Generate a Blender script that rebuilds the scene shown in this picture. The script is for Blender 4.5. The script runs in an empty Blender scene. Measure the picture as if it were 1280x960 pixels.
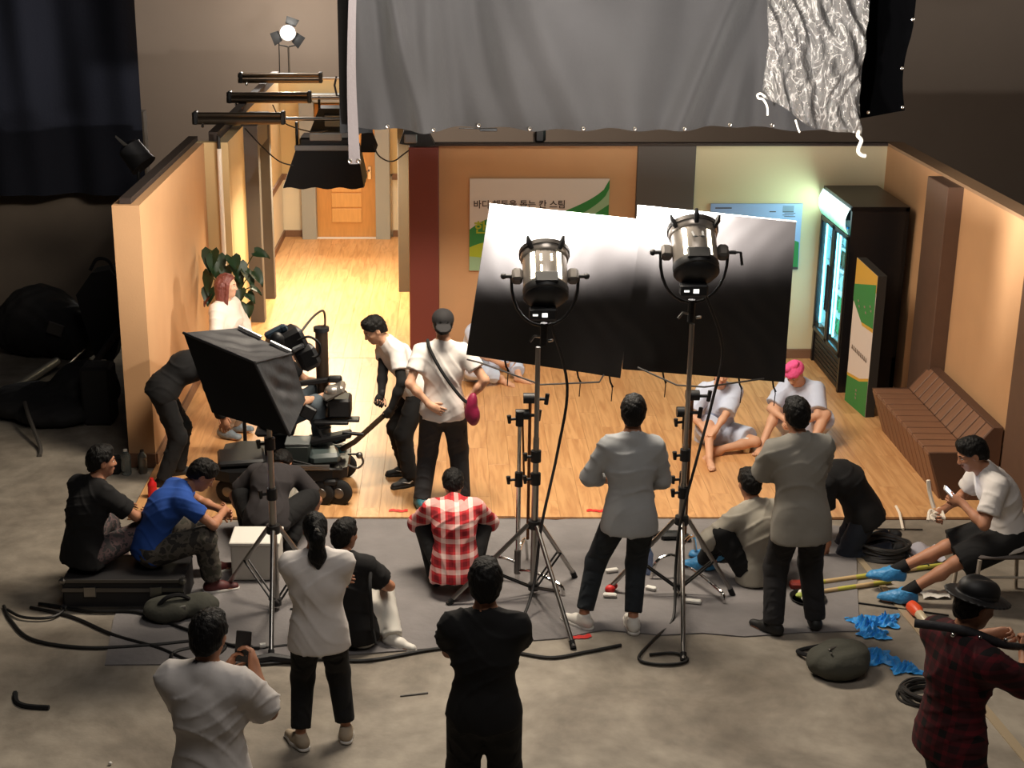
import bpy, math, random
import numpy as np
from mathutils import Vector, Matrix, Quaternion
random.seed(7)
rng = np.random.default_rng(7)
scene = bpy.context.scene
COL = scene.collection
R = math.radians

# ------------------------------------------------------------------ camera, world, lights, exposure
cam_d = bpy.data.cameras.new('camera')
cam_d.sensor_width = 36.0
cam_d.lens = 52.03
cam_d.shift_x = 0.0625
cam_d.clip_end = 200
cam = bpy.data.objects.new('camera', cam_d)
COL.objects.link(cam)
cam.location = (0, 0, 4.9)
cam.rotation_euler = (R(90 - 17.97), 0, 0)
scene.camera = cam

scene.view_settings.view_transform = 'Standard'
scene.view_settings.look = 'None'
scene.view_settings.gamma = 1.0
scene.view_settings.use_curve_mapping = False
scene.view_settings.exposure = 0.0
scene.cycles.max_bounces = 8
scene.cycles.use_denoising = True
scene.cycles.sample_clamp_indirect = 6.0

w = bpy.data.worlds.new('World')
scene.world = w
w.use_nodes = True
w.node_tree.nodes['Background'].inputs[0].default_value = (0.55, 0.6, 0.8, 1)
w.node_tree.nodes['Background'].inputs[1].default_value = 0.004

def light(name, kind, loc, target, energy, color, size=1.0, size_y=None, spot=None, blend=0.3):
    d = bpy.data.lights.new(name, kind)
    d.energy = energy
    d.color = color
    if kind == 'AREA':
        d.shape = 'RECTANGLE' if size_y else 'SQUARE'
        d.size = size
        if size_y:
            d.size_y = size_y
    elif kind == 'SPOT':
        d.spot_size = R(spot); d.spot_blend = blend; d.shadow_soft_size = size
    else:
        d.shadow_soft_size = size
    o = bpy.data.objects.new(name, d)
    COL.objects.link(o)
    o.location = loc
    o.rotation_euler = (Vector(target) - Vector(loc)).to_track_quat('-Z', 'Y').to_euler()
    return o

WARM = (1.0, 0.87, 0.70)
# big soft overhead source hung above the frame in front of the drape, whose hem shades the upper back wall
light('stage_top_light', 'AREA', (0.35, 10.85, 4.85), (0.3, 11.5, 0), 390, WARM, 2.4, 0.75)
# a weaker one behind the drape
light('stage_rear_light', 'AREA', (1.6, 14.2, 3.7), (1.6, 14.0, 0), 38, WARM, 3.4, 0.8)
# the lamps hung on the cross poles over the corridor
light('corridor_light', 'AREA', (-1.45, 18.75, 2.05), (-1.4, 18.7, 0), 165, (1.0, 0.86, 0.58), 0.6, 0.5)
light('skirt_light', 'AREA', (-1.4, 16.95, 1.95), (-1.3, 16.2, 0), 48, (1.0, 0.86, 0.60), 0.7, 0.4)
# unseen area light added above the frame to brighten the hall back wall
light('hall_wall_fill', 'AREA', (-0.8, 20.6, 5.4), (-0.8, 24.7, 0.9), 180, (1.0, 0.88, 0.76), 4.5, 0.8)
# faint overhead fill, added without a visible fixture to lift backs and drape
light('hall_fill', 'AREA', (1.2, 4.6, 8.5), (1.0, 9.6, 0.5), 165, (1.0, 0.93, 0.86), 4.0, 3.0)

# ------------------------------------------------------------------ materials
def lin(c):
    return tuple(((v / 255 + 0.055) / 1.055) ** 2.4 if v / 255 > 0.04045 else v / 255 / 12.92 for v in c)

MATS = {}
def M(name, rgb, rough=0.6, metal=0.0, bump=0.0, bscale=30.0, var=0.0, vscale=3.0, emit=None, estr=1.0, alpha=1.0, trans=0.0, sheen=0.0, stretch=None, coat=0.0, bdet=4.0, spec=None):
    """simple procedural surface: sRGB 0-255 colour, noise variation and noise bump"""
    if name in MATS:
        return MATS[name]
    m = bpy.data.materials.new(name)
    m.use_nodes = True
    nt = m.node_tree; N = nt.nodes; L = nt.links
    b = N['Principled BSDF']
    c = lin(rgb) + (1,)
    b.inputs['Base Color'].default_value = c
    b.inputs['Roughness'].default_value = rough
    b.inputs['Metallic'].default_value = metal
    if trans: b.inputs['Transmission Weight'].default_value = trans
    if sheen: b.inputs['Sheen Weight'].default_value = sheen
    if spec is not None: b.inputs['Specular IOR Level'].default_value = spec
    if coat: b.inputs['Coat Weight'].default_value = coat
    if alpha < 1: b.inputs['Alpha'].default_value = alpha
    if emit:
        b.inputs['Emission Color'].default_value = lin(emit) + (1,)
        b.inputs['Emission Strength'].default_value = estr
    if bump or var:
        tc = N.new('ShaderNodeTexCoord')
        src = tc.outputs['Object']
        if stretch:
            mp = N.new('ShaderNodeMapping'); mp.inputs['Scale'].default_value = stretch
            L.new(src, mp.inputs[0]); src = mp.outputs[0]
    if var:
        n = N.new('ShaderNodeTexNoise'); n.inputs['Scale'].default_value = vscale; n.inputs['Detail'].default_value = 5
        L.new(src, n.inputs['Vector'])
        r = N.new('ShaderNodeMapRange')
        r.inputs[1].default_value = 0.3; r.inputs[2].default_value = 0.7
        r.inputs[3].default_value = 1 - var; r.inputs[4].default_value = 1 + var
        L.new(n.outputs['Fac'], r.inputs[0])
        h = N.new('ShaderNodeHueSaturation'); h.inputs['Color'].default_value = c
        L.new(r.outputs[0], h.inputs['Value']); L.new(h.outputs[0], b.inputs['Base Color'])
    if bump:
        n2 = N.new('ShaderNodeTexNoise'); n2.inputs['Scale'].default_value = bscale; n2.inputs['Detail'].default_value = bdet
        L.new(src, n2.inputs['Vector'])
        bp = N.new('ShaderNodeBump'); bp.inputs['Strength'].default_value = bump; bp.inputs['Distance'].default_value = 0.02
        L.new(n2.outputs['Fac'], bp.inputs['Height']); L.new(bp.outputs[0], b.inputs['Normal'])
    MATS[name] = m
    return m

def cloth(name, rgb, rough=0.9, fold=0.55):
    return M(name, rgb, rough, bump=fold, bscale=7.0, bdet=1.2, var=0.06, vscale=6.0)

# wooden planks: grain along the plank, tone by object
def plank_mat():
    m = bpy.data.materials.new('laminate_oak'); m.use_nodes = True
    nt = m.node_tree; N = nt.nodes; L = nt.links; b = N['Principled BSDF']
    tc = N.new('ShaderNodeTexCoord'); oi = N.new('ShaderNodeObjectInfo')
    add = N.new('ShaderNodeVectorMath'); add.operation = 'ADD'
    sc = N.new('ShaderNodeVectorMath'); sc.operation = 'SCALE'; sc.inputs['Scale'].default_value = 23.0
    L.new(oi.outputs['Location'], sc.inputs[0]); L.new(tc.outputs['Object'], add.inputs[0]); L.new(sc.outputs[0], add.inputs[1])
    mp = N.new('ShaderNodeMapping'); mp.inputs['Scale'].default_value = (9.0, 0.7, 1.0); L.new(add.outputs[0], mp.inputs[0])
    n = N.new('ShaderNodeTexNoise'); n.inputs['Scale'].default_value = 1.6; n.inputs['Detail'].default_value = 6; n.inputs['Distortion'].default_value = 1.3
    L.new(mp.outputs[0], n.inputs['Vector'])
    cr = N.new('ShaderNodeValToRGB')
    cr.color_ramp.elements[0].position = 0.34; cr.color_ramp.elements[0].color = lin((186, 134, 86)) + (1,)
    cr.color_ramp.elements[1].position = 0.60; cr.color_ramp.elements[1].color = lin((212, 162, 110)) + (1,)
    L.new(n.outputs['Fac'], cr.inputs[0])
    mr = N.new('ShaderNodeMapRange'); mr.inputs[3].default_value = 0.94; mr.inputs[4].default_value = 1.05
    L.new(oi.outputs['Random'], mr.inputs[0])
    h = N.new('ShaderNodeHueSaturation'); L.new(cr.outputs[0], h.inputs['Color']); L.new(mr.outputs[0], h.inputs['Value'])
    L.new(h.outputs[0], b.inputs['Base Color'])
    b.inputs['Roughness'].default_value = 0.42
    MATS['plank'] = m
    return m

def concrete_mat():
    m = bpy.data.materials.new('stained_concrete'); m.use_nodes = True
    nt = m.node_tree; N = nt.nodes; L = nt.links; b = N['Principled BSDF']
    tc = N.new('ShaderNodeTexCoord')
    n = N.new('ShaderNodeTexNoise'); n.inputs['Scale'].default_value = 0.9; n.inputs['Detail'].default_value = 9; n.inputs['Roughness'].default_value = 0.62; n.inputs['Distortion'].default_value = 0.6
    L.new(tc.outputs['Object'], n.inputs['Vector'])
    cr = N.new('ShaderNodeValToRGB')
    e = cr.color_ramp.elements
    e[0].position = 0.32; e[0].color = lin((110, 101, 90)) + (1,)
    e[1].position = 0.62; e[1].color = lin((158, 149, 136)) + (1,)
    L.new(n.outputs['Fac'], cr.inputs[0])
    n2 = N.new('ShaderNodeTexNoise'); n2.inputs['Scale'].default_value = 5.5; n2.inputs['Detail'].default_value = 6
    L.new(tc.outputs['Object'], n2.inputs['Vector'])
    mr = N.new('ShaderNodeMapRange'); mr.inputs[1].default_value = 0.35; mr.inputs[2].default_value = 0.65; mr.inputs[3].default_value = 0.82; mr.inputs[4].default_value = 1.1
    L.new(n2.outputs['Fac'], mr.inputs[0])
    h = N.new('ShaderNodeHueSaturation'); L.new(cr.outputs[0], h.inputs['Color']); L.new(mr.outputs[0], h.inputs['Value'])
    L.new(h.outputs[0], b.inputs['Base Color'])
    b.inputs['Roughness'].default_value = 0.7
    n3 = N.new('ShaderNodeTexNoise'); n3.inputs['Scale'].default_value = 40; n3.inputs['Detail'].default_value = 3
    L.new(tc.outputs['Object'], n3.inputs['Vector'])
    bp = N.new('ShaderNodeBump'); bp.inputs['Strength'].default_value = 0.15; bp.inputs['Distance'].default_value = 0.01
    L.new(n3.outputs['Fac'], bp.inputs['Height']); L.new(bp.outputs[0], b.inputs['Normal'])
    MATS['concrete'] = m
    return m

def plaid_mat(name, base, dark, light_, sc=11.0):
    m = bpy.data.materials.new(name); m.use_nodes = True
    nt = m.node_tree; N = nt.nodes; L = nt.links; b = N['Principled BSDF']
    tc = N.new('ShaderNodeTexCoord'); sp = N.new('ShaderNodeSeparateXYZ'); L.new(tc.outputs['Object'], sp.inputs[0])
    def math_(op, a, v=None):
        n = N.new('ShaderNodeMath'); n.operation = op
        for i, q in enumerate((a, v)):
            if q is None: continue
            if isinstance(q, (int, float)): n.inputs[i].default_value = q
            else: L.new(q, n.inputs[i])
        return n.outputs[0]
    def band(ax, lo, hi):
        f = math_('FRACT', math_('MULTIPLY', ax, sc))
        return math_('MULTIPLY', math_('GREATER_THAN', f, lo), math_('LESS_THAN', f, hi))
    fx, fz = sp.outputs[0], sp.outputs[2]
    wx, wz = band(fx, 0.0, 0.32), band(fz, 0.0, 0.32)
    dx, dz = band(fx, 0.5, 0.82), band(fz, 0.5, 0.82)
    mix1 = N.new('ShaderNodeMix'); mix1.data_type = 'RGBA'
    mix1.inputs[6].default_value = lin(base) + (1,); mix1.inputs[7].default_value = lin(dark) + (1,)
    L.new(math_('MULTIPLY', math_('ADD', dx, dz), 0.5), mix1.inputs[0])
    mix2 = N.new('ShaderNodeMix'); mix2.data_type = 'RGBA'
    L.new(mix1.outputs[2], mix2.inputs[6]); mix2.inputs[7].default_value = lin(light_) + (1,)
    L.new(math_('MULTIPLY', math_('ADD', wx, wz), 0.46), mix2.inputs[0])
    L.new(mix2.outputs[2], b.inputs['Base Color'])
    b.inputs['Roughness'].default_value = 0.9
    MATS[name] = m
    return m

def camo_mat(name, cols, scale=14.0):
    m = bpy.data.materials.new(name); m.use_nodes = True
    nt = m.node_tree; N = nt.nodes; L = nt.links; b = N['Principled BSDF']
    tc = N.new('ShaderNodeTexCoord')
    n = N.new('ShaderNodeTexNoise'); n.inputs['Scale'].default_value = scale; n.inputs['Detail'].default_value = 2
    L.new(tc.outputs['Object'], n.inputs['Vector'])
    cr = N.new('ShaderNodeValToRGB'); cr.color_ramp.interpolation = 'CONSTANT'
    e = cr.color_ramp.elements
    e[0].position = 0; e[0].color = lin(cols[0]) + (1,)
    e[1].position = 0.45; e[1].color = lin(cols[1]) + (1,)
    x = e.new(0.57); x.color = lin(cols[2]) + (1,)
    L.new(n.outputs['Fac'], cr.inputs[0]); L.new(cr.outputs[0], b.inputs['Base Color'])
    b.inputs['Roughness'].default_value = 0.9
    MATS[name] = m
    return m

plank_mat(); concrete_mat()
BLK = M('black_metal', (26, 26, 28), 0.45, 0.3)
BLKP = M('black_plastic', (22, 22, 24), 0.5)
BLKC = M('black_fabric', (20, 20, 22), 0.9, bump=0.3, bscale=12)
STEEL = M('brushed_steel', (165, 162, 158), 0.28, 1.0)
CHROME = M('chrome', (215, 213, 210), 0.12, 1.0)
DSTEEL = M('dull_steel', (120, 117, 114), 0.4, 0.9)
RUBBER = M('rubber', (18, 18, 19), 0.8)
WHITE = M('white_plastic', (225, 222, 216), 0.5)
CABLE = M('black_cable', (20, 19, 19), 0.55)
CLIPG = M('grey_plastic', (110, 112, 115), 0.5)

# ------------------------------------------------------------------ mesh helpers
ORG = {}
def frame(d, up=(0, 0, 1)):
    d = Vector(d).normalized(); u = Vector(up)
    if abs(d.dot(u)) > 0.98: u = Vector((0, 1, 0)) if abs(d.y) < 0.9 else Vector((1, 0, 0))
    x = u.cross(d).normalized(); y = d.cross(x)
    return x, y, d

class MB:
    def __init__(s): s.v = []; s.f = []; s.mi = []; s.cur = 0
    def add(s, v, f):
        o = len(s.v); s.v.extend([tuple(p) for p in v]); s.f.extend([tuple(i + o for i in q) for q in f]); s.mi.extend([s.cur] * len(f)); return s
    def box(s, c, d, rot=None, bev=0.0):
        x, y, z = d[0] / 2, d[1] / 2, d[2] / 2
        m = Matrix.Identity(3) if rot is None else rot
        c = Vector(c)
        if bev <= 0:
            v = [Vector((a * x, b * y, e * z)) for a in (-1, 1) for b in (-1, 1) for e in (-1, 1)]
            f = [(0, 1, 3, 2), (4, 6, 7, 5), (0, 4, 5, 1), (2, 3, 7, 6), (0, 2, 6, 4), (1, 5, 7, 3)]
        else:
            b_ = min(bev, x * .9, y * .9, z * .9); v = []; idx = {}
            for a in (-1, 1):
                for b in (-1, 1):
                    for e in (-1, 1):
                        for k in range(3):
                            q = [a * (x - b_), b * (y - b_), e * (z - b_)]
                            q[k] += (a, b, e)[k] * b_
                            idx[(a, b, e, k)] = len(v); v.append(Vector(q))
            f = []
            for sg in (-1, 1):
                q = [idx[(sg, -1, -1, 0)], idx[(sg, 1, -1, 0)], idx[(sg, 1, 1, 0)], idx[(sg, -1, 1, 0)]]; f.append(q if sg > 0 else q[::-1])
                q = [idx[(-1, sg, -1, 1)], idx[(-1, sg, 1, 1)], idx[(1, sg, 1, 1)], idx[(1, sg, -1, 1)]]; f.append(q if sg > 0 else q[::-1])
                q = [idx[(-1, -1, sg, 2)], idx[(1, -1, sg, 2)], idx[(1, 1, sg, 2)], idx[(-1, 1, sg, 2)]]; f.append(q if sg > 0 else q[::-1])
            for p in (-1, 1):
                for q in (-1, 1):
                    f.append((idx[(-1, p, q, 1)], idx[(1, p, q, 1)], idx[(1, p, q, 2)], idx[(-1, p, q, 2)]))
                    f.append((idx[(p, -1, q, 0)], idx[(p, 1, q, 0)], idx[(p, 1, q, 2)], idx[(p, -1, q, 2)]))
                    f.append((idx[(p, q, -1, 0)], idx[(p, q, 1, 0)], idx[(p, q, 1, 1)], idx[(p, q, -1, 1)]))
                    for e in (-1, 1): f.append((idx[(p, q, e, 0)], idx[(p, q, e, 1)], idx[(p, q, e, 2)]))
        return s.add([m @ q + c for q in v], f)
    def tube(s, pts, r, n=8, cap=True, closed=False):
        pts = [Vector(p) for p in pts]; k = len(pts)
        rs = r if isinstance(r, (list, tuple)) else [r] * k
        v = []; f = []
        tprev = None; x = None
        for i, p in enumerate(pts):
            if closed: t = (pts[(i + 1) % k] - pts[i - 1]).normalized()
            else:
                t = (pts[min(i + 1, k - 1)] - pts[max(i - 1, 0)])
                t = t.normalized() if t.length > 1e-9 else Vector((0, 0, 1))
            if x is None: x, y, _ = frame(t)
            else:
                x = (x - t * x.dot(t))
                x = x.normalized() if x.length > 1e-6 else frame(t)[0]
                y = t.cross(x)
            for j in range(n):
                a = 2 * math.pi * j / n
                v.append(p + (x * math.cos(a) + y * math.sin(a)) * rs[i])
        m = k if closed else k - 1
        for i in range(m):
            for j in range(n):
                i2 = (i + 1) % k
                f.append((i * n + j, i * n + (j + 1) % n, i2 * n + (j + 1) % n, i2 * n + j))
        if cap and not closed:
            f.append(tuple(range(n - 1, -1, -1))); f.append(tuple((k - 1) * n + j for j in range(n)))
        return s.add(v, f)
    def cyl(s, a, b, r, r2=None, n=12):
        return s.tube([a, b], [r, r if r2 is None else r2], n)
    def lathe(s, prof, c=(0, 0, 0), axis=(0, 0, 1), n=20, cap=True):
        x, y, z = frame(axis); c = Vector(c); v = []; f = []
        for (r, h) in prof:
            for j in range(n):
                a = 2 * math.pi * j / n
                v.append(c + z * h + (x * math.cos(a) + y * math.sin(a)) * max(r, 1e-4))
        for i in range(len(prof) - 1):
            for j in range(n):
                f.append((i * n + j, i * n + (j + 1) % n, (i + 1) * n + (j + 1) % n, (i + 1) * n + j))
        if cap:
            f.append(tuple(range(n - 1, -1, -1))); f.append(tuple((len(prof) - 1) * n + j for j in range(n)))
        return s.add(v, f)
    def sph(s, c, r, rot=None, n=12, m=8):
        if not isinstance(r, (tuple, list)): r = (r, r, r)
        c = Vector(c); v = [Vector((0, 0, -1))]; f = []
        for i in range(1, m):
            t = -math.pi / 2 + math.pi * i / m
            for j in range(n):
                a = 2 * math.pi * j / n
                v.append(Vector((math.cos(t) * math.cos(a), math.cos(t) * math.sin(a), math.sin(t))))
        v.append(Vector((0, 0, 1)))
        for j in range(n): f.append((0, 1 + (j + 1) % n, 1 + j))
        for i in range(m - 2):
            for j in range(n):
                a = 1 + i * n + j; b = 1 + i * n + (j + 1) % n
                f.append((a, b, b + n, a + n))
        t = len(v) - 1; o = 1 + (m - 2) * n
        for j in range(n): f.append((t, o + j, o + (j + 1) % n))
        mt = Matrix.Identity(3) if rot is None else rot
        return s.add([mt @ Vector((p.x * r[0], p.y * r[1], p.z * r[2])) + c for p in v], f)
    def prism(s, poly, off):
        """poly: 3D points of one flat outline, extruded by vector off"""
        k = len(poly); off = Vector(off)
        v = [Vector(p) for p in poly] + [Vector(p) + off for p in poly]
        nrm = Vector((0, 0, 0))
        for i in range(k): nrm += Vector(poly[i]).cross(Vector(poly[(i + 1) % k]))
        top = tuple(range(k, 2 * k)); bot = tuple(range(k - 1, -1, -1))
        sides = [(i, (i + 1) % k, (i + 1) % k + k, i + k) for i in range(k)]
        f = [bot, top] + sides
        if nrm.dot(off) < 0: f = [q[::-1] for q in f]
        return s.add(v, f)
    def grid(s, fn, nu, nv):
        v = [fn(i / nu, j / nv) for j in range(nv + 1) for i in range(nu + 1)]
        f = [(j * (nu + 1) + i, j * (nu + 1) + i + 1, (j + 1) * (nu + 1) + i + 1, (j + 1) * (nu + 1) + i) for j in range(nv) for i in range(nu)]
        return s.add(v, f)
    def build(s, name, mat, parent=None, local=False, smooth=40, **props):
        me = bpy.data.meshes.new(name)
        v = s.v
        if parent is not None and not local:
            o = ORG.get(parent.name, (0, 0, 0)); v = [(p[0] - o[0], p[1] - o[1], p[2] - o[2]) for p in v]
        me.from_pydata([tuple(p) for p in v], [], s.f)
        for m in (mat if isinstance(mat, (list, tuple)) else [mat]): me.materials.append(m)
        if any(s.mi): me.polygons.foreach_set('material_index', s.mi)
        if smooth:
            me.shade_smooth(); me.set_sharp_from_angle(angle=R(smooth))
        me.update()
        ob = bpy.data.objects.new(name, me); COL.objects.link(ob)
        if parent is not None:
            ob.parent = parent; ORG[ob.name] = ORG.get(parent.name, (0, 0, 0))
        for k, q in props.items(): ob[k] = q
        return ob

def top(mb, name, mat, label, cat, group=None, base=None, smooth=40):
    """a thing that is one mesh; origin at its base"""
    if base is None:
        xs = [p[0] for p in mb.v]; ys = [p[1] for p in mb.v]; zs = [p[2] for p in mb.v]
        base = ((min(xs) + max(xs)) / 2, (min(ys) + max(ys)) / 2, min(zs))
    mb.v = [(p[0] - base[0], p[1] - base[1], p[2] - base[2]) for p in mb.v]
    o = mb.build(name, mat, smooth=smooth); o.location = base; ORG[o.name] = base
    o['label'] = label; o['category'] = cat
    if group: o['group'] = group
    return o

def thing(name, loc, label, cat, group=None, rz=0.0):
    o = bpy.data.objects.new(name, None); COL.objects.link(o)
    o.empty_display_size = 0.1
    o.location = loc; o.rotation_euler = (0, 0, rz)
    ORG[o.name] = tuple(loc)
    o['label'] = label; o['category'] = cat
    if group: o['group'] = group
    return o

def struct(mb, name, mat, smooth=30):
    o = mb.build(name, mat, smooth=smooth); o['kind'] = 'structure'; ORG[o.name] = (0, 0, 0)
    return o

def text_mesh(txt, size, mat, parent, mtx, name='lettering', bold=0.0, extrude=0.0008):
    cu = bpy.data.curves.new(name, 'FONT'); cu.body = txt; cu.size = size; cu.offset = bold; cu.extrude = extrude
    cu.resolution_u = 3
    tmp = bpy.data.objects.new('tmp_text', cu); COL.objects.link(tmp)
    dg = bpy.context.evaluated_depsgraph_get(); dg.update()
    me = bpy.data.meshes.new_from_object(tmp.evaluated_get(dg))
    bpy.data.objects.remove(tmp); bpy.data.curves.remove(cu)
    me.name = name
    o = ORG.get(parent.name, (0, 0, 0))
    me.transform(Matrix.Translation((-o[0], -o[1], -o[2])) @ mtx)
    me.materials.clear(); me.materials.append(mat)
    ob = bpy.data.objects.new(name, me); COL.objects.link(ob); ob.parent = parent; ORG[ob.name] = o
    return ob

def copy_tree(o, parent=None):
    c = o.copy(); COL.objects.link(c); c.parent = parent
    for ch in list(o.children): copy_tree(ch, c)
    return c

def smooth_path(pts, n=6, closed=False):
    """Catmull-Rom through the points"""
    P = [Vector(p) for p in pts]; out = []; k = len(P)
    rngk = range(k) if closed else range(k - 1)
    for i in rngk:
        if closed: a, b, c, d = P[i - 1], P[i], P[(i + 1) % k], P[(i + 2) % k]
        else: a, b, c, d = P[max(i - 1, 0)], P[i], P[i + 1], P[min(i + 2, k - 1)]
        for j in range(n):
            t = j / n
            out.append(0.5 * ((2 * b) + (c - a) * t + (2 * a - 5 * b + 4 * c - d) * t * t + (3 * b - a - 3 * c + d) * t ** 3))
    if not closed: out.append(P[-1])
    return out

# ------------------------------------------------------------------ the setting
ORANGE = M('orange_wall_paint', (194, 150, 108), 0.8, bump=0.05, bscale=60, var=0.03)
CREAM = M('cream_wall_paint', (206, 194, 160), 0.8, bump=0.05, bscale=60)
WALLW = M('white_wall_paint', (226, 214, 192), 0.8)
BEIGE = M('beige_wall_paint', (205, 178, 130), 0.8)
COLG = M('dark_grey_panel', (86, 80, 77), 0.6)
COLB = M('dark_brown_panel', (92, 68, 54), 0.55, var=0.06, vscale=8)
REDP = M('red_brown_panel', (112, 52, 44), 0.5)
SKIRT = M('brown_baseboard', (122, 88, 66), 0.55)
STUDIO = M('grey_studio_wall', (158, 143, 130), 0.85, var=0.04, vscale=1.0)
FRAMEG = M('blue_grey_frame', (150, 152, 150), 0.6)
DARKTOP = M('dark_timber', (46, 34, 28), 0.7)
HALLW = M('dim_hall_plaster', (120, 108, 96), 0.9, var=0.12, vscale=1.5)

fl = MB(); fl.box((0, 12, -0.1), (30, 34, 0.2)); struct(fl, 'floor', MATS['concrete'])
# raised laminate stage floor, one object per plank
fs = MB()
fs.box((1.035, 13.71, 0.005), (7.43, 4.58, 0.01)); fs.box((-1.49, 19.25, 0.005), (2.2, 6.5, 0.01))
floor_stage = struct(fs, 'floor_stage', M('plank_gap', (110, 74, 46), 0.8))
pm = MB(); pm.box((0, 0, 0), (0.1888, 1.1985, 0.014), bev=0.0008)
proto = None
PW = 0.19
def lay(x0, x1, y0, y1, shift):
    global proto
    i = 0; x = x0
    while x < x1 - 0.02:
        wdt = min(PW, x1 - x)
        y = y0 - ((i * 0.43 + shift) % 1.2)
        while y < y1 - 0.01:
            a, b = max(y, y0), min(y + 1.2, y1)
            if b - a > 0.03:
                if proto is None:
                    proto = pm.build('plank', MATS['plank'], floor_stage, local=True, smooth=0); o = proto
                else:
                    o = proto.copy(); COL.objects.link(o)
                o.location = (x + wdt / 2, (a + b) / 2, 0.0165)
                o.scale = (wdt / PW, (b - a) / 1.2, 1)
            y += 1.2
        x += PW; i += 1
lay(-2.67, 4.74, 11.43, 15.99, 0.3)
lay(-2.52, -0.42, 16.0, 22.4, 0.8)

# left set wall with its end face, then the jog and the run to the corridor
b = MB(); b.box((-2.79, 14.42, 1.21), (0.24, 3.54, 2.42)); wl = struct(b, 'wall_left', ORANGE)
b = MB(); b.box((-2.66, 16.27, 1.21), (0.5, 0.12, 2.42)); b.box((-2.47, 16.9, 1.21), (0.12, 1.18, 2.42)); struct(b, 'wall_left_rear', BEIGE)
b = MB(); b.box((-2.60, 20.4, 1.7), (0.14, 4.0, 1.44)); struct(b, 'wall_corridor_left_upper', BEIGE)
b = MB(); b.box((-2.60, 20.4, 0.48), (0.14, 4.0, 0.96)); struct(b, 'wall_corridor_left', WALLW)
b = MB(); b.box((-2.52, 20.4, 0.95), (0.03, 4.0, 0.09)); b.box((-2.52, 20.4, 0.06), (0.03, 4.0, 0.12)); struct(b, 'trim_1', SKIRT)
b = MB(); b.box((-1.5, 22.5, 1.7), (2.4, 0.14, 1.44)); struct(b, 'wall_corridor_end_upper', BEIGE)
b = MB(); b.box((-1.5, 22.5, 0.48), (2.4, 0.14, 0.96)); struct(b, 'wall_corridor_end', WALLW)
b = MB(); b.box((-2.39, 22.41, 0.95), (0.3, 0.04, 0.09)); b.box((-2.39, 22.41, 0.06), (0.3, 0.04, 0.12)); b.box((-0.65, 22.41, 0.95), (0.4, 0.04, 0.09)); b.box((-0.65, 22.41, 0.06), (0.4, 0.04, 0.12)); struct(b, 'trim_2', SKIRT)
b = MB(); b.box((-0.36, 19.3, 1.21), (0.14, 6.5, 2.42)); struct(b, 'wall_corridor_right', BEIGE)
b = MB(); b.box((-0.54, 19.06, 1.21), (0.22, 0.16, 2.42), bev=0.006); struct(b, 'trim_3', COLG)
# dark portal in the left wall: two posts and a header
b = MB(); b.box((-2.34, 17.57, 1.21), (0.19, 0.18, 2.42), bev=0.006); struct(b, 'trim_4', COLG)
b = MB(); b.box((-2.37, 18.68, 1.21), (0.26, 0.14, 2.42), bev=0.006); struct(b, 'trim_5', COLG)
b = MB(); b.box((-2.36, 18.13, 2.26), (0.2, 0.98, 0.32), bev=0.006); struct(b, 'trim_6', COLG)
b = MB(); b.box((-2.64, 18.1, 1.0), (0.06, 1.1, 2.0)); struct(b, 'wall_portal_back', COLG)
# timber plates along the wall tops
b = MB(); b.box((-2.80, 14.5, 2.45), (0.1, 3.6, 0.05)); b.box((-2.58, 19.4, 2.47), (0.1, 6.2, 0.1)); struct(b, 'trim_7', DARKTOP)
# back wall, one panel object for each colour
wb = MB(); wb.box((2.17, 16.12, 1.2), (5.2, 0.12, 2.4)); wall_back = struct(wb, 'wall_back', DARKTOP)
for (x0, x1, y, mt) in ((-0.10, 2.05, 16.0, ORANGE), (2.05, 2.68, 15.97, COLG), (2.68, 4.77, 16.0, CREAM)):
    q = MB(); q.box(((x0 + x1) / 2, (y + 16.06) / 2, 1.21), (x1 - x0, 16.06 - y, 2.42), bev=0.004); q.build('panel', mt, wall_back)
q = MB(); q.box((-0.26, 15.98, 1.21), (0.32, 0.24, 2.42), bev=0.006); struct(q, 'trim_8', REDP)
q = MB(); q.box((0.98, 15.985, 0.07), (2.14, 0.03, 0.12), bev=0.004); q.box((3.70, 15.985, 0.07), (2.04, 0.03, 0.12), bev=0.004); struct(q, 'baseboard_back', SKIRT)
q = MB(); q.box((2.3, 16.0, 2.435), (4.9, 0.1, 0.03)); struct(q, 'trim_9', DARKTOP)
# right wall with its brown columns
q = MB(); q.box((4.83, 13.5, 1.21), (0.16, 5.1, 2.42)); struct(q, 'wall_right', ORANGE)
q = MB(); q.box((4.68, 13.81, 1.21), (0.16, 0.60, 2.42), bev=0.006); struct(q, 'trim_10', COLB)
q = MB(); q.box((4.69, 11.22, 1.21), (0.16, 0.64, 2.42), bev=0.006); struct(q, 'trim_11', COLB)
q = MB(); q.box((4.83, 13.5, 2.435), (0.18, 5.1, 0.03)); struct(q, 'trim_12', M('pale_timber', (150, 118, 88), 0.7))
q = MB(); q.box((4.735, 14.35, 0.07), (0.03, 0.5, 0.12)); struct(q, 'baseboard_right', SKIRT)
q = MB(); q.box((-2.79, 12.63, 0.07), (0.25, 0.03, 0.13)); q.box((-2.66, 14.4, 0.07), (0.025, 3.5, 0.12)); struct(q, 'baseboard_left', SKIRT)
# hall around the set
q = MB(); q.box((3.5, 24.8, 4.5), (18.5, 0.2, 9.2)); struct(q, 'wall_hall_back', STUDIO)
q = MB(); q.box((-8.95, 18.2, 1.2), (10.5, 0.2, 2.6)); struct(q, 'wall_hall_left', HALLW)
q = MB(); q.box((11.5, 12.5, 4.5), (0.2, 25, 9.2)); struct(q, 'wall_hall_right', STUDIO)
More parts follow.
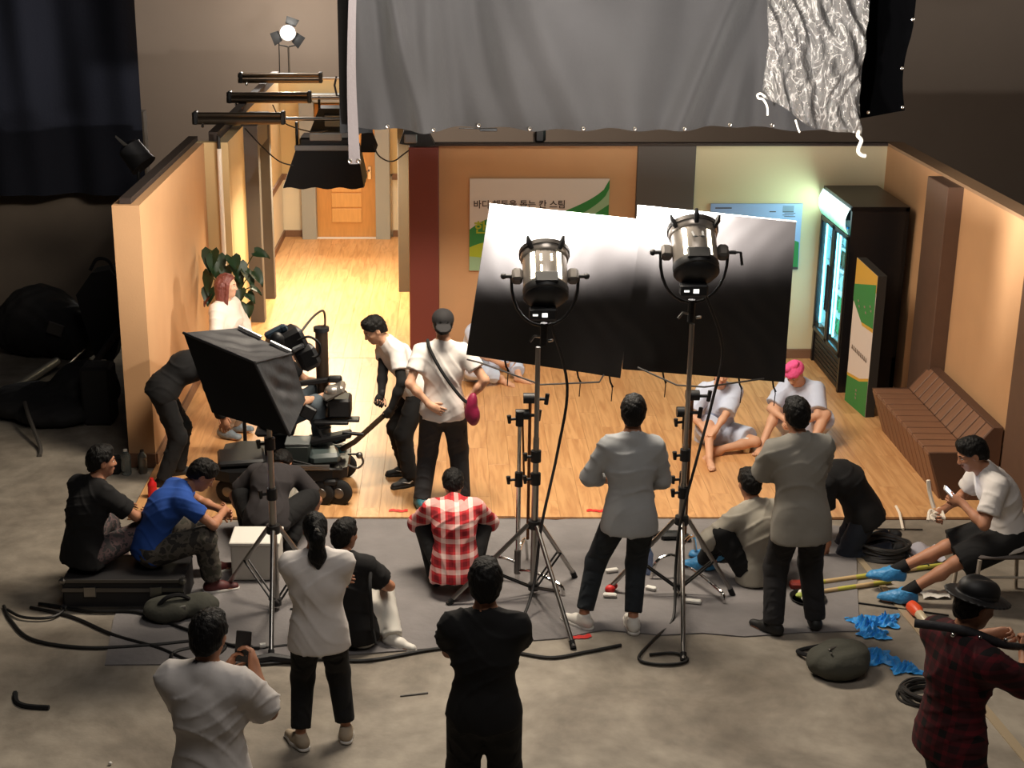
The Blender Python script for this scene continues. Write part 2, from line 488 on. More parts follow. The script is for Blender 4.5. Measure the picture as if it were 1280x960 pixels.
# navy curtain hung in front of the hall's left side
def navy(u, v):
    x = -9.0 + u * 5.36; z = 1.55 + v * 5.6
    return (x, 17.75 + 0.09 * math.sin(x * 5.3 + 0.4 * math.sin(z)) + 0.05 * math.sin(x * 11 + z * 0.7), z)
q = MB(); q.grid(navy, 90, 16); top(q, 'blackout_curtain', M('navy_cloth', (17, 21, 36), 0.9, bump=0.2), 'dark navy blackout curtain hanging at the left beyond the set wall', 'curtain', base=(-6.3, 17.75, 1.55), smooth=180)

# corridor door
d = thing('door_1', (-1.555, 22.40, 0.012), 'wooden door with recessed centre panels at the corridor end', 'door')
d['kind'] = 'structure'
OAK = M('oak_door', (196, 140, 78), 0.45, var=0.08, vscale=5, stretch=(6, 6, 0.8))
OAKL = M('oak_panel', (212, 160, 96), 0.45, var=0.06, vscale=5, stretch=(6, 6, 0.8))
q = MB(); q.box((-1.555, 22.40, 1.03), (0.90, 0.05, 2.04), bev=0.004); q.build('leaf', OAK, d)
for k in range(4):
    q = MB(); q.box((-1.55, 22.37, 0.36 + k * 0.235), (0.46, 0.02, 0.215), bev=0.006); q.build('panel', OAKL, d)
for k in range(3):
    q = MB(); q.box((-1.55, 22.37, 1.35 + k * 0.235), (0.46, 0.02, 0.215), bev=0.006); q.build('panel', OAKL, d)
q = MB(); q.box((-1.19, 22.36, 1.02), (0.05, 0.02, 0.2), bev=0.004); q.tube([(-1.19, 22.35, 1.05), (-1.19, 22.30, 1.05), (-1.32, 22.30, 1.05)], 0.011); q.build('handle', CHROME, d)
q = MB(); q.box((-1.555, 22.30, 0.018), (0.9, 0.12, 0.02)); q.build('threshold', WHITE, d)
for x in (-2.115, -0.99):
    q = MB(); q.box((x, 22.33, 1.06), (0.22, 0.26, 2.12), bev=0.006); struct(q, 'trim_13' if x < -2 else 'trim_14', FRAMEG)
q = MB(); q.box((-1.555, 22.33, 2.15), (1.35, 0.26, 0.12), bev=0.006); struct(q, 'trim_15', FRAMEG)

# metal strip let into the concrete on the right, and the carpet
q = MB(); q.prism([(3.20, 10.75, 0.001), (3.25, 10.75, 0.001), (3.56, 7.3, 0.001), (3.49, 7.3, 0.001)], (0, 0, 0.008)); struct(q, 'trim_16', M('aluminium_strip', (186, 168, 140), 0.45, 0.35))
CARPET = M('grey_felt', (122, 118, 118), 0.95, bump=0.25, bscale=18, var=0.1, vscale=4)
edge = [(-2.32, 8.93), (-1.75, 8.94), (-1.195, 8.98), (-0.5, 9.10), (0.1, 9.2), (0.50, 9.265), (0.8, 9.31), (1.0, 9.40), (1.105, 9.44), (1.5, 9.36), (1.8, 9.39), (2.078, 9.336), (2.5, 9.40), (2.915, 9.42), (3.05, 10.0), (3.2, 10.6), (3.30, 11.25), (3.0, 11.36), (2.6, 11.40), (2.127, 11.47), (1.7, 11.44), (1.3, 11.50), (0.9, 11.40), (0.598, 11.46), (0.1, 11.37), (-0.3, 11.46), (-0.535, 11.48), (-1.2, 11.40), (-1.7, 11.36), (-2.42, 11.30), (-2.44, 10.5), (-2.406, 9.605)]
q = MB(); q.prism([(x, y, 0.002) for x, y in edge], (0, 0, 0.008))
top(q, 'floor_mat', CARPET, 'grey felt mat laid on the concrete along the stage front', 'mat')
# upturned scraps of red tape beside the mat edge
RED = M('red_tape', (206, 40, 34), 0.6)
for i, (x, y, a, lb) in enumerate(((0.93, 9.335, 0.3, 'red scrap of tape on concrete at the front mat edge'), (-0.42, 11.56, 0.0, 'red tape strip on stage edge left of the crouching plaid shirt'), (1.25, 11.56, 0.02, 'red tape strip on stage edge left of the denim shirted man'))):
    q = MB(); q.grid(lambda u, v: ((u - .5) * 0.16, (v - .5) * 0.05 + 0.01 * math.sin(u * 7), (0.024 if i else 0.002) + 0.006 * math.sin(u * 9 + v * 3) ** 2), 8, 2)
    o = top(q, 'tape_strip', RED, lb, 'tape', base=(0, 0, 0.0)); o.location = (x, y, 0.002 if i == 0 else 0.0005); o.rotation_euler.z = a

# ------------------------------------------------------------------ black drape over the stage, clear sheet, rope
DRAPE = M('dusty_black_drape', (29, 28, 30), 0.85, bump=0.18, bscale=14, var=0.10, vscale=2.2, sheen=0.2)
def fold(x, z):
    h = z - 2.9
    sag = 0.07 + 0.04 * h
    y = sag * math.sin(3.1 * (x + 0.25 * h) + 0.8 * math.sin(1.7 * x)) + 0.035 * math.sin(7.3 * (x - 0.18 * h) + 1.3 * math.sin(2.3 * x + h))
    y += 0.034 * math.sin(14.0 * (x + 0.30 * math.sin(2.0 * x) * h) + 2.0 * h) * max(0.15, 1 - 0.35 * h)
    # deep swagged folds at the two ends
    y += 0.10 * math.exp(-((x + 0.62 + 0.14 * (h - 0.9)) / 0.10) ** 2) - 0.09 * math.exp(-((x + 0.42 + 0.22 * (h - 0.9)) / 0.08) ** 2)
    y += 0.09 * math.exp(-((x - 2.5 - 0.34 * (h - 0.4)) / 0.12) ** 2) - 0.08 * math.exp(-((x - 2.2 - 0.40 * (h - 0.4)) / 0.09) ** 2)
    return y
def bottom(x): return 2.955 + 0.012 * math.sin(5.4 * x) + 0.008 * math.sin(13 * x + 1)
def drape_pt(u, v):
    x = -0.87 + u * 4.57; zb = bottom(x); z = zb + v * (5.3 - zb)
    return (x, 13.5 + fold(x, z), z)
dr = thing('black_drape', (1.4, 13.5, 2.95), 'wide dusty black drape with eyelets hanging across the top of the set', 'drape')
q = MB(); q.grid(drape_pt, 200, 60); q.build('cloth', DRAPE, dr, smooth=180)
GROM = M('eyelet_metal', (205, 200, 192), 0.3, 1.0)
gm = None
for px_ in (-0.55, -0.13, 0.28, 0.74, 1.22, 1.68, 2.14, 2.56, 2.95):
    z = bottom(px_) + 0.025
    pos = (px_, 13.485 + fold(px_, z), z)
    if gm is None:
        q = MB(); q.lathe([(0.007, 0), (0.016, 0), (0.018, 0.004), (0.013, 0.008), (0.007, 0.006)], axis=(0, -1, 0), n=12, cap=False)
        gm = q.build('eyelet', GROM, dr, local=True); g = gm
    else:
        g = gm.copy(); COL.objects.link(g)
    g.location = Vector(pos) - Vector(ORG[dr.name])
# pure black returns at both ends of the drape
dl = thing('black_drape', (-0.9, 13.62, 2.9), 'narrow jet black drape return with pale edge strip left of the wide drape', 'drape')
q = MB(); q.grid(lambda u, v: (-0.99 + u * 0.30, 13.62 + 0.02 * math.sin(u * 9 + v * 4), 2.90 + v * 2.4), 12, 20); q.build('cloth', BLKC, dl, smooth=180)
q = MB()
def strip(u, v):
    w_ = 0.105 - 0.03 * v - 0.02 * math.sin(3.1 * v)
    cx = -0.845 - 0.03 * math.sin(v * 4.2) + 0.055 * v
    return (cx + (u - .5) * w_, 13.36 + 0.012 * math.sin(v * 17), 2.66 + v * 2.6)
q.grid(strip, 3, 60); q.build('edge_strip', M('grey_webbing', (98, 92, 94), 0.8, bump=0.2), dl, smooth=180)
for x in (-0.885, -0.805):
    q = MB(); q.lathe([(0.008, 0), (0.019, 0), (0.02, 0.004), (0.014, 0.009), (0.008, 0.006)], c=(x, 13.35, 2.69), axis=(0, -1, 0), n=12, cap=False); q.build('eyelet', GROM, dl)
d2 = thing('black_drape', (3.95, 13.75, 3.0), 'jet black drape end hanging behind the clear plastic sheet at right', 'drape')
def rb(u, v):
    x = 3.0 + u * 1.24; zb = 2.985 + 0.20 * max(0, u - .45) ** 1.3
    x -= 0.05 * math.sin(math.pi * min(1, v * 3.2)) * u
    return (x, 13.82 + 0.03 * math.sin(u * 8 + v * 3), zb + v * 2.3)
q = MB(); q.grid(rb, 24, 24); q.build('cloth', M('jet_black_cloth', (6, 6, 7), 1.0, spec=0.0), d2, smooth=180)
for u, v in ((0.42, 0.012), (0.72, 0.02), (0.985, 0.015), (0.985, 0.17), (0.99, 0.36)):
    p = rb(u, v); q = MB(); q.lathe([(0.006, 0), (0.015, 0), (0.016, 0.004), (0.011, 0.007), (0.006, 0.005)], c=(p[0], p[1] - 0.012, p[2]), axis=(0, -1, 0), n=10, cap=False); q.build('eyelet', GROM, d2)

def plastic_mat():
    m = bpy.data.materials.new('clear_plastic_sheet'); m.use_nodes = True
    nt = m.node_tree; N = nt.nodes; L = nt.links
    b = N['Principled BSDF']; out = N['Material Output']
    b.inputs['Base Color'].default_value = lin((128, 125, 122)) + (1,); b.inputs['Roughness'].default_value = 0.13
    b.inputs['Specular IOR Level'].default_value = 0.9
    tc = N.new('ShaderNodeTexCoord'); mp = N.new('ShaderNodeMapping'); mp.inputs['Scale'].default_value = (1.5, 1.0, 0.55)
    L.new(tc.outputs['Object'], mp.inputs[0])
    n = N.new('ShaderNodeTexNoise'); n.inputs['Scale'].default_value = 10; n.inputs['Detail'].default_value = 8; n.inputs['Distortion'].default_value = 2.2
    L.new(mp.outputs[0], n.inputs['Vector'])
    bp = N.new('ShaderNodeBump'); bp.inputs['Strength'].default_value = 1.0; bp.inputs['Distance'].default_value = 0.05
    L.new(n.outputs['Fac'], bp.inputs['Height']); L.new(bp.outputs[0], b.inputs['Normal'])
    n2 = N.new('ShaderNodeTexNoise'); n2.inputs['Scale'].default_value = 3.4; n2.inputs['Detail'].default_value = 5; n2.inputs['Distortion'].default_value = 2.6
    mp2 = N.new('ShaderNodeMapping'); mp2.inputs['Scale'].default_value = (1.6, 1.0, 0.7); L.new(tc.outputs['Object'], mp2.inputs[0]); L.new(mp2.outputs[0], n2.inputs['Vector'])
    cr = N.new('ShaderNodeValToRGB'); e = cr.color_ramp.elements; e[0].position = 0.462; e[0].color = lin((112, 109, 107)) + (1,); e[1].position = 0.538; e[1].color = lin((112, 109, 107)) + (1,)  # pale creases: whitened plastic, and highlights painted into the colour
    x = e.new(0.5); x.color = lin((196, 192, 188)) + (1,); L.new(n2.outputs['Fac'], cr.inputs[0]); L.new(cr.outputs[0], b.inputs['Base Color'])
    t = N.new('ShaderNodeBsdfTransparent'); mx = N.new('ShaderNodeMixShader'); mx.inputs[0].default_value = 0.5
    L.new(t.outputs[0], mx.inputs[1]); L.new(b.outputs[0], mx.inputs[2]); L.new(mx.outputs[0], out.inputs[0])
    return m
def crumple(u, v):
    x = 2.80 + 0.87 * u; zb = 3.27 - 0.34 * min(1, u * 1.25) ** 0.8 + 0.03 * math.sin(u * 9)
    z = zb + v * (5.2 - zb)
    y = 0.03 * math.sin(u * 11 + 2.2 * math.sin(v * 6)) + 0.03 * math.sin(u * 23 + v * 13) + 0.03 * math.sin(v * 19 - u * 8) + 0.02 * math.sin(u * 41 + 5 * math.sin(v * 15))
    y += 0.03 * abs(math.sin(u * 17 + v * 21 + 2 * math.sin(u * 5)))
    return (x + 0.02 * math.sin(v * 9) * (1 - u), 13.28 + y * (1.1 - 0.5 * v), z)
ps = thing('plastic_sheet', (3.2, 13.3, 2.93), 'crumpled clear plastic sheet hanging over the right part of the black drape', 'sheet')
q = MB(); q.grid(crumple, 90, 110); q.build('sheet', plastic_mat(), ps, smooth=180)
ROPE = M('white_cord', (236, 230, 218), 0.7)
q = MB(); q.tube(smooth_path([(3.66, 13.22, 2.98), (3.645, 13.2, 2.94), (3.68, 13.2, 2.9), (3.66, 13.2, 2.83), (3.665, 13.2, 2.79), (3.70, 13.2, 2.765), (3.73, 13.2, 2.76)]), 0.017, 8); q.build('tie_cord', ROPE, ps)
q = MB(); q.tube(smooth_path([(2.80, 13.2, 3.28), (2.76, 13.2, 3.31), (2.73, 13.2, 3.30), (2.74, 13.2, 3.27), (2.78, 13.2, 3.26), (2.82, 13.2, 3.2), (2.83, 13.2, 3.12)]), 0.009, 8); q.build('tie_cord', ROPE, ps)
q = MB(); q.tube([(3.08, 13.2, 3.08), (3.11, 13.2, 3.0), (3.125, 13.2, 2.97)], 0.008, 8); q.build('tie_cord', ROPE, ps)

# ------------------------------------------------------------------ cross poles over the corridor with lamps hung on them
PIPE = M('bronze_pipe', (96, 84, 72), 0.3, 0.85)
for y, x0, x1, z, lb in ((16.9, -2.9, -1.85, 2.55, 'nearest dark twin tube pole laid across the corridor wall tops'),
                         (18.8, -2.78, -1.72, 2.55, 'middle dark twin tube pole laid across the corridor wall tops'),
                         (20.9, -2.92, -1.75, 2.56, 'farthest dark twin tube pole laid across the corridor wall tops')):
    t = thing('cross_pole', ((x0 + x1) / 2, y, 2.52), lb, 'pole', 'twin poles over the corridor')
    for dz, r in ((0.045, 0.03), (-0.022, 0.042)):
        q = MB(); q.cyl((x0, y, z + dz + .03), (x1, y, z + dz + .03), r, n=14); q.build('tube', PIPE, t)
    q = MB(); q.cyl((x1 - 0.05, y, z + 0.03), (-0.35, y, z + 0.03), 0.02, n=10); q.build('inner_pipe', STEEL, t)
    for x in (x0 + 0.04, x1 - 0.02):
        q = MB(); q.box((x, y, z + 0.045), (0.05, 0.12, 0.15), bev=0.012); q.build('collar', BLKP, t)
    q = MB(); q.sph((x0 + 0.12, y - 0.05, z - 0.045), 0.018); q.cyl((x0 + .12, y - 0.03, z - 0.02), (x0 + .12, y - .05, z - 0.045), 0.008); q.build('knob', CHROME, t)

# hung lamp with a black cloth skirt
sk = thing('skirted_lamp', (-1.4, 16.95, 1.86), 'hanging lamp box with flared black cloth skirt above the corridor mouth', 'lamp')
q = MB(); q.box((-1.37, 16.95, 2.33), (0.62, 0.42, 0.12), bev=0.02); q.build('housing', BLK, sk)
q = MB()
t0, b0 = [(-1.72, 16.72), (-1.02, 16.72), (-1.02, 17.2), (-1.72, 17.2)], [(-1.86, 16.55), (-0.95, 16.55), (-0.95, 17.35), (-1.86, 17.35)]
for i in range(4):
    j = (i + 1) % 4
    def pane(u, v, i=i, j=j):
        a = [t0[i][k] * (1 - u) + t0[j][k] * u for k in (0, 1)]; c = [b0[i][k] * (1 - u) + b0[j][k] * u for k in (0, 1)]
        return (a[0] * (1 - v) + c[0] * v, a[1] * (1 - v) + c[1] * v, 2.26 - 0.41 * v + 0.012 * math.sin(u * 20) * v)
    q.grid(pane, 20, 6)
q.build('skirt', BLKC, sk, smooth=30)
q = MB(); q.box((-1.37, 16.72, 2.28), (0.72, 0.03, 0.06), bev=0.006); q.build('skirt_rim', CLIPG, sk)
q = MB(); q.box((-1.38, 16.73, 2.40), (0.36, 0.05, 0.075), bev=0.006); q.build('ballast_tube', M('grey_tube', (128, 124, 118), 0.4), sk)
for x in (-1.72, -1.05):
    q = MB(); q.tube([(x, 16.9, 2.22), (x, 16.9, 2.55)], 0.018); q.build('hanger', BLK, sk)
q = MB(); q.prism([(-0.98, 16.9, 2.52), (-0.86, 16.9, 2.44), (-0.80, 16.9, 2.28), (-0.83, 16.9, 2.20), (-1.0, 16.9, 2.20)], (0, 0.02, 0)); q.build('side_flap', BLKC, sk)
LED = M('indicator_light', (180, 255, 240), 0.4, emit=(150, 255, 235), estr=3.0)
u2 = thing('panel_lamp', (-1.45, 18.8, 2.12), 'flat dark panel lamp with lit indicator hanging behind the skirted lamp', 'lamp')
q = MB(); q.prism([(-1.75, 18.72, 2.15), (-1.16, 18.72, 2.15), (-1.2, 18.72, 2.46), (-1.62, 18.72, 2.46)], (0, 0.34, 0)); q.build('housing', BLK, u2, smooth=20)
q = MB(); q.box((-1.4, 18.70, 2.31), (0.3, 0.02, 0.14), bev=0.006); q.build('cover_plate', CLIPG, u2)
q = MB(); q.box((-1.42, 18.66, 2.16), (0.62, 0.06, 0.03)); q.build('front_bar', BLKP, u2)
q = MB()
for x in (-1.34, -1.30, -1.27): q.box((x, 18.62, 2.185), (0.022, 0.01, 0.014))
q.build('indicator', LED, u2)
for x in (-1.62, -1.2):
    q = MB(); q.tube([(x, 18.8, 2.4), (x, 18.8, 2.6)], 0.016); q.build('hanger', BLK, u2)
u3 = thing('panel_lamp', (-1.45, 20.9, 2.3), 'small grey lamp head on farthest cross pole beside the corridor', 'lamp')
q = MB(); q.box((-1.25, 20.9, 2.43), (0.42, 0.25, 0.2), bev=0.03); q.build('housing', CLIPG, u3)
q = MB(); q.tube([(-1.55, 20.9, 2.62), (-1.58, 20.88, 2.5), (-1.55, 20.86, 2.36), (-1.46, 20.86, 2.34)], 0.016); q.build('yoke', BLK, u3)
for i, (pp, lb) in enumerate((([(-2.2, 18.75, 2.5), (-2.05, 18.6, 2.3), (-1.7, 18.5, 2.2), (-1.5, 18.5, 2.22)], 'thin black cable drooping from middle cross pole to panel lamp'),
                  ([(-2.3, 16.85, 2.48), (-2.1, 16.7, 2.3), (-1.9, 16.6, 2.15), (-1.74, 16.6, 2.1)], 'thin black cable drooping from nearest cross pole to skirted lamp'),
                  ([(-0.8, 15.9, 2.45), (-0.74, 15.85, 2.33), (-0.6, 15.85, 2.27), (-0.45, 15.9, 2.36), (-0.3, 15.95, 2.46)], 'thin black cable looping down left of the red brown pillar'))):
    q = MB(); q.tube(smooth_path(pp), 0.008, 6); top(q, 'lamp_cable', CABLE, lb, 'cable')

# lit work lamp on a thin stand far behind the corridor
def lamp_head(t, c, aim, r, em, extra=True):
    a = Vector(aim).normalized(); c = Vector(c)
    q = MB(); q.lathe([(r * .5, -r * 1.5), (r * .8, -r * 1.3), (r * .9, -r * .3), (r, 0), (r * 1.05, r * .1)], c=c, axis=a, n=18, cap=False)
    q.build('housing', BLK, t)
    q = MB(); q.lathe([(0.001, 0.0), (r * .93, 0.0)], c=c, axis=a, n=18, cap=False); q.build('lens', em, t)
HOT = M('hot_lens', (255, 250, 240), 0.4, emit=(255, 250, 240), estr=90.0)
wl_ = thing('work_lamp', (-2.38, 22.9, 0.0), 'lit white work lamp on thin stand against the grey hall wall', 'lamp')
lc = Vector((-2.42, 22.9, 3.05))
lamp_head(wl_, lc, (0.10, -1, -0.12), 0.115, HOT)
x_, y_, z_ = frame((0.10, -1, -0.12))
q = MB()
for a, s_ in ((R(70), 1), (R(200), 1), (R(-35), 1.2)):
    p = lc + (x_ * math.cos(a) + y_ * math.sin(a)) * 0.12; o = (x_ * math.cos(a) + y_ * math.sin(a)); tg = z_.cross(o)
    q.prism([p - tg * .08, p + tg * .08, p + tg * .1 + o * .13 + z_ * .08, p - tg * .1 + o * .13 + z_ * .08], z_ * 0.004)
q.build('barn_door', BLK, wl_)
q = MB(); q.tube([(-2.56, 22.92, 3.05), (-2.56, 22.92, 2.87), (-2.42, 22.92, 2.84), (-2.28, 22.92, 2.87), (-2.28, 22.92, 3.05)], 0.012); q.build('yoke', BLK, wl_)
q = MB(); q.cyl((-2.42, 22.92, 0.3), (-2.42, 22.92, 2.85), 0.014); q.build('pole', DSTEEL, wl_)
q = MB(); q.cyl((-2.60, 22.95, 0.3), (-2.56, 22.92, 2.9), 0.008); q.build('lamp_cord', CABLE, wl_)
for k in range(3):
    a = R(90 + 120 * k); q = MB(); q.cyl((-2.42, 22.92, 0.6), (-2.42 + 0.5 * math.cos(a), 22.92 + 0.5 * math.sin(a), 0.01), 0.012); q.build('leg', DSTEEL, wl_)
light('work_lamp_glow', 'SPOT', (-2.40, 22.70, 3.03), (-2.2, 18.0, 2.0), 220, (1.0, 0.94, 0.86), 0.1, spot=150, blend=0.9)
light('lamp_wall_fill', 'POINT', (-2.42, 23.06, 3.06), (0, 0, 0), 40, (1.0, 0.90, 0.78), 0.5)  # unseen point added behind the lamp head to brighten the wall around it

# unlit lamp clamped to the curtain at the left, dark lamps along the wall tops
t = thing('hanging_lamp', (-3.25, 15.3, 2.2), 'unlit dark lamp head with barn door hanging outside the left set wall', 'lamp')
q = MB(); q.lathe([(0.08, -0.2), (0.13, -0.16), (0.14, 0.05), (0.15, 0.08)], c=(-3.2, 15.3, 2.38), axis=(0.5, -0.2, -0.6), n=16); q.build('housing', BLK, t)
q = MB(); q.prism([(-3.42, 15.25, 2.62), (-3.2, 15.2, 2.46), (-3.14, 15.2, 2.38), (-3.36, 15.25, 2.55)], (0.005, 0, 0.02)); q.build('barn_door', DSTEEL, t)
q = MB(); q.cyl((-3.22, 15.32, 0.0), (-3.22, 15.32, 2.3), 0.016); q.build('pole', BLK, t)
t = thing('wall_lamp', (-0.33, 15.9, 2.42), 'dark lamp with flaps sitting on top of the red brown pillar', 'lamp')
q = MB(); q.prism([(-0.52, 15.85, 2.46), (-0.47, 15.85, 2.60), (-0.22, 15.85, 2.60), (-0.14, 15.85, 2.445), (-0.33, 15.85, 2.43)], (0, 0.2, 0)); q.build('housing', BLK, t, smooth=0)
q = MB(); q.box((-0.4, 15.83, 2.52), (0.14, 0.03, 0.1), bev=0.01); q.build('vent', DSTEEL, t)
t = thing('wall_lamp', (0.98, 16.05, 2.45), 'small dark lamp head peeking over the orange back wall top', 'lamp')
q = MB(); q.box((0.99, 16.05, 2.53), (0.13, 0.14, 0.17), bev=0.03); q.build('housing', BLK, t)
q = MB(); q.tube([(0.93, 16.0, 2.45), (0.92, 16.0, 2.54), (0.95, 16.0, 2.6)], 0.008); q.build('yoke', DSTEEL, t)
q = MB(); q.box((0.37, 13.6, 2.935), (0.16, 0.03, 0.03), bev=0.006); q.cyl((0.1, 13.6, 2.95), (0.45, 13.6, 2.94), 0.006)
top(q, 'drape_clamp', BLK, 'small black clamp at the lower drape hem left of centre', 'clamp')

# ------------------------------------------------------------------ the two flags in front of which the lamps stand
def board_mat():
    m = M('black_foil_board', (32, 30, 30), 0.34, bump=0.10, bscale=5, var=0.12, vscale=3)
    return m
BOARD = board_mat()
EDGE = M('board_edge', (200, 196, 190), 0.6)
def board(name, pts, y, label):
    P_ = [Vector((a, y, b)) for a, b in pts]
    c = sum(P_, Vector()) / 4
    t = thing(name, (c.x, y, min(p.z for p in P_)), label, 'board', 'black lamp flags')
    q = MB()
    def face(u, v):
        p = (P_[0] * (1 - u) + P_[1] * u) * (1 - v) + (P_[3] * (1 - u) + P_[2] * u) * v
        r = 0.004 * math.sin(u * 7 + v * 3) + 0.003 * math.sin(u * 3 - v * 11) + 0.0016 * math.sin(u * 37 + 9 * math.sin(v * 5))
        return (p.x, p.y - 0.012 + r, p.z)
    q.grid(lambda u, v: face(u, 1 - v), 40, 40); q.build('front_sheet', BOARD, t, smooth=180)
    q = MB(); q.prism(P_, (0, 0.02, 0)); q.build('backing', BLKC, t, smooth=0)
    q = MB(); q.tube([P_[0] + Vector((0, -.004, 0)), P_[1] + Vector((0, -.004, 0))], 0.006, 6); q.build('edge_tape', EDGE, t)
    for f in (0.25, 0.72, 0.93):
        p = P_[3].lerp(P_[2], f)
        q = MB(); q.tube([p, p + Vector((0.01, 0, -0.05)), p + Vector((0.03, 0, -0.09))], 0.007, 6); q.tube([p, p + Vector((0.025, -.01, -0.10)), p + Vector((0.02, -.01, -0.2))], 0.004, 6); q.build('tie', BLKC, t)
    return t
board('flag_board', [(0.306, 2.803), (1.428, 2.684), (1.312, 1.465), (0.139, 1.649)], 10.75, 'left tilted black foil board lit white along its top')
board('flag_board', [(1.406, 2.772), (2.590, 2.652), (2.588, 1.400), (1.339, 1.503)], 10.85, 'right tilted black foil board lit white along its top')

LABELW = M('lit_label', (250, 248, 240), 0.5, emit=(250, 248, 240), estr=1.6)
SLOT = M('vent_glow', (255, 244, 215), 0.5, emit=(255, 244, 215), estr=12.0)
BARREL = M('satin_lamp_barrel', (176, 168, 160), 0.26, 0.6)
def film_lamp(c, label, slots, crank, power=1000):
    c = Vector(c); a = Vector((0, 0.72, 0.69)).normalized(); x = Vector((1, 0, 0)); up = x.cross(a)   # up = the side away from the camera's feet
    t = thing('film_lamp', (c.x, c.y, c.z - 0.42), label, 'lamp', 'film lamps in front of the black boards')
    q = MB(); q.lathe([(0.145, -0.14), (0.155, -0.12), (0.158, 0.12), (0.168, 0.13), (0.172, 0.17), (0.160, 0.175)], c=c, axis=a, n=32, cap=False); q.build('barrel', BARREL, t)
    q = MB(); q.lathe([(0.165, 0.165), (0.180, 0.168), (0.180, 0.20), (0.165, 0.20)], c=c, axis=a, n=32, cap=False); q.build('front_ring', M('dark_ring', (58, 55, 53), 0.4, 0.6), t)
    q = MB(); q.lathe([(0.001, 0.15), (0.155, 0.15)], c=c, axis=a, n=24, cap=False); q.build('lens', HOT, t)
    q = MB(); q.lathe([(0.001, -0.23), (0.07, -0.225), (0.12, -0.205), (0.150, -0.17), (0.160, -0.14), (0.160, -0.11)], c=c, axis=a, n=28, cap=False)
    for h in (-0.17, -0.19, -0.21): q.lathe([(0.150 + (h + .17) * 1.6, h), (0.160 + (h + .17) * 1.6, h + .004), (0.150 + (h + .17) * 1.6, h + 0.008)], c=c, axis=a, n=28, cap=False)
    q.build('rear_cap', BLKP, t)
    back = -up if up.z < 0 else up          # the barrel's top side, seen from the camera
    rot = Matrix((x, a, x.cross(a))).transposed()
    q = MB(); q.box(c + back * 0.150 - a * 0.10, (0.16, 0.09, 0.03), rot, 0.01); q.build('switch_plate', BLKP, t)
    q = MB()
    for ang, h, ln, sw in slots:
        o = (x * math.sin(ang) + back * math.cos(ang)) * 0.1585
        rr = Matrix((x * math.cos(ang) - back * math.sin(ang), a, (x * math.sin(ang) + back * math.cos(ang)))).transposed()
        q.box(c + o + a * h, (sw, ln, 0.003), rr); q.build('vent_slot', SLOT, t); q = MB()
    if crank:
        q = MB(); q.tube([c + back * .165 + x * -.035 + a * .06, c + back * .2 + x * -.03 + a * .0, c + back * .2 + x * .03, c + back * .165 + x * .035 + a * .06], 0.008); q.build('carry_handle', CLIPG, t)
    for sg in (-1, 1):
        q = MB(); q.box(c + x * sg * 0.195, (0.075, 0.10, 0.09), rot, 0.018); q.build('pivot_block', M('pivot_grey', (92, 88, 85), 0.45, 0.4), t)
        q = MB(); q.cyl(c + x * sg * .23, c + x * sg * .285, 0.014)
        if crank and sg == 1: q.tube([c + x * .285, c + x * .32, c + x * .335 - Vector((0, 0, .09))], 0.010)
        else: q.sph(c + x * sg * .29, 0.022)
        q.build('lock_knob', BLKP, t)
    for ang in (-0.62, 0.62) if not crank else (-0.9, 0.0, 0.9):
        o = x * math.sin(ang) + back * math.cos(ang)
        q = MB(); q.tube([c + o * .165 + a * .14, c + o * .2 + a * .18, c + o * .215 + a * .22], [0.016, 0.02, 0.01]); q.build('clip', BLK, t)
    # yoke
    yk = [c + x * 0.235 * math.cos(b_) + Vector((0, 0.01, -0.36 * max(0.0, -math.sin(b_)) ** .8)) for b_ in [R(180 + 12 * k) for k in range(16)]]
    q = MB(); q.tube(yk, 0.011, 8); q.build('yoke', BLK, t)
    # terminal box with lit label, spigot and knobs below
    q = MB(); q.box(c - a * 0.15 + Vector((-0.02, -0.05, -0.12)), (0.19, 0.10, 0.085), bev=0.012); tb = q.build('terminal_box', BLKP, t)
    q = MB(); q.box(c - a * 0.15 + Vector((-0.01, -0.102, -0.12)), (0.038, 0.006, 0.028)); q.box(c - a * .15 + Vector((-0.075, -0.102, -.12)), (0.035, 0.006, 0.012)); q.build('label_plate', LABELW, tb)
    q = MB(); q.cyl(c + Vector((0, 0.01, -0.34)), c + Vector((0, 0.01, -0.50)), 0.026); q.build('spigot', BLK, t)
    q = MB(); q.tube([c + Vector((-.03, -.03, -.43)), c + Vector((-.07, -.05, -.42)), c + Vector((-.10, -.05, -.46))], 0.010); q.tube([c + Vector((.03, -.03, -.46)), c + Vector((.06, -.05, -.45))], 0.010); q.build('wing_knob', STEEL, t)
    # its light: a wide beam thrown forward and up
    lp = c + a * 0.21
    light('film_lamp_beam', 'SPOT', lp, lp + a, power, (1.0, 0.95, 0.88), 0.09, spot=179, blend=0.35)
    return t
film_lamp((0.677, 10.05, 2.43), 'left film lamp with glowing slots in its barrel before the left board', [(-0.62, 0.01, 0.21, .034), (0.62, 0.01, 0.21, .034), (-0.22, 0.06, 0.055, .012), (0.24, 0.06, 0.055, .012), (-0.22, -0.03, 0.055, .012)], False)
film_lamp((1.711, 10.05, 2.60), 'right film lamp with shiny barrel and crank handle before the right board', [(-0.56, 0.0, 0.20, .030), (0.56, 0.0, 0.20, .030)], True, 1500)

def knuckle(t, p, sgn=-1, r=0.038, h=0.085):
    q = MB(); q.cyl(Vector(p) - Vector((0, 0, h / 2)), Vector(p) + Vector((0, 0, h / 2)), r, n=12); c = q.build('collar', BLKP, t)
    q = MB(); q.cyl(p, Vector(p) + Vector((sgn * 0.075, -0.02, 0)), 0.011, n=8); q.tube([Vector(p) + Vector((sgn * 0.075, -.02, -0.03)), Vector(p) + Vector((sgn * .08, -.02, 0.03))], [0.012, 0.017]); q.build('knob', BLKP, c)

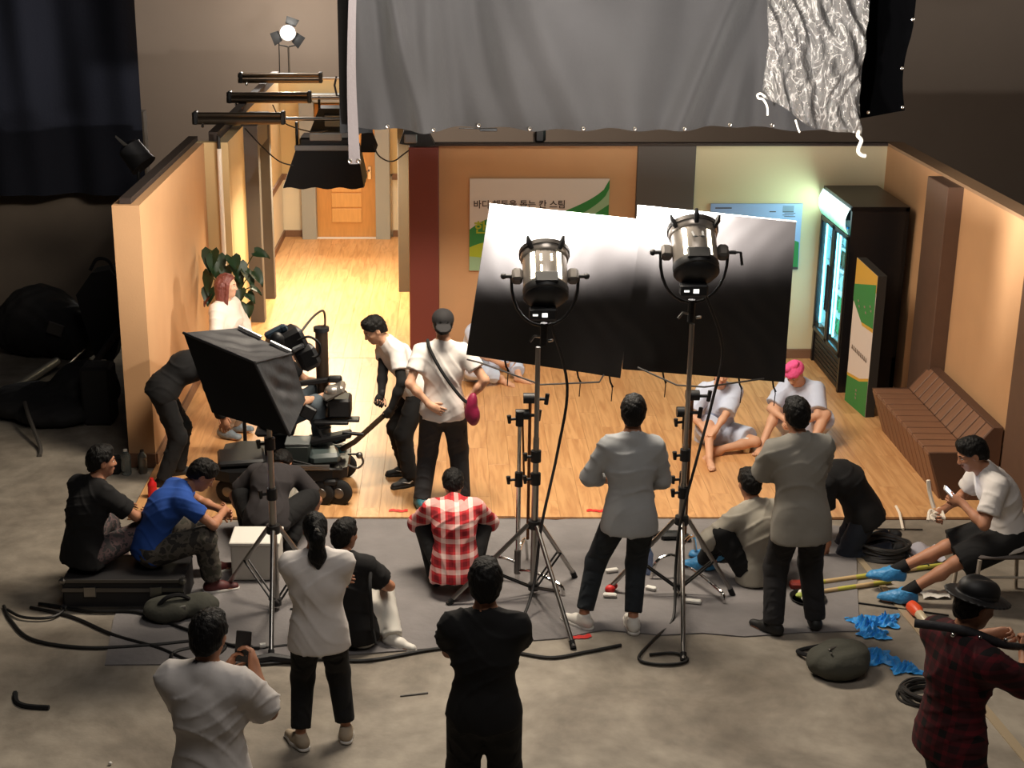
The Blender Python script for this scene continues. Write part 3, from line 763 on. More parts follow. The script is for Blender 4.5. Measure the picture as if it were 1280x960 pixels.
def tripod(name, base, hz, hub, feet, segs, collars, label, cat='light stand', group=None, brace=True, mt=STEEL):
    """light stand: telescoping pole, sliding hub, three legs with struts"""
    bx_, by_ = base
    t = thing(name, (bx_, by_, 0), label, cat, group)
    z = 0.05
    for z1, r in segs:
        q = MB(); q.cyl((bx_, by_, z), (bx_, by_, z1), r, n=14); q.build('pole', mt, t); z = z1 - 0.05
    for i, cz in enumerate(collars): knuckle(t, (bx_, by_, cz), -1 if i % 2 == 0 else -1)
    q = MB(); q.cyl((bx_, by_, hub - 0.03), (bx_, by_, hub + 0.03), 0.05, n=14); q.build('leg_hub', BLKP, t)
    q = MB(); q.cyl((bx_, by_, 0.05), (bx_, by_, 0.10), 0.04, n=12); q.build('brace_hub', BLKP, t)
    for (fx, fy) in feet:
        d = Vector((fx - bx_, fy - by_, 0)).normalized()
        a0 = Vector((bx_, by_, hub)) + d * 0.05; f0 = Vector((fx, fy, 0.02))
        q = MB(); q.cyl(a0, f0, 0.017, n=10); lg = q.build('leg', mt, t)
        q = MB(); q.cyl(f0 - (f0 - a0).normalized() * 0.05, f0 + Vector((0, 0, -0.012)), 0.022, n=10); q.build('foot', RUBBER, lg)
        m_ = a0.lerp(f0, 0.55)
        q = MB()
        for s_ in (-0.018, 0.018):
            o = Vector((-d.y, d.x, 0)) * s_
            q.cyl(Vector((bx_, by_, 0.08)) + d * .03 + o, m_ + o, 0.008, n=6)
        q.build('strut', BLK, t)
    return t
tripod('lamp_stand', (0.635, 10.0), 2.0, 0.578, [(0.867, 9.16), (0.0, 9.83), (0.97, 10.30)], [(0.95, 0.026), (1.25, 0.022), (1.93, 0.018)], [0.935, 1.11], 'steel tripod stand carrying the left film lamp', 'stand', 'lamp stands of the two film lamps')
tripod('lamp_stand', (1.711, 10.0), 2.1, 0.61, [(1.60, 8.99), (1.19, 10.05), (2.12, 9.99)], [(0.9, 0.026), (1.2, 0.022), (2.1, 0.018)], [0.83, 1.12], 'steel tripod stand carrying the right film lamp', 'stand', 'lamp stands of the two film lamps')

def cstand(base, zt, grip, arm, feet, label):
    bx_, by_ = base
    t = thing('grip_stand', (bx_, by_, 0), label, 'stand', 'grip stands holding the boards')
    q = MB(); q.cyl((bx_, by_, 0.02), (bx_, by_, zt * .62), 0.0175, n=12); q.build('pole', CHROME, t)
    q = MB(); q.cyl((bx_, by_, zt * .6), (bx_, by_, zt), 0.014, n=12); q.build('pole', CHROME, t)
    for cz in (zt * .62, zt - 0.04): knuckle(t, (bx_, by_, cz), -1, 0.03, 0.11)
    for i, (fx, fy) in enumerate(feet):
        z0 = 0.10 + 0.06 * i
        p0 = Vector((bx_, by_, z0)); p1 = Vector((fx, fy, 0.015)); d = (p1 - p0); d.z = 0
        q = MB(); q.tube(smooth_path([p0, p0 + d * .35 + Vector((0, 0, .03)), p0 + d * .78 + Vector((0, 0, .0)), p1 - d * .04 + Vector((0, 0, 0.06)), p1], 5), 0.0135, 8); q.build('leg', CHROME, t)
    q = MB(); q.cyl((bx_, by_, 0.08), (bx_, by_, 0.27), 0.026, n=12); q.build('leg_socket', DSTEEL, t)
    # grip head and arm
    for g in grip:
        q = MB(); q.cyl(Vector(g) - Vector((0.05, 0, 0)), Vector(g) + Vector((0.05, 0, 0)), 0.04, n=12); gh = q.build('grip_head', BLKP, t)
        q = MB(); q.cyl(Vector(g) + Vector((.05, -.02, 0)), Vector(g) + Vector((.11, -.02, 0)), 0.012); q.tube([Vector(g) + Vector((.115, -.02, -.04)), Vector(g) + Vector((.125, -.02, .04))], 0.016); q.build('knob', BLKP, gh)
    q = MB(); q.cyl((grip[0][0], grip[0][1], 0.35), grip[0], 0.012, n=8); q.cyl(grip[-1], (grip[-1][0] + .02, grip[-1][1], grip[-1][2] - .5), 0.008, n=8); q.build('riser', M('brown_rod', (120, 78, 48), 0.4, 0.6), t)
    q = MB(); q.tube(arm, 0.007, 8); q.build('arm', DSTEEL, t)
cstand((0.525, 10.22), 1.36, [(0.60, 10.24, 1.47), (0.545, 10.24, 1.345)], [(0.142, 10.72, 1.62), (0.242, 10.72, 1.593), (0.70, 10.62, 1.45), (1.15, 10.70, 1.445), (1.185, 10.72, 1.50)], [(0.86, 9.98), (0.2, 10.33), (0.62, 10.62)], 'chrome grip stand behind the left lamp stand holding the left board')
cstand((1.76, 10.32), 1.30, [(1.80, 10.34, 1.46), (1.74, 10.34, 1.33)], [(1.45, 10.80, 1.53), (1.73, 10.64, 1.44), (1.94, 10.64, 1.425), (2.42, 10.80, 1.44)], [(2.03, 9.85), (1.55, 10.27), (1.95, 10.66)], 'chrome grip stand behind the right lamp stand holding the right board')

# lamp power leads down to the floor
for pts, lb in (([(0.72, 10.02, 2.1), (0.86, 10.15, 1.6), (0.80, 10.12, 1.1), (0.68, 9.92, 0.6), (0.62, 9.75, 0.2), (0.5, 9.5, 0.02), (0.3, 9.38, 0.016), (0.05, 9.34, 0.016)], 'black power lead hanging down the left lamp stand'),
                ([(1.80, 10.02, 2.3), (1.95, 10.08, 1.9), (1.9, 10.08, 1.5), (1.80, 10.0, 1.1), (1.69, 9.9, 0.65), (1.66, 9.85, 0.3), (1.62, 9.6, 0.02), (1.45, 9.3, 0.016), (1.30, 9.02, 0.016), (1.38, 8.93, 0.016), (1.55, 8.93, 0.016), (1.63, 9.0, 0.016), (1.55, 9.08, 0.016), (1.38, 9.06, 0.016)], 'black power lead hanging down the right lamp stand')):
    q = MB(); q.tube(smooth_path(pts), 0.011, 7); top(q, 'power_lead', CABLE, lb, 'cable', base=(pts[-1][0], pts[-1][1], 0.0))

# ------------------------------------------------------------------ posters
PW_ = M('poster_white', (214, 206, 200), 0.5); PG = M('poster_green', (44, 128, 62), 0.5); PLG = M('poster_light_green', (146, 178, 140), 0.5)
PY = M('poster_lime', (164, 178, 44), 0.5); PBL = M('poster_blue', (150, 176, 224), 0.5); PDK = M('poster_dark', (62, 50, 48), 0.6); PMIX = M('poster_leaf', (104, 146, 50), 0.5)
po = thing('wall_poster', (1.0, 15.985, 1.035), 'wide white and green poster with Korean heading on the orange wall', 'poster')
q = MB(); q.box((0.996, 15.985, 1.548), (1.522, 0.02, 1.026), bev=0.003); q.build('board', PW_, po)
def flat(poly, y, mt, name, par): q = MB(); q.prism([(a, y, b) for a, b in poly], (0, -0.001, 0)); return q.build(name, mt, par, smooth=0)
arc1 = [(1.757, 2.055)] + [(1.757 - 0.62 * k / 10, 2.055 - 0.40 * (k / 10) ** 0.55) for k in range(1, 11)] + [(1.2, 1.5), (1.757, 1.40)]
flat(arc1, 15.9745, PG, 'green_swoosh', po)
arc2 = [(1.757, 1.96)] + [(1.757 - 0.40 * k / 10, 1.96 - 0.34 * (k / 10) ** 0.6) for k in range(1, 11)] + [(1.42, 1.55), (1.757, 1.78)]
flat(arc2, 15.973, PLG, 'pale_swoosh', po)
flat([(0.235, 1.50)] + [(0.235 + 0.45 * k / 8, 1.50 + 0.13 * math.sin(k / 8 * 2.6)) for k in range(1, 9)] + [(0.68, 1.04), (0.235, 1.04)], 15.9745, PG, 'green_field', po)
flat([(0.235, 1.30)] + [(0.235 + 0.4 * k / 8, 1.30 + 0.06 * math.sin(k / 8 * 3)) for k in range(1, 9)] + [(0.64, 1.14), (0.235, 1.16)], 15.973, PY, 'lime_band', po)
flat([(0.235, 1.20), (0.65, 1.16), (0.65, 1.04), (0.235, 1.04)], 15.972, PLG, 'pale_band', po)
def face_y(x, z, y): return Matrix.Translation((x, y, z)) @ Matrix.Rotation(R(90), 4, 'X')
text_mesh('바디 해독을 돕는 칸 스팀', 0.098, PDK, po, face_y(0.275, 1.745, 15.972), bold=0.0016)
text_mesh('한', 0.15, PY, po, face_y(0.285, 1.47, 15.971), bold=0.003)
p2 = thing('wall_poster', (3.37, 15.985, 1.05), 'pale blue and green poster on the cream wall behind right board', 'poster')
q = MB(); q.box((3.372, 15.985, 1.42), (1.005, 0.02, 0.736), bev=0.003); q.build('board', PBL, p2)
flat([(2.872, 1.36), (3.3, 1.44), (3.76, 1.40), (3.862, 1.36), (3.872, 1.08), (2.872, 1.08)], 15.974, PG, 'green_field', p2)
flat([(2.872, 1.08), (3.872, 1.08), (3.872, 1.054), (2.872, 1.054)], 15.973, PDK, 'dark_foot', p2)
flat([(3.66, 1.765), (3.78, 1.765), (3.78, 1.69), (3.66, 1.69)], 15.974, M('poster_slate', (116, 138, 168), 0.5), 'picture', p2)
q = MB(); q.box((3.01, 15.973, 1.74), (0.18, 0.002, 0.012)); q.box((3.55, 15.973, 1.70), (0.07, 0.002, 0.010))
for k in range(4): q.box((3.72 + 0.02 * (k % 2), 15.972, 1.70 - 0.018 * k), (0.12, 0.002, 0.006))
q.build('printed_lines', PDK, p2)

# ------------------------------------------------------------------ glass door fridge
FB = M('fridge_black', (16, 16, 19), 0.35)
fr = thing('display_fridge', (4.38, 15.33, 0.014), 'tall black glass door drinks fridge lit cyan against the cream wall', 'fridge')
y0, y1, x0, x1, zt = 14.74, 15.94, 4.08, 4.66, 1.99
INW = M('fridge_liner', (215, 232, 236), 0.5)
q = MB()
q.box((x1 - .02, (y0 + y1) / 2, 1.0), (0.04, y1 - y0, 1.97)); q.box(((x0 + x1) / 2, y0 + .025, 1.0), (x1 - x0, 0.05, 1.97)); q.box(((x0 + x1) / 2, y1 - .025, 1.0), (x1 - x0, 0.05, 1.97))
q.box(((x0 + x1) / 2, (y0 + y1) / 2, 1.97), (x1 - x0, y1 - y0, 0.05)); q.box(((x0 + x1) / 2 + .02, (y0 + y1) / 2, 0.21), (x1 - x0 - .04, y1 - y0, 0.40))
q.build('cabinet', FB, fr, smooth=0)
q = MB(); q.box((x0 + .035, (y0 + y1) / 2, 0.19), (0.03, y1 - y0 - .06, 0.33), bev=0.01)
for k in range(5): q.box((x0 + .018, (y0 + y1) / 2, 0.09 + 0.05 * k), (0.012, y1 - y0 - .2, 0.02))
q.build('grille', BLKP, fr)
q = MB(); q.box((x1 - .05, (y0 + y1) / 2, 1.02), (0.01, y1 - y0 - .1, 1.2)); q.box((x0 + .3, y0 + .056, 1.02), (0.5, 0.01, 1.2)); q.box((x0 + .3, y1 - .056, 1.02), (0.5, 0.01, 1.2)); q.build('liner', INW, fr, smooth=0)
TUBE = M('cyan_tube_light', (170, 240, 255), 0.4, emit=(120, 225, 255), estr=7.0)
SIGN = None
def sign_mat():
    m = bpy.data.materials.new('backlit_header'); m.use_nodes = True
    nt = m.node_tree; N = nt.nodes; L = nt.links; b = N['Principled BSDF']
    tc = N.new('ShaderNodeTexCoord'); sp = N.new('ShaderNodeSeparateXYZ'); L.new(tc.outputs['Object'], sp.inputs[0])
    n = N.new('ShaderNodeTexNoise'); n.inputs['Scale'].default_value = 16; L.new(tc.outputs['Object'], n.inputs['Vector'])
    ad = N.new('ShaderNodeMath'); ad.operation = 'MULTIPLY_ADD'; L.new(n.outputs['Fac'], ad.inputs[0]); ad.inputs[1].default_value = 0.14; L.new(sp.outputs[2], ad.inputs[2])
    cr = N.new('ShaderNodeValToRGB'); mr = N.new('ShaderNodeMapRange'); mr.inputs[1].default_value = 1.68; mr.inputs[2].default_value = 2.0
    L.new(ad.outputs[0], mr.inputs[0]); L.new(mr.outputs[0], cr.inputs[0])
    e = cr.color_ramp.elements; e[0].color = lin((120, 225, 215)) + (1,); e[1].color = lin((225, 255, 255)) + (1,); e[0].position = 0.1; e[1].position = 0.55
    x = e.new(0.3); x.color = lin((40, 190, 150)) + (1,)
    L.new(cr.outputs[0], b.inputs['Emission Color']); b.inputs['Emission Strength'].default_value = 1.15
    b.inputs['Base Color'].default_value = (0.6, 0.8, 0.8, 1)
    return m
q = MB(); q.grid(lambda u, v: (x0 - 0.015 - 0.05 * math.sin(math.pi * v) * 0.8, y1 - .03 - u * (y1 - y0 - .06), 1.70 + v * 0.27), 12, 10); q.build('header_sign', sign_mat(), fr, smooth=180)
def glass_mat():
    m = bpy.data.materials.new('door_glass'); m.use_nodes = True
    nt = m.node_tree; N = nt.nodes; L = nt.links; out = N['Material Output']; N.remove(N['Principled BSDF'])
    t = N.new('ShaderNodeBsdfTransparent'); t.inputs[0].default_value = (0.86, 0.95, 0.97, 1)
    g = N.new('ShaderNodeBsdfGlossy'); g.inputs['Roughness'].default_value = 0.05
    mx = N.new('ShaderNodeMixShader'); mx.inputs[0].default_value = 0.07; L.new(t.outputs[0], mx.inputs[1]); L.new(g.outputs[0], mx.inputs[2]); L.new(mx.outputs[0], out.inputs[0])
    return m
GLASS = glass_mat()
ym = (y0 + y1) / 2
for ya, yb in ((y0 + .03, ym - .005), (ym + .005, y1 - .03)):
    dn = thing('fridge_door', (x0, (ya + yb) / 2, 0.4), '', ''); 
    for k in ('label', 'category'): del dn[k]
    bpy.data.objects.remove(dn)
    q = MB(); yc = (ya + yb) / 2; zc = 1.04
    for yy in (ya + .025, yb - .025): q.box((x0 - .0, yy, zc), (0.03, 0.05, 1.28), bev=0.005)
    for zz in (0.42, 1.66): q.box((x0 - .0, yc, zz), (0.03, yb - ya, 0.05), bev=0.005)
    dd = q.build('door', FB, fr)
    q = MB(); q.box((x0, yc, zc), (0.008, yb - ya - .09, 1.20)); q.build('pane', GLASS, dd, smooth=0)
    q = MB(); q.box((x0 - .035, ya + .03 if ya > ym - .1 and ya > y0 + .1 else yb - .03, 1.0), (0.02, 0.02, 0.5), bev=0.004); q.build('handle', BLKP, dd)
    for yy in (ya + .06, yb - .06):
        q = MB(); q.cyl((x0 + .05, yy, 0.48), (x0 + .05, yy, 1.60), 0.012, n=8); q.build('tube_light', TUBE, fr)
for k in range(5):
    q = MB(); q.box((x0 + .29, ym, 0.46 + 0.245 * k), (0.44, y1 - y0 - .13, 0.012)); q.build('shelf', M('wire_shelf', (190, 205, 210), 0.4, 0.3), fr)
light('fridge_glow', 'AREA', (x0 + .12, ym, 1.1), (x0 - 1.5, ym - .3, 0.9), 9, (0.55, 0.92, 1.0), 1.0, 1.0)
light('fridge_sign_glow', 'AREA', (x0 - .12, ym + .2, 1.84), (2.6, 15.9, 1.6), 7, (0.66, 1.0, 0.8), 0.8, 0.25)
cols = [('green', (46, 168, 96)), ('white', (228, 238, 236)), ('brown', (120, 84, 58)), ('yellow', (226, 196, 64)), ('blue', (60, 150, 220)), ('teal', (40, 176, 176))]
plan = [[4, 1, 0, 4, 5], [0, 2, 3, 1, 0]]    # left (far) door, right (near) door: bottom shelf first
plan = [[0, 0, 1, 2, 1], [4, 1, 3, 2, 0]]
NM = ['lowest', 'second', 'middle', 'fourth', 'topmost']
for di, (ya, yb) in enumerate(((ym + .09, y1 - .13), (y0 + .13, ym - .09))):
    for k in range(5):
        cn, rgb = cols[plan[di][k]]
        src = None
        for j in range(4):
            yy = ya + (yb - ya) * j / 3
            if src is None:
                q = MB(); q.lathe([(0.034, 0), (0.036, 0.01), (0.036, 0.12), (0.030, 0.145), (0.014, 0.165), (0.014, 0.18)], n=14)
                o = thing('drink_bottle', (x0 + .16, yy, 0.4665 + .245 * k), '', 'bottle')
                q.build('bottle_body', M('bottle_' + cn, rgb, 0.25), o, local=True)
                q = MB(); q.lathe([(0.016, 0.178), (0.016, 0.197)], n=12); q.build('cap', WHITE if cn != 'white' else M('bottle_blue', (60, 150, 220), 0.25), o, local=True)
                src = o
            else:
                o = copy_tree(src); o.location = (x0 + .16, yy, 0.4665 + .245 * k)
            o['label'] = f"{cn} drink bottle on the {NM[k]} fridge shelf behind the {'far' if di == 0 else 'near'} glass door"
            o['group'] = f"{cn} bottles on the {NM[k]} shelf, {'far' if di == 0 else 'near'} door"

# standing banner box in front of the fridge
bn = thing('standing_banner', (4.19, 14.2, 0.014), 'slim standing banner box with green and yellow print beside the fridge', 'banner')
BNR = [Vector((4.105, 14.50, 0)), Vector((4.165, 13.95, 0))]
def bp(u, z, off=0.0): p = BNR[0].lerp(BNR[1], u); return (p.x - off, p.y, z)
q = MB(); q.prism([bp(0, .02), bp(1, .02), bp(1, 1.47), bp(0, 1.53)], (0.09, 0.01, 0)); q.build('core', M('banner_side', (38, 34, 30), 0.7), bn, smooth=0)
def bflat(pts, off, mt, nm): q = MB(); q.prism([bp(u, z, off) for u, z in pts], (-0.001, 0, 0)); q.build(nm, mt, bn, smooth=0)
bflat([(0, .02), (1, .02), (1, 1.47), (0, 1.53)], 0.002, M('banner_white', (216, 204, 196), 0.5), 'white_field')
bflat([(0, 1.26), (1, 1.30), (1, 1.47), (0, 1.53)], 0.004, M('banner_ochre', (206, 160, 60), 0.5), 'ochre_field')
bflat([(0, 1.10), (0.0, 1.26), (0.98, 1.38), (1, 0.94), (0.45, 0.93)], 0.006, PG, 'green_field')
bflat([(0.45, 0.93), (1, 0.94), (1, 0.90), (0.5, 0.90)], 0.005, M('banner_ochre', (206, 160, 60), 0.5), 'ochre_line')
bflat([(0.02, 0.30), (0.0, 0.02), (1, 0.02), (1, 0.40), (0.6, 0.33)], 0.006, PG, 'green_foot')
bflat([(0.0, 0.33), (0.6, 0.36), (1, 0.43), (1, 0.40), (0.6, 0.33), (0.02, 0.30)], 0.005, M('banner_ochre', (206, 160, 60), 0.5), 'ochre_line')
q = MB()
for k in range(9):
    p = bp(0.14 + 0.085 * k, 0.62 - 0.004 * k, 0.006); q.box(p, (0.002, 0.028, 0.045)); q.box((p[0], p[1] + .004, p[2] - .01), (0.002, 0.04, 0.008))
for u, z in ((0.25, 1.12), (0.3, 1.07), (0.55, 1.10), (0.62, 1.05), (0.8, 1.14), (0.85, 1.10), (0.5, 0.18), (0.5, 0.14), (0.5, 0.22)): q.box(bp(u, z, 0.008), (0.002, 0.05, 0.02))
q.build('printed_marks', M('banner_print', (140, 124, 112), 0.6), bn, smooth=0)

# ------------------------------------------------------------------ slatted bench
SL = M('bench_slat', (124, 88, 66), 0.5, var=0.10, vscale=4, stretch=(1, 5, 1)); SLD = M('bench_frame', (84, 58, 44), 0.6)
be = thing('slatted_bench', (4.42, 12.7, 0.0), 'long brown slatted bench with low back along the right wall', 'bench')
q = MB(); prof = [(4.27, 0.015), (4.14, 0.425), (4.46, 0.425), (4.63, 0.64), (4.66, 0.64), (4.66, 0.015)]
q.prism([(x, 11.84, z) for x, z in prof], (0, 1.72, 0)); q.build('carcass', SLD, be, smooth=0)
N_ = 11; pit = 1.76 / N_
for part, seg in (('front_slat', ((4.24, 0.02), (4.105, 0.435))), ('seat_slat', ((4.10, 0.445), (4.45, 0.440))), ('back_slat', ((4.455, 0.45), (4.625, 0.665)))):
    src = None
    (ax, az), (bx_, bz) = seg
    d = Vector((bx_ - ax, 0, bz - az)); L_ = d.length; dn = d.normalized(); nrm = Vector((dn.z, 0, -dn.x)); nrm = -nrm if (part == 'seat_slat' and nrm.z < 0) or (part != 'seat_slat' and nrm.x > 0) else nrm
    rot = Matrix((dn, Vector((0, 1, 0)), dn.cross(Vector((0, 1, 0))))).transposed()
    for k in range(N_):
        if src is None:
            q = MB(); q.box((0, 0, 0), (L_, pit - 0.022, 0.02), rot, 0.004); o = src = q.build(part, SL, be, local=True, smooth=0)
        else: o = src.copy(); COL.objects.link(o)
        o.location = Vector(((ax + bx_) / 2, 11.82 + pit * (k + .5), (az + bz) / 2)) - Vector(ORG[be.name])
for y in (11.81, 13.575):
    q = MB(); q.prism([(4.25, y - .012, 0.012), (4.095, y - .012, 0.455), (4.45, y - .012, 0.455), (4.62, y - .012, 0.68), (4.70, y - .012, 0.68), (4.70, y - .012, 0.012)], (0, 0.025, 0)); q.build('end_panel', SLD, be, smooth=0)
q = MB(); q.box((4.665, 12.69, 0.668), (0.09, 1.76, 0.03), bev=0.006); q.build('top_rail', SLD, be)

# ------------------------------------------------------------------ plant and white pipe
pl = thing('potted_plant', (-2.36, 15.5, 0.014), 'potted plant with large dark heart shaped leaves by the left wall', 'plant')
q = MB(); q.lathe([(0.13, 0), (0.15, 0.02), (0.19, 0.42), (0.20, 0.44), (0.17, 0.44), (0.16, 0.40)], c=(-2.36, 15.5, 0.016), n=20); q.build('pot', M('grey_pot', (120, 116, 112), 0.5), pl)
q = MB(); q.lathe([(0.001, 0.0), (0.165, 0.0)], c=(-2.36, 15.5, 0.425), n=20, cap=False); q.build('soil', M('soil', (48, 36, 28), 0.95), pl)
LEAF = M('dark_leaf', (34, 58, 34), 0.45, var=0.25, vscale=8); LEAFB = M('red_leaf', (96, 48, 34), 0.5)
def leaf(p, L_, yaw, pitch, roll, mt):
    hp = [(0, 0), (-0.30, -0.16), (-0.48, 0.0), (-0.46, 0.28), (-0.30, 0.62), (0, 1.05), (0.30, 0.62), (0.46, 0.28), (0.48, 0.0), (0.30, -0.16)]
    m = Matrix.Translation(p) @ Matrix.Rotation(yaw, 4, 'Z') @ Matrix.Rotation(pitch, 4, 'X') @ Matrix.Rotation(roll, 4, 'Y')
    q = MB(); v = []; 
    mid = [(0, t) for t in (0, 0.28, 0.62, 1.05)]
    rows = [(-0.05, 0.30, 0.16), (0.0, 0.48, 0.02), (0.28, 0.46, 0), (0.62, 0.30, 0), (0.88, 0.13, 0), (1.05, 0.004, 0)]
    for (y, w_, dip) in rows:
        for s_ in (-1, -0.5, 0, 0.5, 1):
            v.append(m @ Vector((s_ * w_ * L_, (y - dip * abs(s_)) * L_, L_ * (-0.22 * (y - .2) ** 2 - 0.14 * (1 - abs(s_))))))
    f = [(i * 5 + j, i * 5 + j + 1, i * 5 + j + 6, i * 5 + j + 5) for i in range(5) for j in range(4)]
    q.add(v, f); return q.build('leaf', mt, pl, smooth=60)
stem0 = Vector((-2.36, 15.5, 0.43))
lv = [((-2.52, 15.36, 1.40), .21, 2.9, -1.2, .1), ((-2.46, 15.35, 1.34), .22, 3.3, -1.2, -.2), ((-2.55, 15.35, 1.16), .22, 2.6, -1.3, .3), ((-2.56, 15.38, 0.98), .17, 2.9, -1.1, 0), ((-2.5, 15.5, 1.22), .22, 2.2, -.9, .4),
      ((-2.28, 15.3, 1.36), .17, 3.6, -.7, 0), ((-2.22, 15.3, 1.28), .20, 3.5, -1.1, -.2), ((-2.14, 15.3, 1.20), .20, 4.0, -.9, -.3), ((-2.26, 15.3, 1.12), .18, 3.3, -1.2, 0), ((-2.04, 15.35, 1.40), .15, 4.6, -.3, .5),
      ((-2.05, 15.3, 1.20), .17, 4.3, -.9, .2), ((-2.20, 15.2, 1.02), .13, 3.2, -1.0, 0), ((-2.12, 15.2, 0.98), .12, 4.2, -.7, .3), ((-2.14, 15.2, 0.86), .16, 3.5, -1.2, .2), ((-2.07, 15.2, 1.05), .12, 4.5, -.5, 0), ((-2.36, 15.35, 1.24), .16, 3.1, -1.0, 0)]
for p, L_, a, b_, c_ in lv:
    leaf(Vector(p), L_ * 1.05, a, b_, c_, LEAF)
    q = MB(); q.tube(smooth_path([stem0, stem0.lerp(Vector(p), .5) + Vector((0, 0, .18)), Vector(p)], 5), 0.006, 6); q.build('stem', M('stem_green', (70, 84, 48), 0.6), pl)
leaf(Vector((-2.56, 15.36, 0.92)), .13, 2.4, -.8, .2, LEAFB)
wp = MB(); wp.cyl((-2.50, 16.16, 0.015), (-2.50, 16.16, 2.36), 0.026, n=14)
pp = thing('white_pipe', (-2.50, 16.16, 0.014), 'upright white pipe with dark tip behind the plant', 'pipe'); wp.build('tube', M('white_pipe', (235, 226, 212), 0.5), pp)
q = MB(); q.cyl((-2.50, 16.16, 2.35), (-2.50, 16.16, 2.50), 0.02, n=12); q.build('tip', BLKP, pp)

# ------------------------------------------------------------------ people: one smooth implicit surface per body, clothes as children
class SDF:
    def __init__(s): s.pr = []
    def cap(s, a, b, r1, r2, k=0.03, clip=None, sq=None): s.pr.append(('c', np.array(a, float), np.array(b, float), r1, r2, k, clip, sq)); return s
    def ell(s, c, r, rot=None, k=0.03, clip=None): s.pr.append(('e', np.array(c, float), np.array(r, float), np.eye(3) if rot is None else np.array(rot, float), None, k, clip, None)); return s
    def cut(s, c, r, rot=None, k=0.01): s.pr.append(('-', np.array(c, float), np.array(r, float), np.eye(3) if rot is None else np.array(rot, float), None, k, None, None)); return s
    def mesh(s, h, post=None):
        lo = np.full(3, 1e9); hi = -lo
        for p in s.pr:
            if p[0] == '-': continue
            if p[0] == 'c':
                m = max(p[3], p[4]); a = np.minimum(p[1], p[2]) - m; b = np.maximum(p[1], p[2]) + m
            else:
                ext = np.abs(p[3]) @ p[2]; a = p[1] - ext; b = p[1] + ext
            lo = np.minimum(lo, a); hi = np.maximum(hi, b)
        lo -= 3 * h; hi += 3 * h
        n = np.ceil((hi - lo) / h).astype(int) + 1
        D = np.full(n, 0.5, np.float32)
        ax = [(lo[i] + h * np.arange(n[i])).astype(np.float32) for i in range(3)]
        for p in s.pr:
            k = p[5]; mg = k + 3 * h
            if p[0] == 'c':
                m = max(p[3], p[4]); a = np.minimum(p[1], p[2]) - m; b = np.maximum(p[1], p[2]) + m
            else:
                ext = np.abs(p[3]) @ p[2]; a = p[1] - ext; b = p[1] + ext
            i0 = np.clip(np.floor((a - mg - lo) / h).astype(int), 0, n); i1 = np.clip(np.ceil((b + mg - lo) / h).astype(int) + 1, 0, n)
            if np.any(i1 <= i0): continue
            X = ax[0][i0[0]:i1[0]][:, None, None]; Y = ax[1][i0[1]:i1[1]][None, :, None]; Z = ax[2][i0[2]:i1[2]][None, None, :]
            if p[0] == 'c':
                d = p[2] - p[1]; L2 = max(float(d @ d), 1e-9)
                px, py, pz = X - p[1][0], Y - p[1][1], Z - p[1][2]
                t = np.clip((px * d[0] + py * d[1] + pz * d[2]) / L2, 0, 1)
                qx, qy, qz = px - t * d[0], py - t * d[1], pz - t * d[2]
                dd = np.sqrt(qx * qx + qy * qy + qz * qz) - (p[3] + (p[4] - p[3]) * t)
            else:
                px, py, pz = X - p[1][0], Y - p[1][1], Z - p[1][2]; Rm = p[3]
                u = [(px * Rm[0, i] + py * Rm[1, i] + pz * Rm[2, i]) / p[2][i] for i in range(3)]
                k0 = np.sqrt(u[0] ** 2 + u[1] ** 2 + u[2] ** 2)
                k1 = np.sqrt(sum((u[i] / p[2][i]) ** 2 for i in range(3))) + 1e-9
                dd = k0 * (k0 - 1) / k1
            if p[6] is not None:
                for (cp, cn) in p[6]:
                    dd = np.maximum(dd, (X - cp[0]) * cn[0] + (Y - cp[1]) * cn[1] + (Z - cp[2]) * cn[2])
            S = D[i0[0]:i1[0], i0[1]:i1[1], i0[2]:i1[2]]
            if p[0] == '-':
                dd = -dd; hh = np.maximum(k - np.abs(S - dd), 0) / k
                D[i0[0]:i1[0], i0[1]:i1[1], i0[2]:i1[2]] = np.maximum(S, dd) + hh * hh * k * 0.25
            else:
                hh = np.maximum(k - np.abs(S - dd), 0) / k
                D[i0[0]:i1[0], i0[1]:i1[1], i0[2]:i1[2]] = np.minimum(S, dd) - hh * hh * k * 0.25
        if post is not None: D = post(D, ax[0][:, None, None], ax[1][None, :, None], ax[2][None, None, :])
        return nets(D, lo, h)

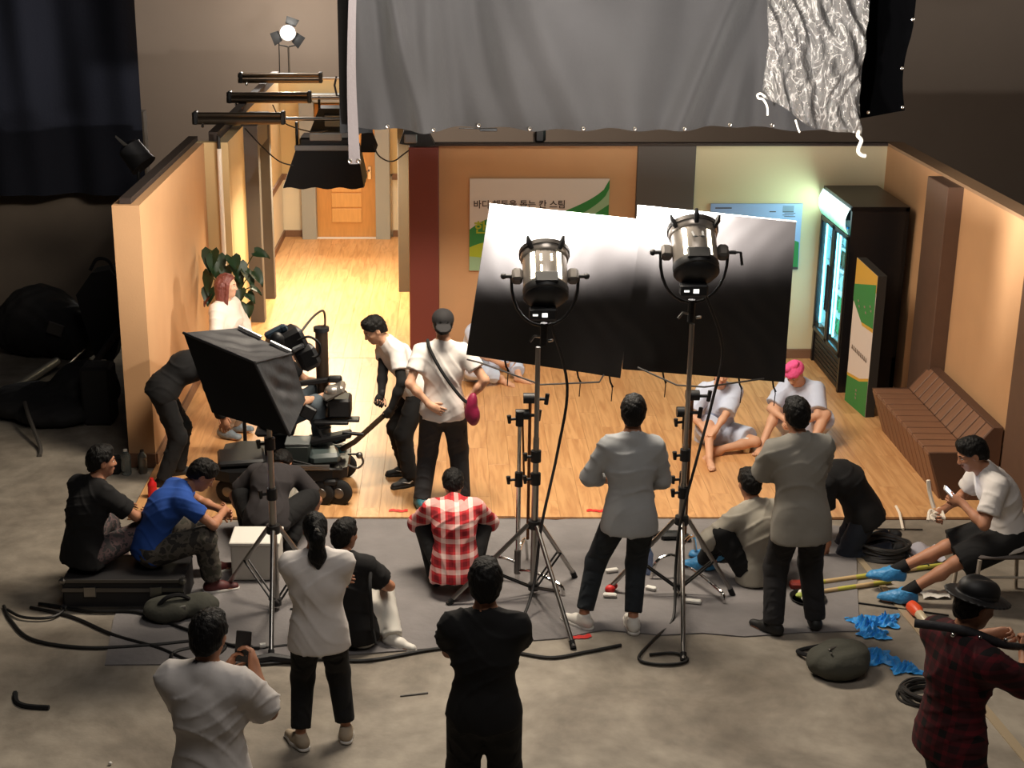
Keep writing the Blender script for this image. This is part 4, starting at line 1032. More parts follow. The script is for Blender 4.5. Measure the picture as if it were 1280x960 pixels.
def nets(D, lo, h):
    s = D < 0; n = D.shape
    cnt = np.zeros((n[0] - 1, n[1] - 1, n[2] - 1), np.int8)
    for a in (0, 1):
        for b in (0, 1):
            for c in (0, 1): cnt += s[a:n[0] - 1 + a, b:n[1] - 1 + b, c:n[2] - 1 + c]
    mask = (cnt > 0) & (cnt < 8); I, J, K = np.nonzero(mask)
    idx = np.full(mask.shape, -1, np.int64); idx[I, J, K] = np.arange(len(I))
    co = [(a, b, c) for a in (0, 1) for b in (0, 1) for c in (0, 1)]
    val = {q: D[I + q[0], J + q[1], K + q[2]] for q in co}
    P = np.zeros((len(I), 3)); C = np.zeros(len(I))
    for q in co:
        for ax in range(3):
            if q[ax]: continue
            q2 = list(q); q2[ax] = 1; q2 = tuple(q2)
            d0, d1 = val[q], val[q2]; cr = (d0 < 0) != (d1 < 0)
            t = np.where(cr, d0 / np.where(cr, d0 - d1, 1), 0)
            for i in range(3): P[:, i] += np.where(cr, q[i] + (t if i == ax else 0), 0)
            C += cr
    P = lo + h * (np.stack([I, J, K], 1) + P / C[:, None])
    F = []
    for ax in range(3):
        sl0 = [slice(None)] * 3; sl1 = [slice(None)] * 3; sl0[ax] = slice(0, -1); sl1[ax] = slice(1, None)
        a = s[tuple(sl0)]; b = s[tuple(sl1)]
        e = np.stack(np.nonzero(a != b), 1); inside = a[e[:, 0], e[:, 1], e[:, 2]]
        u, v = [(1, 2), (2, 0), (0, 1)][ax]
        ok = (e[:, u] > 0) & (e[:, v] > 0) & (e[:, u] < n[u] - 1) & (e[:, v] < n[v] - 1); e = e[ok]; inside = inside[ok]
        def g(du, dv):
            f = e.copy(); f[:, u] -= du; f[:, v] -= dv; return idx[f[:, 0], f[:, 1], f[:, 2]]
        q = np.stack([g(1, 1), g(0, 1), g(0, 0), g(1, 0)], 1)
        q[~inside] = q[~inside][:, ::-1]
        F.append(q)
    return P, np.concatenate(F)

def np_mesh(name, parts, mats, parent):
    """parts: list of (verts, quads or list of faces, material index) joined to one mesh"""
    V = []; LT = []; LV = []; MI = []; o = 0
    for v, f, mi in parts:
        v = np.asarray(v, float); V.append(v)
        if isinstance(f, np.ndarray):
            LV.append((f + o).ravel()); LT.append(np.full(len(f), f.shape[1])); nf = len(f)
        else:
            LV.append(np.array([i + o for q in f for i in q])); LT.append(np.array([len(q) for q in f])); nf = len(f)
        MI.append(np.full(nf, mi)); o += len(v)
    V = np.concatenate(V); LV = np.concatenate(LV); LT = np.concatenate(LT); MI = np.concatenate(MI)
    me = bpy.data.meshes.new(name)
    me.vertices.add(len(V)); me.vertices.foreach_set('co', V.astype(np.float32).ravel())
    me.loops.add(len(LV)); me.loops.foreach_set('vertex_index', LV.astype(np.int32))
    me.polygons.add(len(LT)); st = np.concatenate([[0], np.cumsum(LT)[:-1]])
    me.polygons.foreach_set('loop_start', st.astype(np.int32))
    me.polygons.foreach_set('material_index', MI.astype(np.int32))
    for m in mats: me.materials.append(m)
    me.update(calc_edges=True); me.validate(); me.shade_smooth()
    ob = bpy.data.objects.new(name, me); COL.objects.link(ob); ob.parent = parent
    return ob

def wrinkle(P, amp, f=1.0, seed=0.0):
    """soft ridged folds, mostly slanting across the cloth"""
    x, y, z = P[:, 0], P[:, 1], P[:, 2]
    a = 1 - np.abs(np.sin(21 * z + 13 * x + 2.4 * np.sin(9 * x + seed) + 1.6 * np.sin(14 * y) + seed))
    b = 1 - np.abs(np.sin(19 * z - 17 * x + 2.6 * np.sin(8 * z + seed * 2) + 2.0 * np.sin(11 * y + seed)))
    c = np.sin(33 * z + 27 * x + 21 * y + 3 * np.sin(12 * x + seed))
    m = 0.5 + 0.5 * np.sin(7 * z + 6 * x + seed * 3)
    return amp * (1.3 * a ** 3 * m + 1.3 * b ** 3 * (1 - m) + 0.22 * c - 0.5)

def vn(a): a = np.array(a, float); return a / max(np.linalg.norm(a), 1e-9)
def ik(a, b, l1, l2, hint):
    a = np.array(a, float); b = np.array(b, float); d = b - a; L = np.linalg.norm(d)
    if L > (l1 + l2) * 0.998: b = a + d / L * (l1 + l2) * 0.998; d = b - a; L = np.linalg.norm(d)
    u = d / L; x = (l1 * l1 - l2 * l2 + L * L) / (2 * L); hgt = math.sqrt(max(l1 * l1 - x * x, 0))
    hn = np.array(hint, float); hn = hn - u * (hn @ u); hn = vn(hn)
    return a + u * x + hn * hgt, b
def rotm(yaw=0, pitch=0, roll=0):
    """columns right, forward, up; yaw turns right, pitch raises the face"""
    m = Matrix.Rotation(-R(yaw), 3, 'Z') @ Matrix.Rotation(R(pitch), 3, 'X') @ Matrix.Rotation(R(roll), 3, 'Y')
    return np.array(m)

SKIN = M('skin', (206, 158, 128), 0.55, var=0.05, vscale=12)
SKIN2 = M('skin_tan', (178, 124, 94), 0.55, var=0.05, vscale=12)
LIPS = M('lips', (168, 92, 84), 0.5)
EYEW = M('eye_white', (225, 222, 216), 0.3); EYED = M('eye_dark', (34, 24, 20), 0.2)
HAIRB = M('black_hair', (14, 12, 11), 0.6, spec=0.25, bump=0.7, bscale=60, stretch=(1, 1, 0.25))
HAIRR = M('auburn_hair', (104, 50, 40), 0.5, bump=0.7, bscale=60, stretch=(1, 1, 0.2), var=0.2, vscale=20)
SOLE = M('shoe_sole', (210, 206, 200), 0.6); SOLEB = M('black_sole', (20, 20, 20), 0.7)

def tubef(pts, rs, n=7):
    q = MB(); q.tube(pts, list(rs), n); return np.array([tuple(p) for p in q.v]), q.f

def hand_geo(sdf, W, d, nrm, side, curl, s, spread=0.10, thumb=0.6):
    """palm into the body's SDF; five separate bent fingers returned as chains rooted in the palm"""
    d = vn(d); nrm = vn(np.array(nrm) - d * (np.array(nrm) @ d)); x = np.cross(d, nrm)       # x: across the palm
    x = x * side                                                             # towards the thumb
    pc = W + d * 0.048 * s
    sdf.ell(pc, (0.043 * s, 0.016 * s, 0.056 * s), np.stack([x, nrm, d], 1), k=0.012)
    sdf.cap(W - d * .02, W + d * .03 * s, 0.026 * s, 0.027 * s, k=0.02)
    out = []
    for i, (off, L_, r) in enumerate(((0.030, 0.074, 0.0088), (0.010, 0.084, 0.0092), (-0.011, 0.078, 0.0088), (-0.030, 0.060, 0.0078))):
        p = W + d * 0.082 * s + x * off * s * 0.98; pts = [W + d * 0.05 * s + x * off * s * .8, p]; rs = [r * s, r * s * 1.05]
        a = 0.12; sd = x * (off / 0.03) * spread
        for j, fr_ in enumerate((0.45, 0.30, 0.25)):
            a += curl * (0.95, 1.1, 0.7)[j] * (1 + 0.05 * i)
            dirv = vn(d * math.cos(a) + nrm * math.sin(a) + sd * math.cos(a))
            p = p + dirv * L_ * s * fr_; pts.append(p); rs.append(r * s * (0.98, 0.9, 0.72)[j])
        pts.append(pts[-1] + vn(pts[-1] - pts[-2]) * 0.005 * s); rs.append(r * s * 0.35)
        out.append(tubef(pts, rs))
    p0 = W + d * 0.02 * s + x * 0.020 * s; t1 = vn(d * 0.75 + x * 0.8 + nrm * (0.25 + curl * .3)); t2 = vn(d * (1 - 0.3 * curl) + x * (0.35 - .3 * curl) + nrm * (0.25 + 0.6 * curl))
    pts = [p0, p0 + t1 * 0.036 * s, p0 + t1 * 0.040 * s + t2 * 0.030 * s, p0 + t1 * .040 * s + t2 * 0.054 * s, p0 + t1 * .040 * s + t2 * 0.058 * s]
    out.append(tubef(pts, [0.013 * s, 0.0115 * s, 0.0098 * s, 0.0075 * s, 0.003 * s]))
    return out

def person(loc, face, label, s=1.0, pelvis=None, neck=None, chest=0.0, hip_yaw=0, sh_yaw=0, head=(0, 0, 0), head_off=None,
           LH=None, RH=None, LE=(-1, -.3, -.4), RE=(1, -.3, -.4), hcurl=(0.35, 0.35), LHd=None, RHd=None, LHn=None, RHn=None,
           LF=(-.1, 0, .082), RF=(.1, 0, .082), LK=(0, 1, 0), RK=(0, 1, 0), Lt=-8, Rt=8, Ltp=0, Rtp=0,
           shirt=None, sleeve=0.55, hem=0.0, loose=0.012, pants=None, legfrac=1.0, pl=0.014, shoes=None, sole=None, hair='short', hairmat=None, skin=None,
           women=False, sh=1.0, arm_dark=None, socks=None, robe=None, barefoot=False, hatless=True, shirt_name='t_shirt', pants_name='trousers', collar=False, shoe_name='shoe', build=1.0, gloves=None):
    skin = skin or SKIN; hairmat = hairmat or HAIRB
    t = thing('person', loc, label, 'person', rz=-R(face))
    T = lambda p: np.array(p, float)
    pel = T(pelvis) if pelvis is not None else T((0, 0, 0.905 * s))
    nk = T(neck) if neck is not None else pel + T((0, 0.0, 0.545 * s))
    up = vn(nk - pel); hy = rotm(hip_yaw); sy = rotm(sh_yaw)
    def fr(yawm, u):
        r = yawm[:, 0]; r = vn(r - u * (r @ u)); f = np.cross(u, r); return np.stack([r, f, u], 1)
    Hf = fr(hy, vn(up * 0.55 + np.array((0, 0, .45)))) ; Sf = fr(sy, up)
    spine_mid = (pel + nk) / 2 - Sf[:, 1] * chest
    mid_up1 = vn(spine_mid - pel); mid_up2 = vn(nk - spine_mid)
    Mf = fr((hy + sy) / 2, up); Cf = fr(sy, mid_up2)
    W_ = (0.185 if not women else 0.165) * s * sh
    shc = nk - Cf[:, 2] * 0.055 * s
    LS = shc - Cf[:, 0] * W_; RS = shc + Cf[:, 0] * W_
    LHp = pel - Hf[:, 0] * 0.088 * s - Hf[:, 2] * 0.03 * s; RHp = pel + Hf[:, 0] * 0.088 * s - Hf[:, 2] * .03 * s
    ua, fa, th, sn = 0.285 * s, 0.25 * s, 0.425 * s, 0.415 * s
    arm = {}
    for nm, S_, H_, E_ in (('L', LS, LH, LE), ('R', RS, RH, RE)):
        sgn = -1 if nm == 'L' else 1
        if H_ is None: H_ = S_ + np.array((sgn * 0.06, 0.03, -0.50 * s))
        e, w_ = ik(S_, H_, ua, fa, E_); arm[nm] = (S_, e, w_)
    leg = {}
    for nm, H_, F_, K_ in (('L', LHp, LF, LK), ('R', RHp, RF, RK)):
        kx, a_ = ik(H_, F_, th, sn, K_); leg[nm] = (H_, kx, a_)
    b = build
    def torso(g, inf=0.0, k=0.05, clip=None, low=True):
        wq = 0.92 if women and inf == 0 else 1.0
        g.ell(pel + Hf[:, 2] * .02, np.array((0.160 * b, 0.112 * b, 0.125)) * s + inf, Hf, k=k, clip=clip)
        g.ell(pel * .62 + spine_mid * .38 + Hf[:, 2] * .02, np.array((0.150 * b * wq, 0.106 * b, 0.15)) * s + inf, Mf, k=k, clip=clip)
        g.ell(spine_mid + Mf[:, 2] * .03, np.array((0.152 * b * wq, 0.108 * b, 0.16)) * s + inf, Mf, k=k, clip=clip)
        g.ell(nk - Cf[:, 2] * 0.175 * s + Cf[:, 1] * .012, np.array((0.164 * b * wq, 0.112 * b, 0.155)) * s + inf, Cf, k=k, clip=clip)
        g.cap(shc - Cf[:, 0] * W_ * .72 - Cf[:, 2] * .02, shc + Cf[:, 0] * W_ * .72 - Cf[:, 2] * .02, 0.066 * s + inf, 0.066 * s + inf, k=k, clip=clip)
        for S_ in (LS, RS): g.cap(nk + Cf[:, 2] * .012 - Cf[:, 1] * .005, S_ * .8 + nk * .2, 0.050 * s + inf * .7, 0.056 * s + inf * .7, k=0.04, clip=clip)
        if women and low:
            for q in (-1, 1): g.ell(nk - Cf[:, 2] * 0.22 * s + Cf[:, 1] * 0.09 * s + Cf[:, 0] * q * .065 * s, np.array((.06, .05, .06)) * s + inf, Cf, k=0.04, clip=clip)
    # ---- head
    Hm = rotm(*head); hsc = s * (0.96 if women else 1.0)
    hc = nk + Cf[:, 2] * 0.075 * s + Hm[:, 2] * 0.105 * s + Hm[:, 1] * 0.030 * s
    if head_off is not None: hc = hc + T(head_off)
    hp = lambda x, y, z: hc + (Hm @ np.array((x, y, z))) * hsc
    parts = []
    body = SDF(); torso(body, 0.0)
    body.cap(nk - Cf[:, 2] * .03, hp(0, -0.012, -0.06), 0.058 * s, 0.053 * s, k=0.04)
    hands = []
    for nm, sd in (('L', -1), ('R', 1)):
        S_, e, w_ = arm[nm]
        body.cap(S_, e, 0.049 * s, 0.037 * s, k=0.03); body.cap(e, w_, 0.038 * s, 0.026 * s, k=0.02); body.ell(e * .66 + w_ * .34, (0.0375 * s,) * 3, None, k=0.03)
        hd = (LHd if nm == 'L' else RHd); hn = (LHn if nm == 'L' else RHn)
        d = vn(w_ - e) if hd is None else vn(hd)
        if hn is None: hn = Cf[:, 0] * (-sd)          # palm faces the body
        hands.append(hand_geo(body, w_, d, hn, -sd if True else sd, hcurl[0 if nm == 'L' else 1], s))
    feet = []
    for nm, sd, ty, tp in (('L', -1, Lt, Ltp), ('R', 1, Rt, Rtp)):
        H_, kx, a_ = leg[nm]
        body.cap(H_, kx, 0.082 * s * b, 0.056 * s, k=0.04); body.cap(kx, a_, 0.053 * s, 0.036 * s, k=0.02)
        kf = vn(kx - (H_ + a_) / 2 + 1e-6)
        body.ell(kx * .68 + a_ * .32 - kf * .014, (0.052 * s,) * 3, None, k=0.03)
        Fm = rotm(ty, tp); feet.append((a_, Fm))
        fp = lambda x, y, z, a_=a_, Fm=Fm: a_ + Fm @ (np.array((x, y, z)) * s)
        body.cap(fp(0, -.03, -.035), fp(0, .10, -.05), 0.036 * s, 0.030 * s, k=0.03); body.cap(fp(-.012, .08, -.055), fp(-.016, .155, -.06), 0.027 * s, 0.020 * s, k=.02); body.cap(fp(.015, .08, -.058), fp(.018, .14, -.062), 0.024 * s, 0.018 * s, k=.02)
    P, F = body.mesh(0.0125); parts.append((P, F, 0))
    for hnd in hands:
        for v, f in hnd: parts.append((v, f, 0))
    if barefoot:
        for (a_, Fm), sd in zip(feet, (-1, 1)):
            for i in range(5):
                x = (-0.030 + 0.0145 * i) * -sd; L_ = (0.195, 0.198, 0.19, 0.18, 0.165)[i]; r = (0.0125, .0095, .009, .0085, .008)[i]
                v, f = tubef([a_ + Fm @ (np.array((x, .12, -.062)) * s), a_ + Fm @ (np.array((x, L_ - .02, -.064)) * s), a_ + Fm @ (np.array((x, L_, -.069)) * s)], [r * s, r * s, r * s * .5]); parts.append((v, f, 0))
    # head on a finer grid, features as small shapes of the same mesh
    g = SDF()
    g.ell(hp(0, -0.008, 0.028), np.array((0.076, 0.094, 0.088)) * hsc, Hm, k=0.03)
    g.ell(hp(0, 0.024, -0.03), np.array((0.063, 0.070, 0.085)) * hsc, Hm, k=0.03)
    g.cap(hp(0, 0.062, -0.098), hp(0, 0.066, -0.096), 0.024 * hsc, 0.022 * hsc, k=0.04)
    g.cap(hp(0, -.012, -.05), hp(0, -.02, -.15), 0.052 * s, 0.056 * s, k=0.03)
    for q in (-1, 1):
        g.ell(hp(q * 0.036, 0.064, -0.022), np.array((.024, .02, .018)) * hsc, Hm, k=0.02)      # cheek
        g.cap(hp(q * 0.012, 0.083, 0.022), hp(q * 0.046, 0.070, 0.020), 0.011 * hsc, 0.009 * hsc, k=0.015)   # brow
        g.ell(hp(q * 0.078, -0.008, -0.008), np.array((.010, .021, .034)) * hsc, Hm @ rotm(0, 0, q * 6), k=0.006)   # ear
        g.cut(hp(q * 0.033, 0.098, 0.004), np.array((.019, .018, .011)) * hsc, Hm, k=0.012)      # eye socket
        g.cut(hp(q * 0.088, -0.002, -0.004), np.array((.006, .010, .018)) * hsc, Hm, k=0.004)
    g.cap(hp(0, 0.088, 0.008), hp(0, 0.108, -0.030), 0.009 * hsc, 0.0125 * hsc, k=0.012)
    for q in (-1, 1): g.ell(hp(q * .011, 0.100, -0.034), np.array((.009, .010, .008)) * hsc, Hm, k=0.006)
    g.ell(hp(0, 0.086, -0.062), np.array((.024, .012, .008)) * hsc, Hm, k=0.012)
    P, F = g.mesh(0.0065); parts.append((P, F, 0))
    q = MB(); rot = Matrix(Hm.tolist())
    for e in (-1, 1):
        q.cur = 2; q.sph(hp(e * 0.033, 0.078, 0.003), (0.0120 * hsc, 0.0110 * hsc, 0.0048 * hsc), rot, 10, 6)
        q.cur = 3; q.sph(hp(e * 0.033, 0.0868, 0.003), (0.0060 * hsc, 0.0040 * hsc, 0.0048 * hsc), rot, 8, 5)
        q.cur = 4; q.tube([hp(e * 0.016, 0.091, 0.024), hp(e * 0.034, 0.087, 0.029), hp(e * 0.052, 0.072, 0.024)], [0.0035 * hsc, 0.0042 * hsc, 0.0025 * hsc], 6)
    q.cur = 1; q.sph(hp(0, 0.0955, -0.0595), (0.021 * hsc, 0.0055 * hsc, 0.0042 * hsc), rot, 10, 5); q.sph(hp(0, 0.0950, -0.0685), (0.017 * hsc, 0.0055 * hsc, 0.0050 * hsc), rot, 10, 5)
    fo = [i for i in range(len(q.f))]
    for mi in (1, 2, 3, 4):
        fs_ = [q.f[i] for i in fo if q.mi[i] == mi]
        used = sorted({a for f in fs_ for a in f}); mp = {a: i for i, a in enumerate(used)}
        parts.append((np.array([tuple(q.v[a]) for a in used]), [tuple(mp[a] for a in f) for f in fs_], mi))
    np_mesh('body', parts, [skin, LIPS, EYEW, EYED, hairmat], t)
    # ---- hair and headgear
    if hair:
        g = SDF(); n1 = Hm @ vn((0, 0.675, -0.738))
        cl = lambda c: [(hc + n1 * c * hsc, n1)]
        if hair in ('short', 'crop', 'pony', 'cap'):
            ex = {'short': 0.014, 'crop': 0.007, 'pony': 0.010, 'cap': 0.006}[hair]
            g.ell(hp(0, -0.012, 0.032), (np.array((0.078, 0.096, 0.090)) + ex) * hsc, Hm, k=0.02, clip=cl(0.012 if hair != 'crop' else 0.0))
            g.ell(hp(0, -0.045, -0.02), (np.array((0.060, 0.058, 0.075)) + ex) * hsc, Hm, k=0.03, clip=cl(0.0))
            for q in (-1, 1): g.cut(hp(q * 0.088, 0.004, -0.02), np.array((.022, .030, .042)) * hsc, Hm, k=0.01)
            if hair == 'short': g.ell(hp(0, 0.045, 0.105), np.array((.055, .035, .022)) * hsc, Hm, k=0.03)
        if hair == 'pony':
            g.cap(hp(0, -0.11, 0.03), hp(0, -0.13, -0.03), 0.030, 0.040, k=0.03); g.cap(hp(0, -0.13, -0.03), hp(0, -0.105, -0.16), 0.042, 0.05, k=0.03); g.cap(hp(0, -0.105, -0.16), hp(0, -0.10, -0.27), 0.048, 0.012, k=0.03)
        if hair == 'long':
            g.ell(hp(0, -0.012, 0.035), np.array((0.092, 0.108, 0.098)) * hsc, Hm, k=0.02, clip=[(hp(0, 0.06, 0.06), Hm @ vn((0, .85, -.5)))])
            for q in (-1, -.5, 0, .5, 1): g.cap(hp(q * .062, -0.045 - .03 * (1 - abs(q)), 0.0), hp(q * 0.080, -0.04 - .03 * (1 - abs(q)), -0.20), 0.048, 0.036, k=0.04)
            g.cap(hp(.085, 0.03, 0.03), hp(.088, 0.02, -.19), 0.018, 0.020, k=0.02); g.cap(hp(-.085, 0.03, 0.03), hp(-.088, 0.02, -.19), 0.018, 0.020, k=0.02)
        if hair == 'towel':
            pass
        if g.pr:
            P, F = g.mesh(0.0075)
            P = P + (np.sin(70 * P[:, [0]] + 30 * P[:, [2]]) * np.sin(55 * P[:, [1]] + 20 * P[:, [2]])) * 0.0022 * vn(P - hc[None, :]) if False else P
            dv = P - hc; dl_ = np.linalg.norm(dv, axis=1, keepdims=True) + 1e-6
            P = P + dv / dl_ * (0.003 * np.sin(95 * P[:, [0]] + 3 * np.sin(60 * P[:, [2]])) * np.sin(80 * P[:, [1]]))
            np_mesh('hair', [(P, F, 0)], [hairmat], t)
    J = dict(t=t, hp=hp, Hm=Hm, hc=hc, arm=arm, leg=leg, nk=nk, Cf=Cf, pel=pel, Hf=Hf, feet=feet, s=s, Mf=Mf, spine=spine_mid, face=face, loc=loc)
    # ---- shirt
    if shirt is not None:
        g = SDF(); hemp = pel - Hf[:, 2] * (0.06 + hem) * s
        cl = [(hemp, -Hf[:, 2])]
        torso(g, loose, clip=cl)
        if hem > 0.04 or robe: g.ell(pel - Hf[:, 2] * (0.06 + hem * .5), np.array((0.188 * b, 0.134 * b, 0.14 + hem)) * s + loose, Hf, k=0.05, clip=cl)
        else: g.ell(pel - Hf[:, 2] * .03, np.array((0.186 * b, 0.130 * b, 0.17)) * s + loose * .8, Hf, k=0.05, clip=cl)
        for nm in ('L', 'R'):
            S_, e, w_ = arm[nm]; rr = loose
            if sleeve <= 1:
                c_ = S_ + (e - S_) * sleeve; n_ = vn(e - S_)
                g.cap(S_, c_ + n_ * .05, 0.056 * s + rr, 0.052 * s + rr * 1.5, k=0.03, clip=[(c_, n_)])
            else:
                c_ = e + (w_ - e) * (sleeve - 1); n_ = vn(w_ - e)
                g.cap(S_, e, 0.056 * s + rr, 0.046 * s + rr, k=0.03); g.cap(e, c_ + n_ * .05, 0.047 * s + rr, 0.038 * s + rr, k=0.03, clip=[(c_, n_)])
        nkc = nk + Cf[:, 2] * .035 + Cf[:, 1] * .02
        g.cut(nkc + Cf[:, 2] * .02, np.array((.060, .066, .045)) * s, Cf, k=0.01)
        if collar: g.cap(nk + Cf[:, 2] * .008 - Cf[:, 1] * .02, nk + Cf[:, 2] * .04 - Cf[:, 1] * .012, .068 * s, .062 * s, k=.01); g.cut(nk + Cf[:, 2] * .075 + Cf[:, 1] * .0, np.array((.056, .06, .05)) * s, Cf, k=.005)
        P, F = g.mesh(0.0115)
        c = (pel + nk) / 2; dv = P - c; dv = dv / (np.linalg.norm(dv, axis=1, keepdims=True) + 1e-6)
        P = P + dv * wrinkle(P, 0.0085, 1.0, loc[0] * 7)[:, None]
        np_mesh(shirt_name, [(P, F, 0)], [shirt], t)
    # ---- trousers
    if pants is not None:
        g = SDF(); wst = pel + Hf[:, 2] * 0.11 * s
        g.ell(pel, np.array((0.158 * b, 0.113 * b, 0.125)) * s + pl * .6, Hf, k=0.04, clip=[(wst, Hf[:, 2])])
        for nm in ('L', 'R'):
            H_, kx, a_ = leg[nm]
            if legfrac <= 1.0001 and legfrac > 0.55:
                f_ = (legfrac - 0.5) * 2; c_ = kx + (a_ - kx) * f_; n_ = vn(a_ - kx)
                g.cap(H_, kx, 0.085 * s * b + pl, 0.060 * s + pl, k=0.04); g.cap(kx, c_ + n_ * .06, 0.060 * s + pl, 0.045 * s + pl, k=0.03, clip=[(c_, n_)])
            else:
                f_ = legfrac * 2; c_ = H_ + (kx - H_) * f_; n_ = vn(kx - H_)
                g.cap(H_, c_ + n_ * .06, 0.088 * s * b + pl, 0.070 * s + pl * 1.4, k=0.04, clip=[(c_, n_)])
        P, F = g.mesh(0.0115)
        kk = wrinkle(P * np.array([[1.2, 1.2, 1.5]]), 0.009, 1.0, loc[0] * 5)
        c = np.array([(leg['L'][0][0] + leg['R'][0][0]) / 2, pel[1]])
        dv = np.zeros_like(P); dv[:, 1] = np.sign(P[:, 1] - pel[1]) * 1.0
        P = P + dv * kk[:, None] * 0.8
        np_mesh(pants_name, [(P, F, 0)], [pants], t)
    # ---- shoes
    if shoes is not None:
        for (a_, Fm) in feet:
            g = SDF(); q = lambda x, y, z: a_ + Fm @ (np.array((x, y, z)) * s)
            bot = [(q(0, 0, -.062), -Fm[:, 2])]
            bl = 0.010 if shoe_name == 'shoe_cover' else 0.0
            g.cap(q(0, -.045, -.035), q(0, .06, -.035), .040 * s + bl, .043 * s + bl, k=.03, clip=bot); g.cap(q(0, .05, -.048), q(-.004, .165, -.055), .042 * s + bl, .032 * s + bl, k=.03, clip=bot)
            g.cap(q(0, -.02, -.02), q(0, -.008, .025), .046 * s + bl, .042 * s + bl, k=.03, clip=[(q(0, 0, .03), Fm[:, 2])])
            P, F = g.mesh(0.009)
            if bl: P = P + 0.006 * np.sin(60 * P[:, [0]] + 40 * P[:, [2]]) * np.array([[0.5, 0.5, 0.7]]) * np.sin(45 * P[:, [1]])
            so = np_mesh(shoe_name, [(P, F, 0)], [shoes], t)
            if sole is not None:
                g = SDF(); cc = [(q(0, 0, -.080), -Fm[:, 2]), (q(0, 0, -.056), Fm[:, 2])]
                g.cap(q(0, -.045, -.068), q(0, .06, -.068), .046 * s, .048 * s, k=.03, clip=cc); g.cap(q(0, .05, -.068), q(-.004, .165, -.068), .048 * s, .038 * s, k=.03, clip=cc)
                P, F = g.mesh(0.009); np_mesh('sole', [(P, F, 0)], [sole], so)
    if socks is not None:
        for nm in ('L', 'R'):
            H_, kx, a_ = leg[nm]; n_ = vn(kx - a_)
            g = SDF(); g.cap(a_ - n_ * .02, a_ + n_ * .14 * s, .046 * s, .05 * s, k=.02, clip=[(a_ + n_ * .11 * s, n_)]); P, F = g.mesh(.01); np_mesh('sock', [(P, F, 0)], [socks], t)
    if arm_dark is not None:
        for nm in ('L', 'R'):
            S_, e, w_ = arm[nm]
            g = SDF(); c_ = S_ + (e - S_) * (sleeve - .02); n_ = vn(e - S_)
            g.cap(S_, e, .054 * s, .045 * s, k=.03, clip=[(c_, -n_)]); g.cap(e, w_, .047 * s, .034 * s, k=.02); g.ell(e * .62 + w_ * .38, (.046 * s,) * 3, None, k=.03)
            P, F = g.mesh(.0105); np_mesh('arm_sleeve', [(P, F, 0)], [arm_dark], t)
    if gloves is not None:
        for i, nm in enumerate(('L', 'R')):
            S_, e, w_ = arm[nm]; d = vn(w_ - e) if (LHd, RHd)[i] is None else vn((LHd, RHd)[i]); hn = (LHn, RHn)[i]
            if hn is None: hn = Cf[:, 0] * (1 if nm == 'L' else -1)
            g = SDF(); fs_ = hand_geo(g, w_, d, hn, 1 if nm == 'L' else -1, hcurl[i], s * 1.12); P, F = g.mesh(.009)
            np_mesh('glove', [(P, F, 0)] + [(v, f, 0) for v, f in fs_], [gloves], t)
    return J

def wpt(J, p):
    """a point of the person's frame in the world"""
    a = -R(J['face']); x, y, z = p
    return Vector((J['loc'][0] + x * math.cos(a) - y * math.sin(a), J['loc'][1] + x * math.sin(a) + y * math.cos(a), J['loc'][2] + z))

# ------------------------------------------------------------------ the crew and cast
TW = cloth('tee_white', (226, 220, 216)); TG = cloth('tee_grey', (150, 146, 138)); TB = cloth('tee_black', (13, 12, 14)); TBL = cloth('tee_blue', (28, 70, 148))
TDG = cloth('tee_charcoal', (48, 44, 46)); DEN = cloth('pale_denim_shirt', (168, 170, 172)); LG = cloth('grey_longsleeve', (164, 158, 146))
PBK = cloth('trousers_black', (15, 15, 17)); PDG = cloth('trousers_dark_grey', (40, 39, 41)); JN = cloth('jeans_dark', (34, 40, 46)); PWH = cloth('trousers_white', (206, 202, 194))
ROBE = cloth('robe_pale_blue', (196, 206, 228)); SHB = M('sneaker_black', (28, 28, 29), 0.6); SHW = M('sneaker_white', (224, 220, 212), 0.55); SHBG = M('sneaker_beige', (168, 152, 132), 0.7); SHR = M('shoe_maroon', (84, 34, 34), 0.6)
COVB = M('shoe_cover_blue', (62, 140, 196), 0.45, bump=0.6, bscale=26); COVT = M('shoe_cover_teal', (52, 112, 128), 0.5, bump=0.6, bscale=26); COVG = M('shoe_cover_grey', (112, 124, 134), 0.5, bump=0.6, bscale=26)
PLAID = plaid_mat('red_plaid', (196, 44, 50), (128, 20, 30), (240, 214, 206), 9.5); PLAIDD = plaid_mat('dark_red_plaid', (96, 10, 24), (16, 8, 10), (40, 10, 16), 8.0)
CAMO = camo_mat('camo_cloth', ((44, 42, 40), (84, 78, 70), (58, 56, 48))); PRINT = camo_mat('grey_print_cloth', ((70, 66, 66), (104, 84, 84), (52, 50, 52)), 20)

# standing woman with the ponytail, foreground left
pI = person((-0.77, 7.93, 0), -6, 'standing woman with black ponytail in white tee and dark cropped trousers', s=0.875, women=True, shirt=TW, loose=0.026, hem=0.07, sleeve=0.75, sh=1.08,
            LH=(0.10, .24, 1.0), RH=(-0.07, .26, 1.03), LE=(-1, -.2, -.6), RE=(1, -.2, -.6), pants=PBK, legfrac=0.93, pl=0.02, LF=(-.13, 0, .075), RF=(.15, .06, .075), Lt=-28, Rt=4, shoes=SHBG, sole=SOLE, hair='pony', skin=SKIN2, head=(-4, -8, 0))
q = MB(); c = pI['hp'](0, -0.145, 0.045)
for sg in (-1, 1): q.tube([c, c + np.array((sg * .028, -0.006, -.035))], [0.008, 0.005], 6)
q.build('hair_clip', M('hair_clip_grey', (150, 146, 140), .4), pI['t'], local=True)
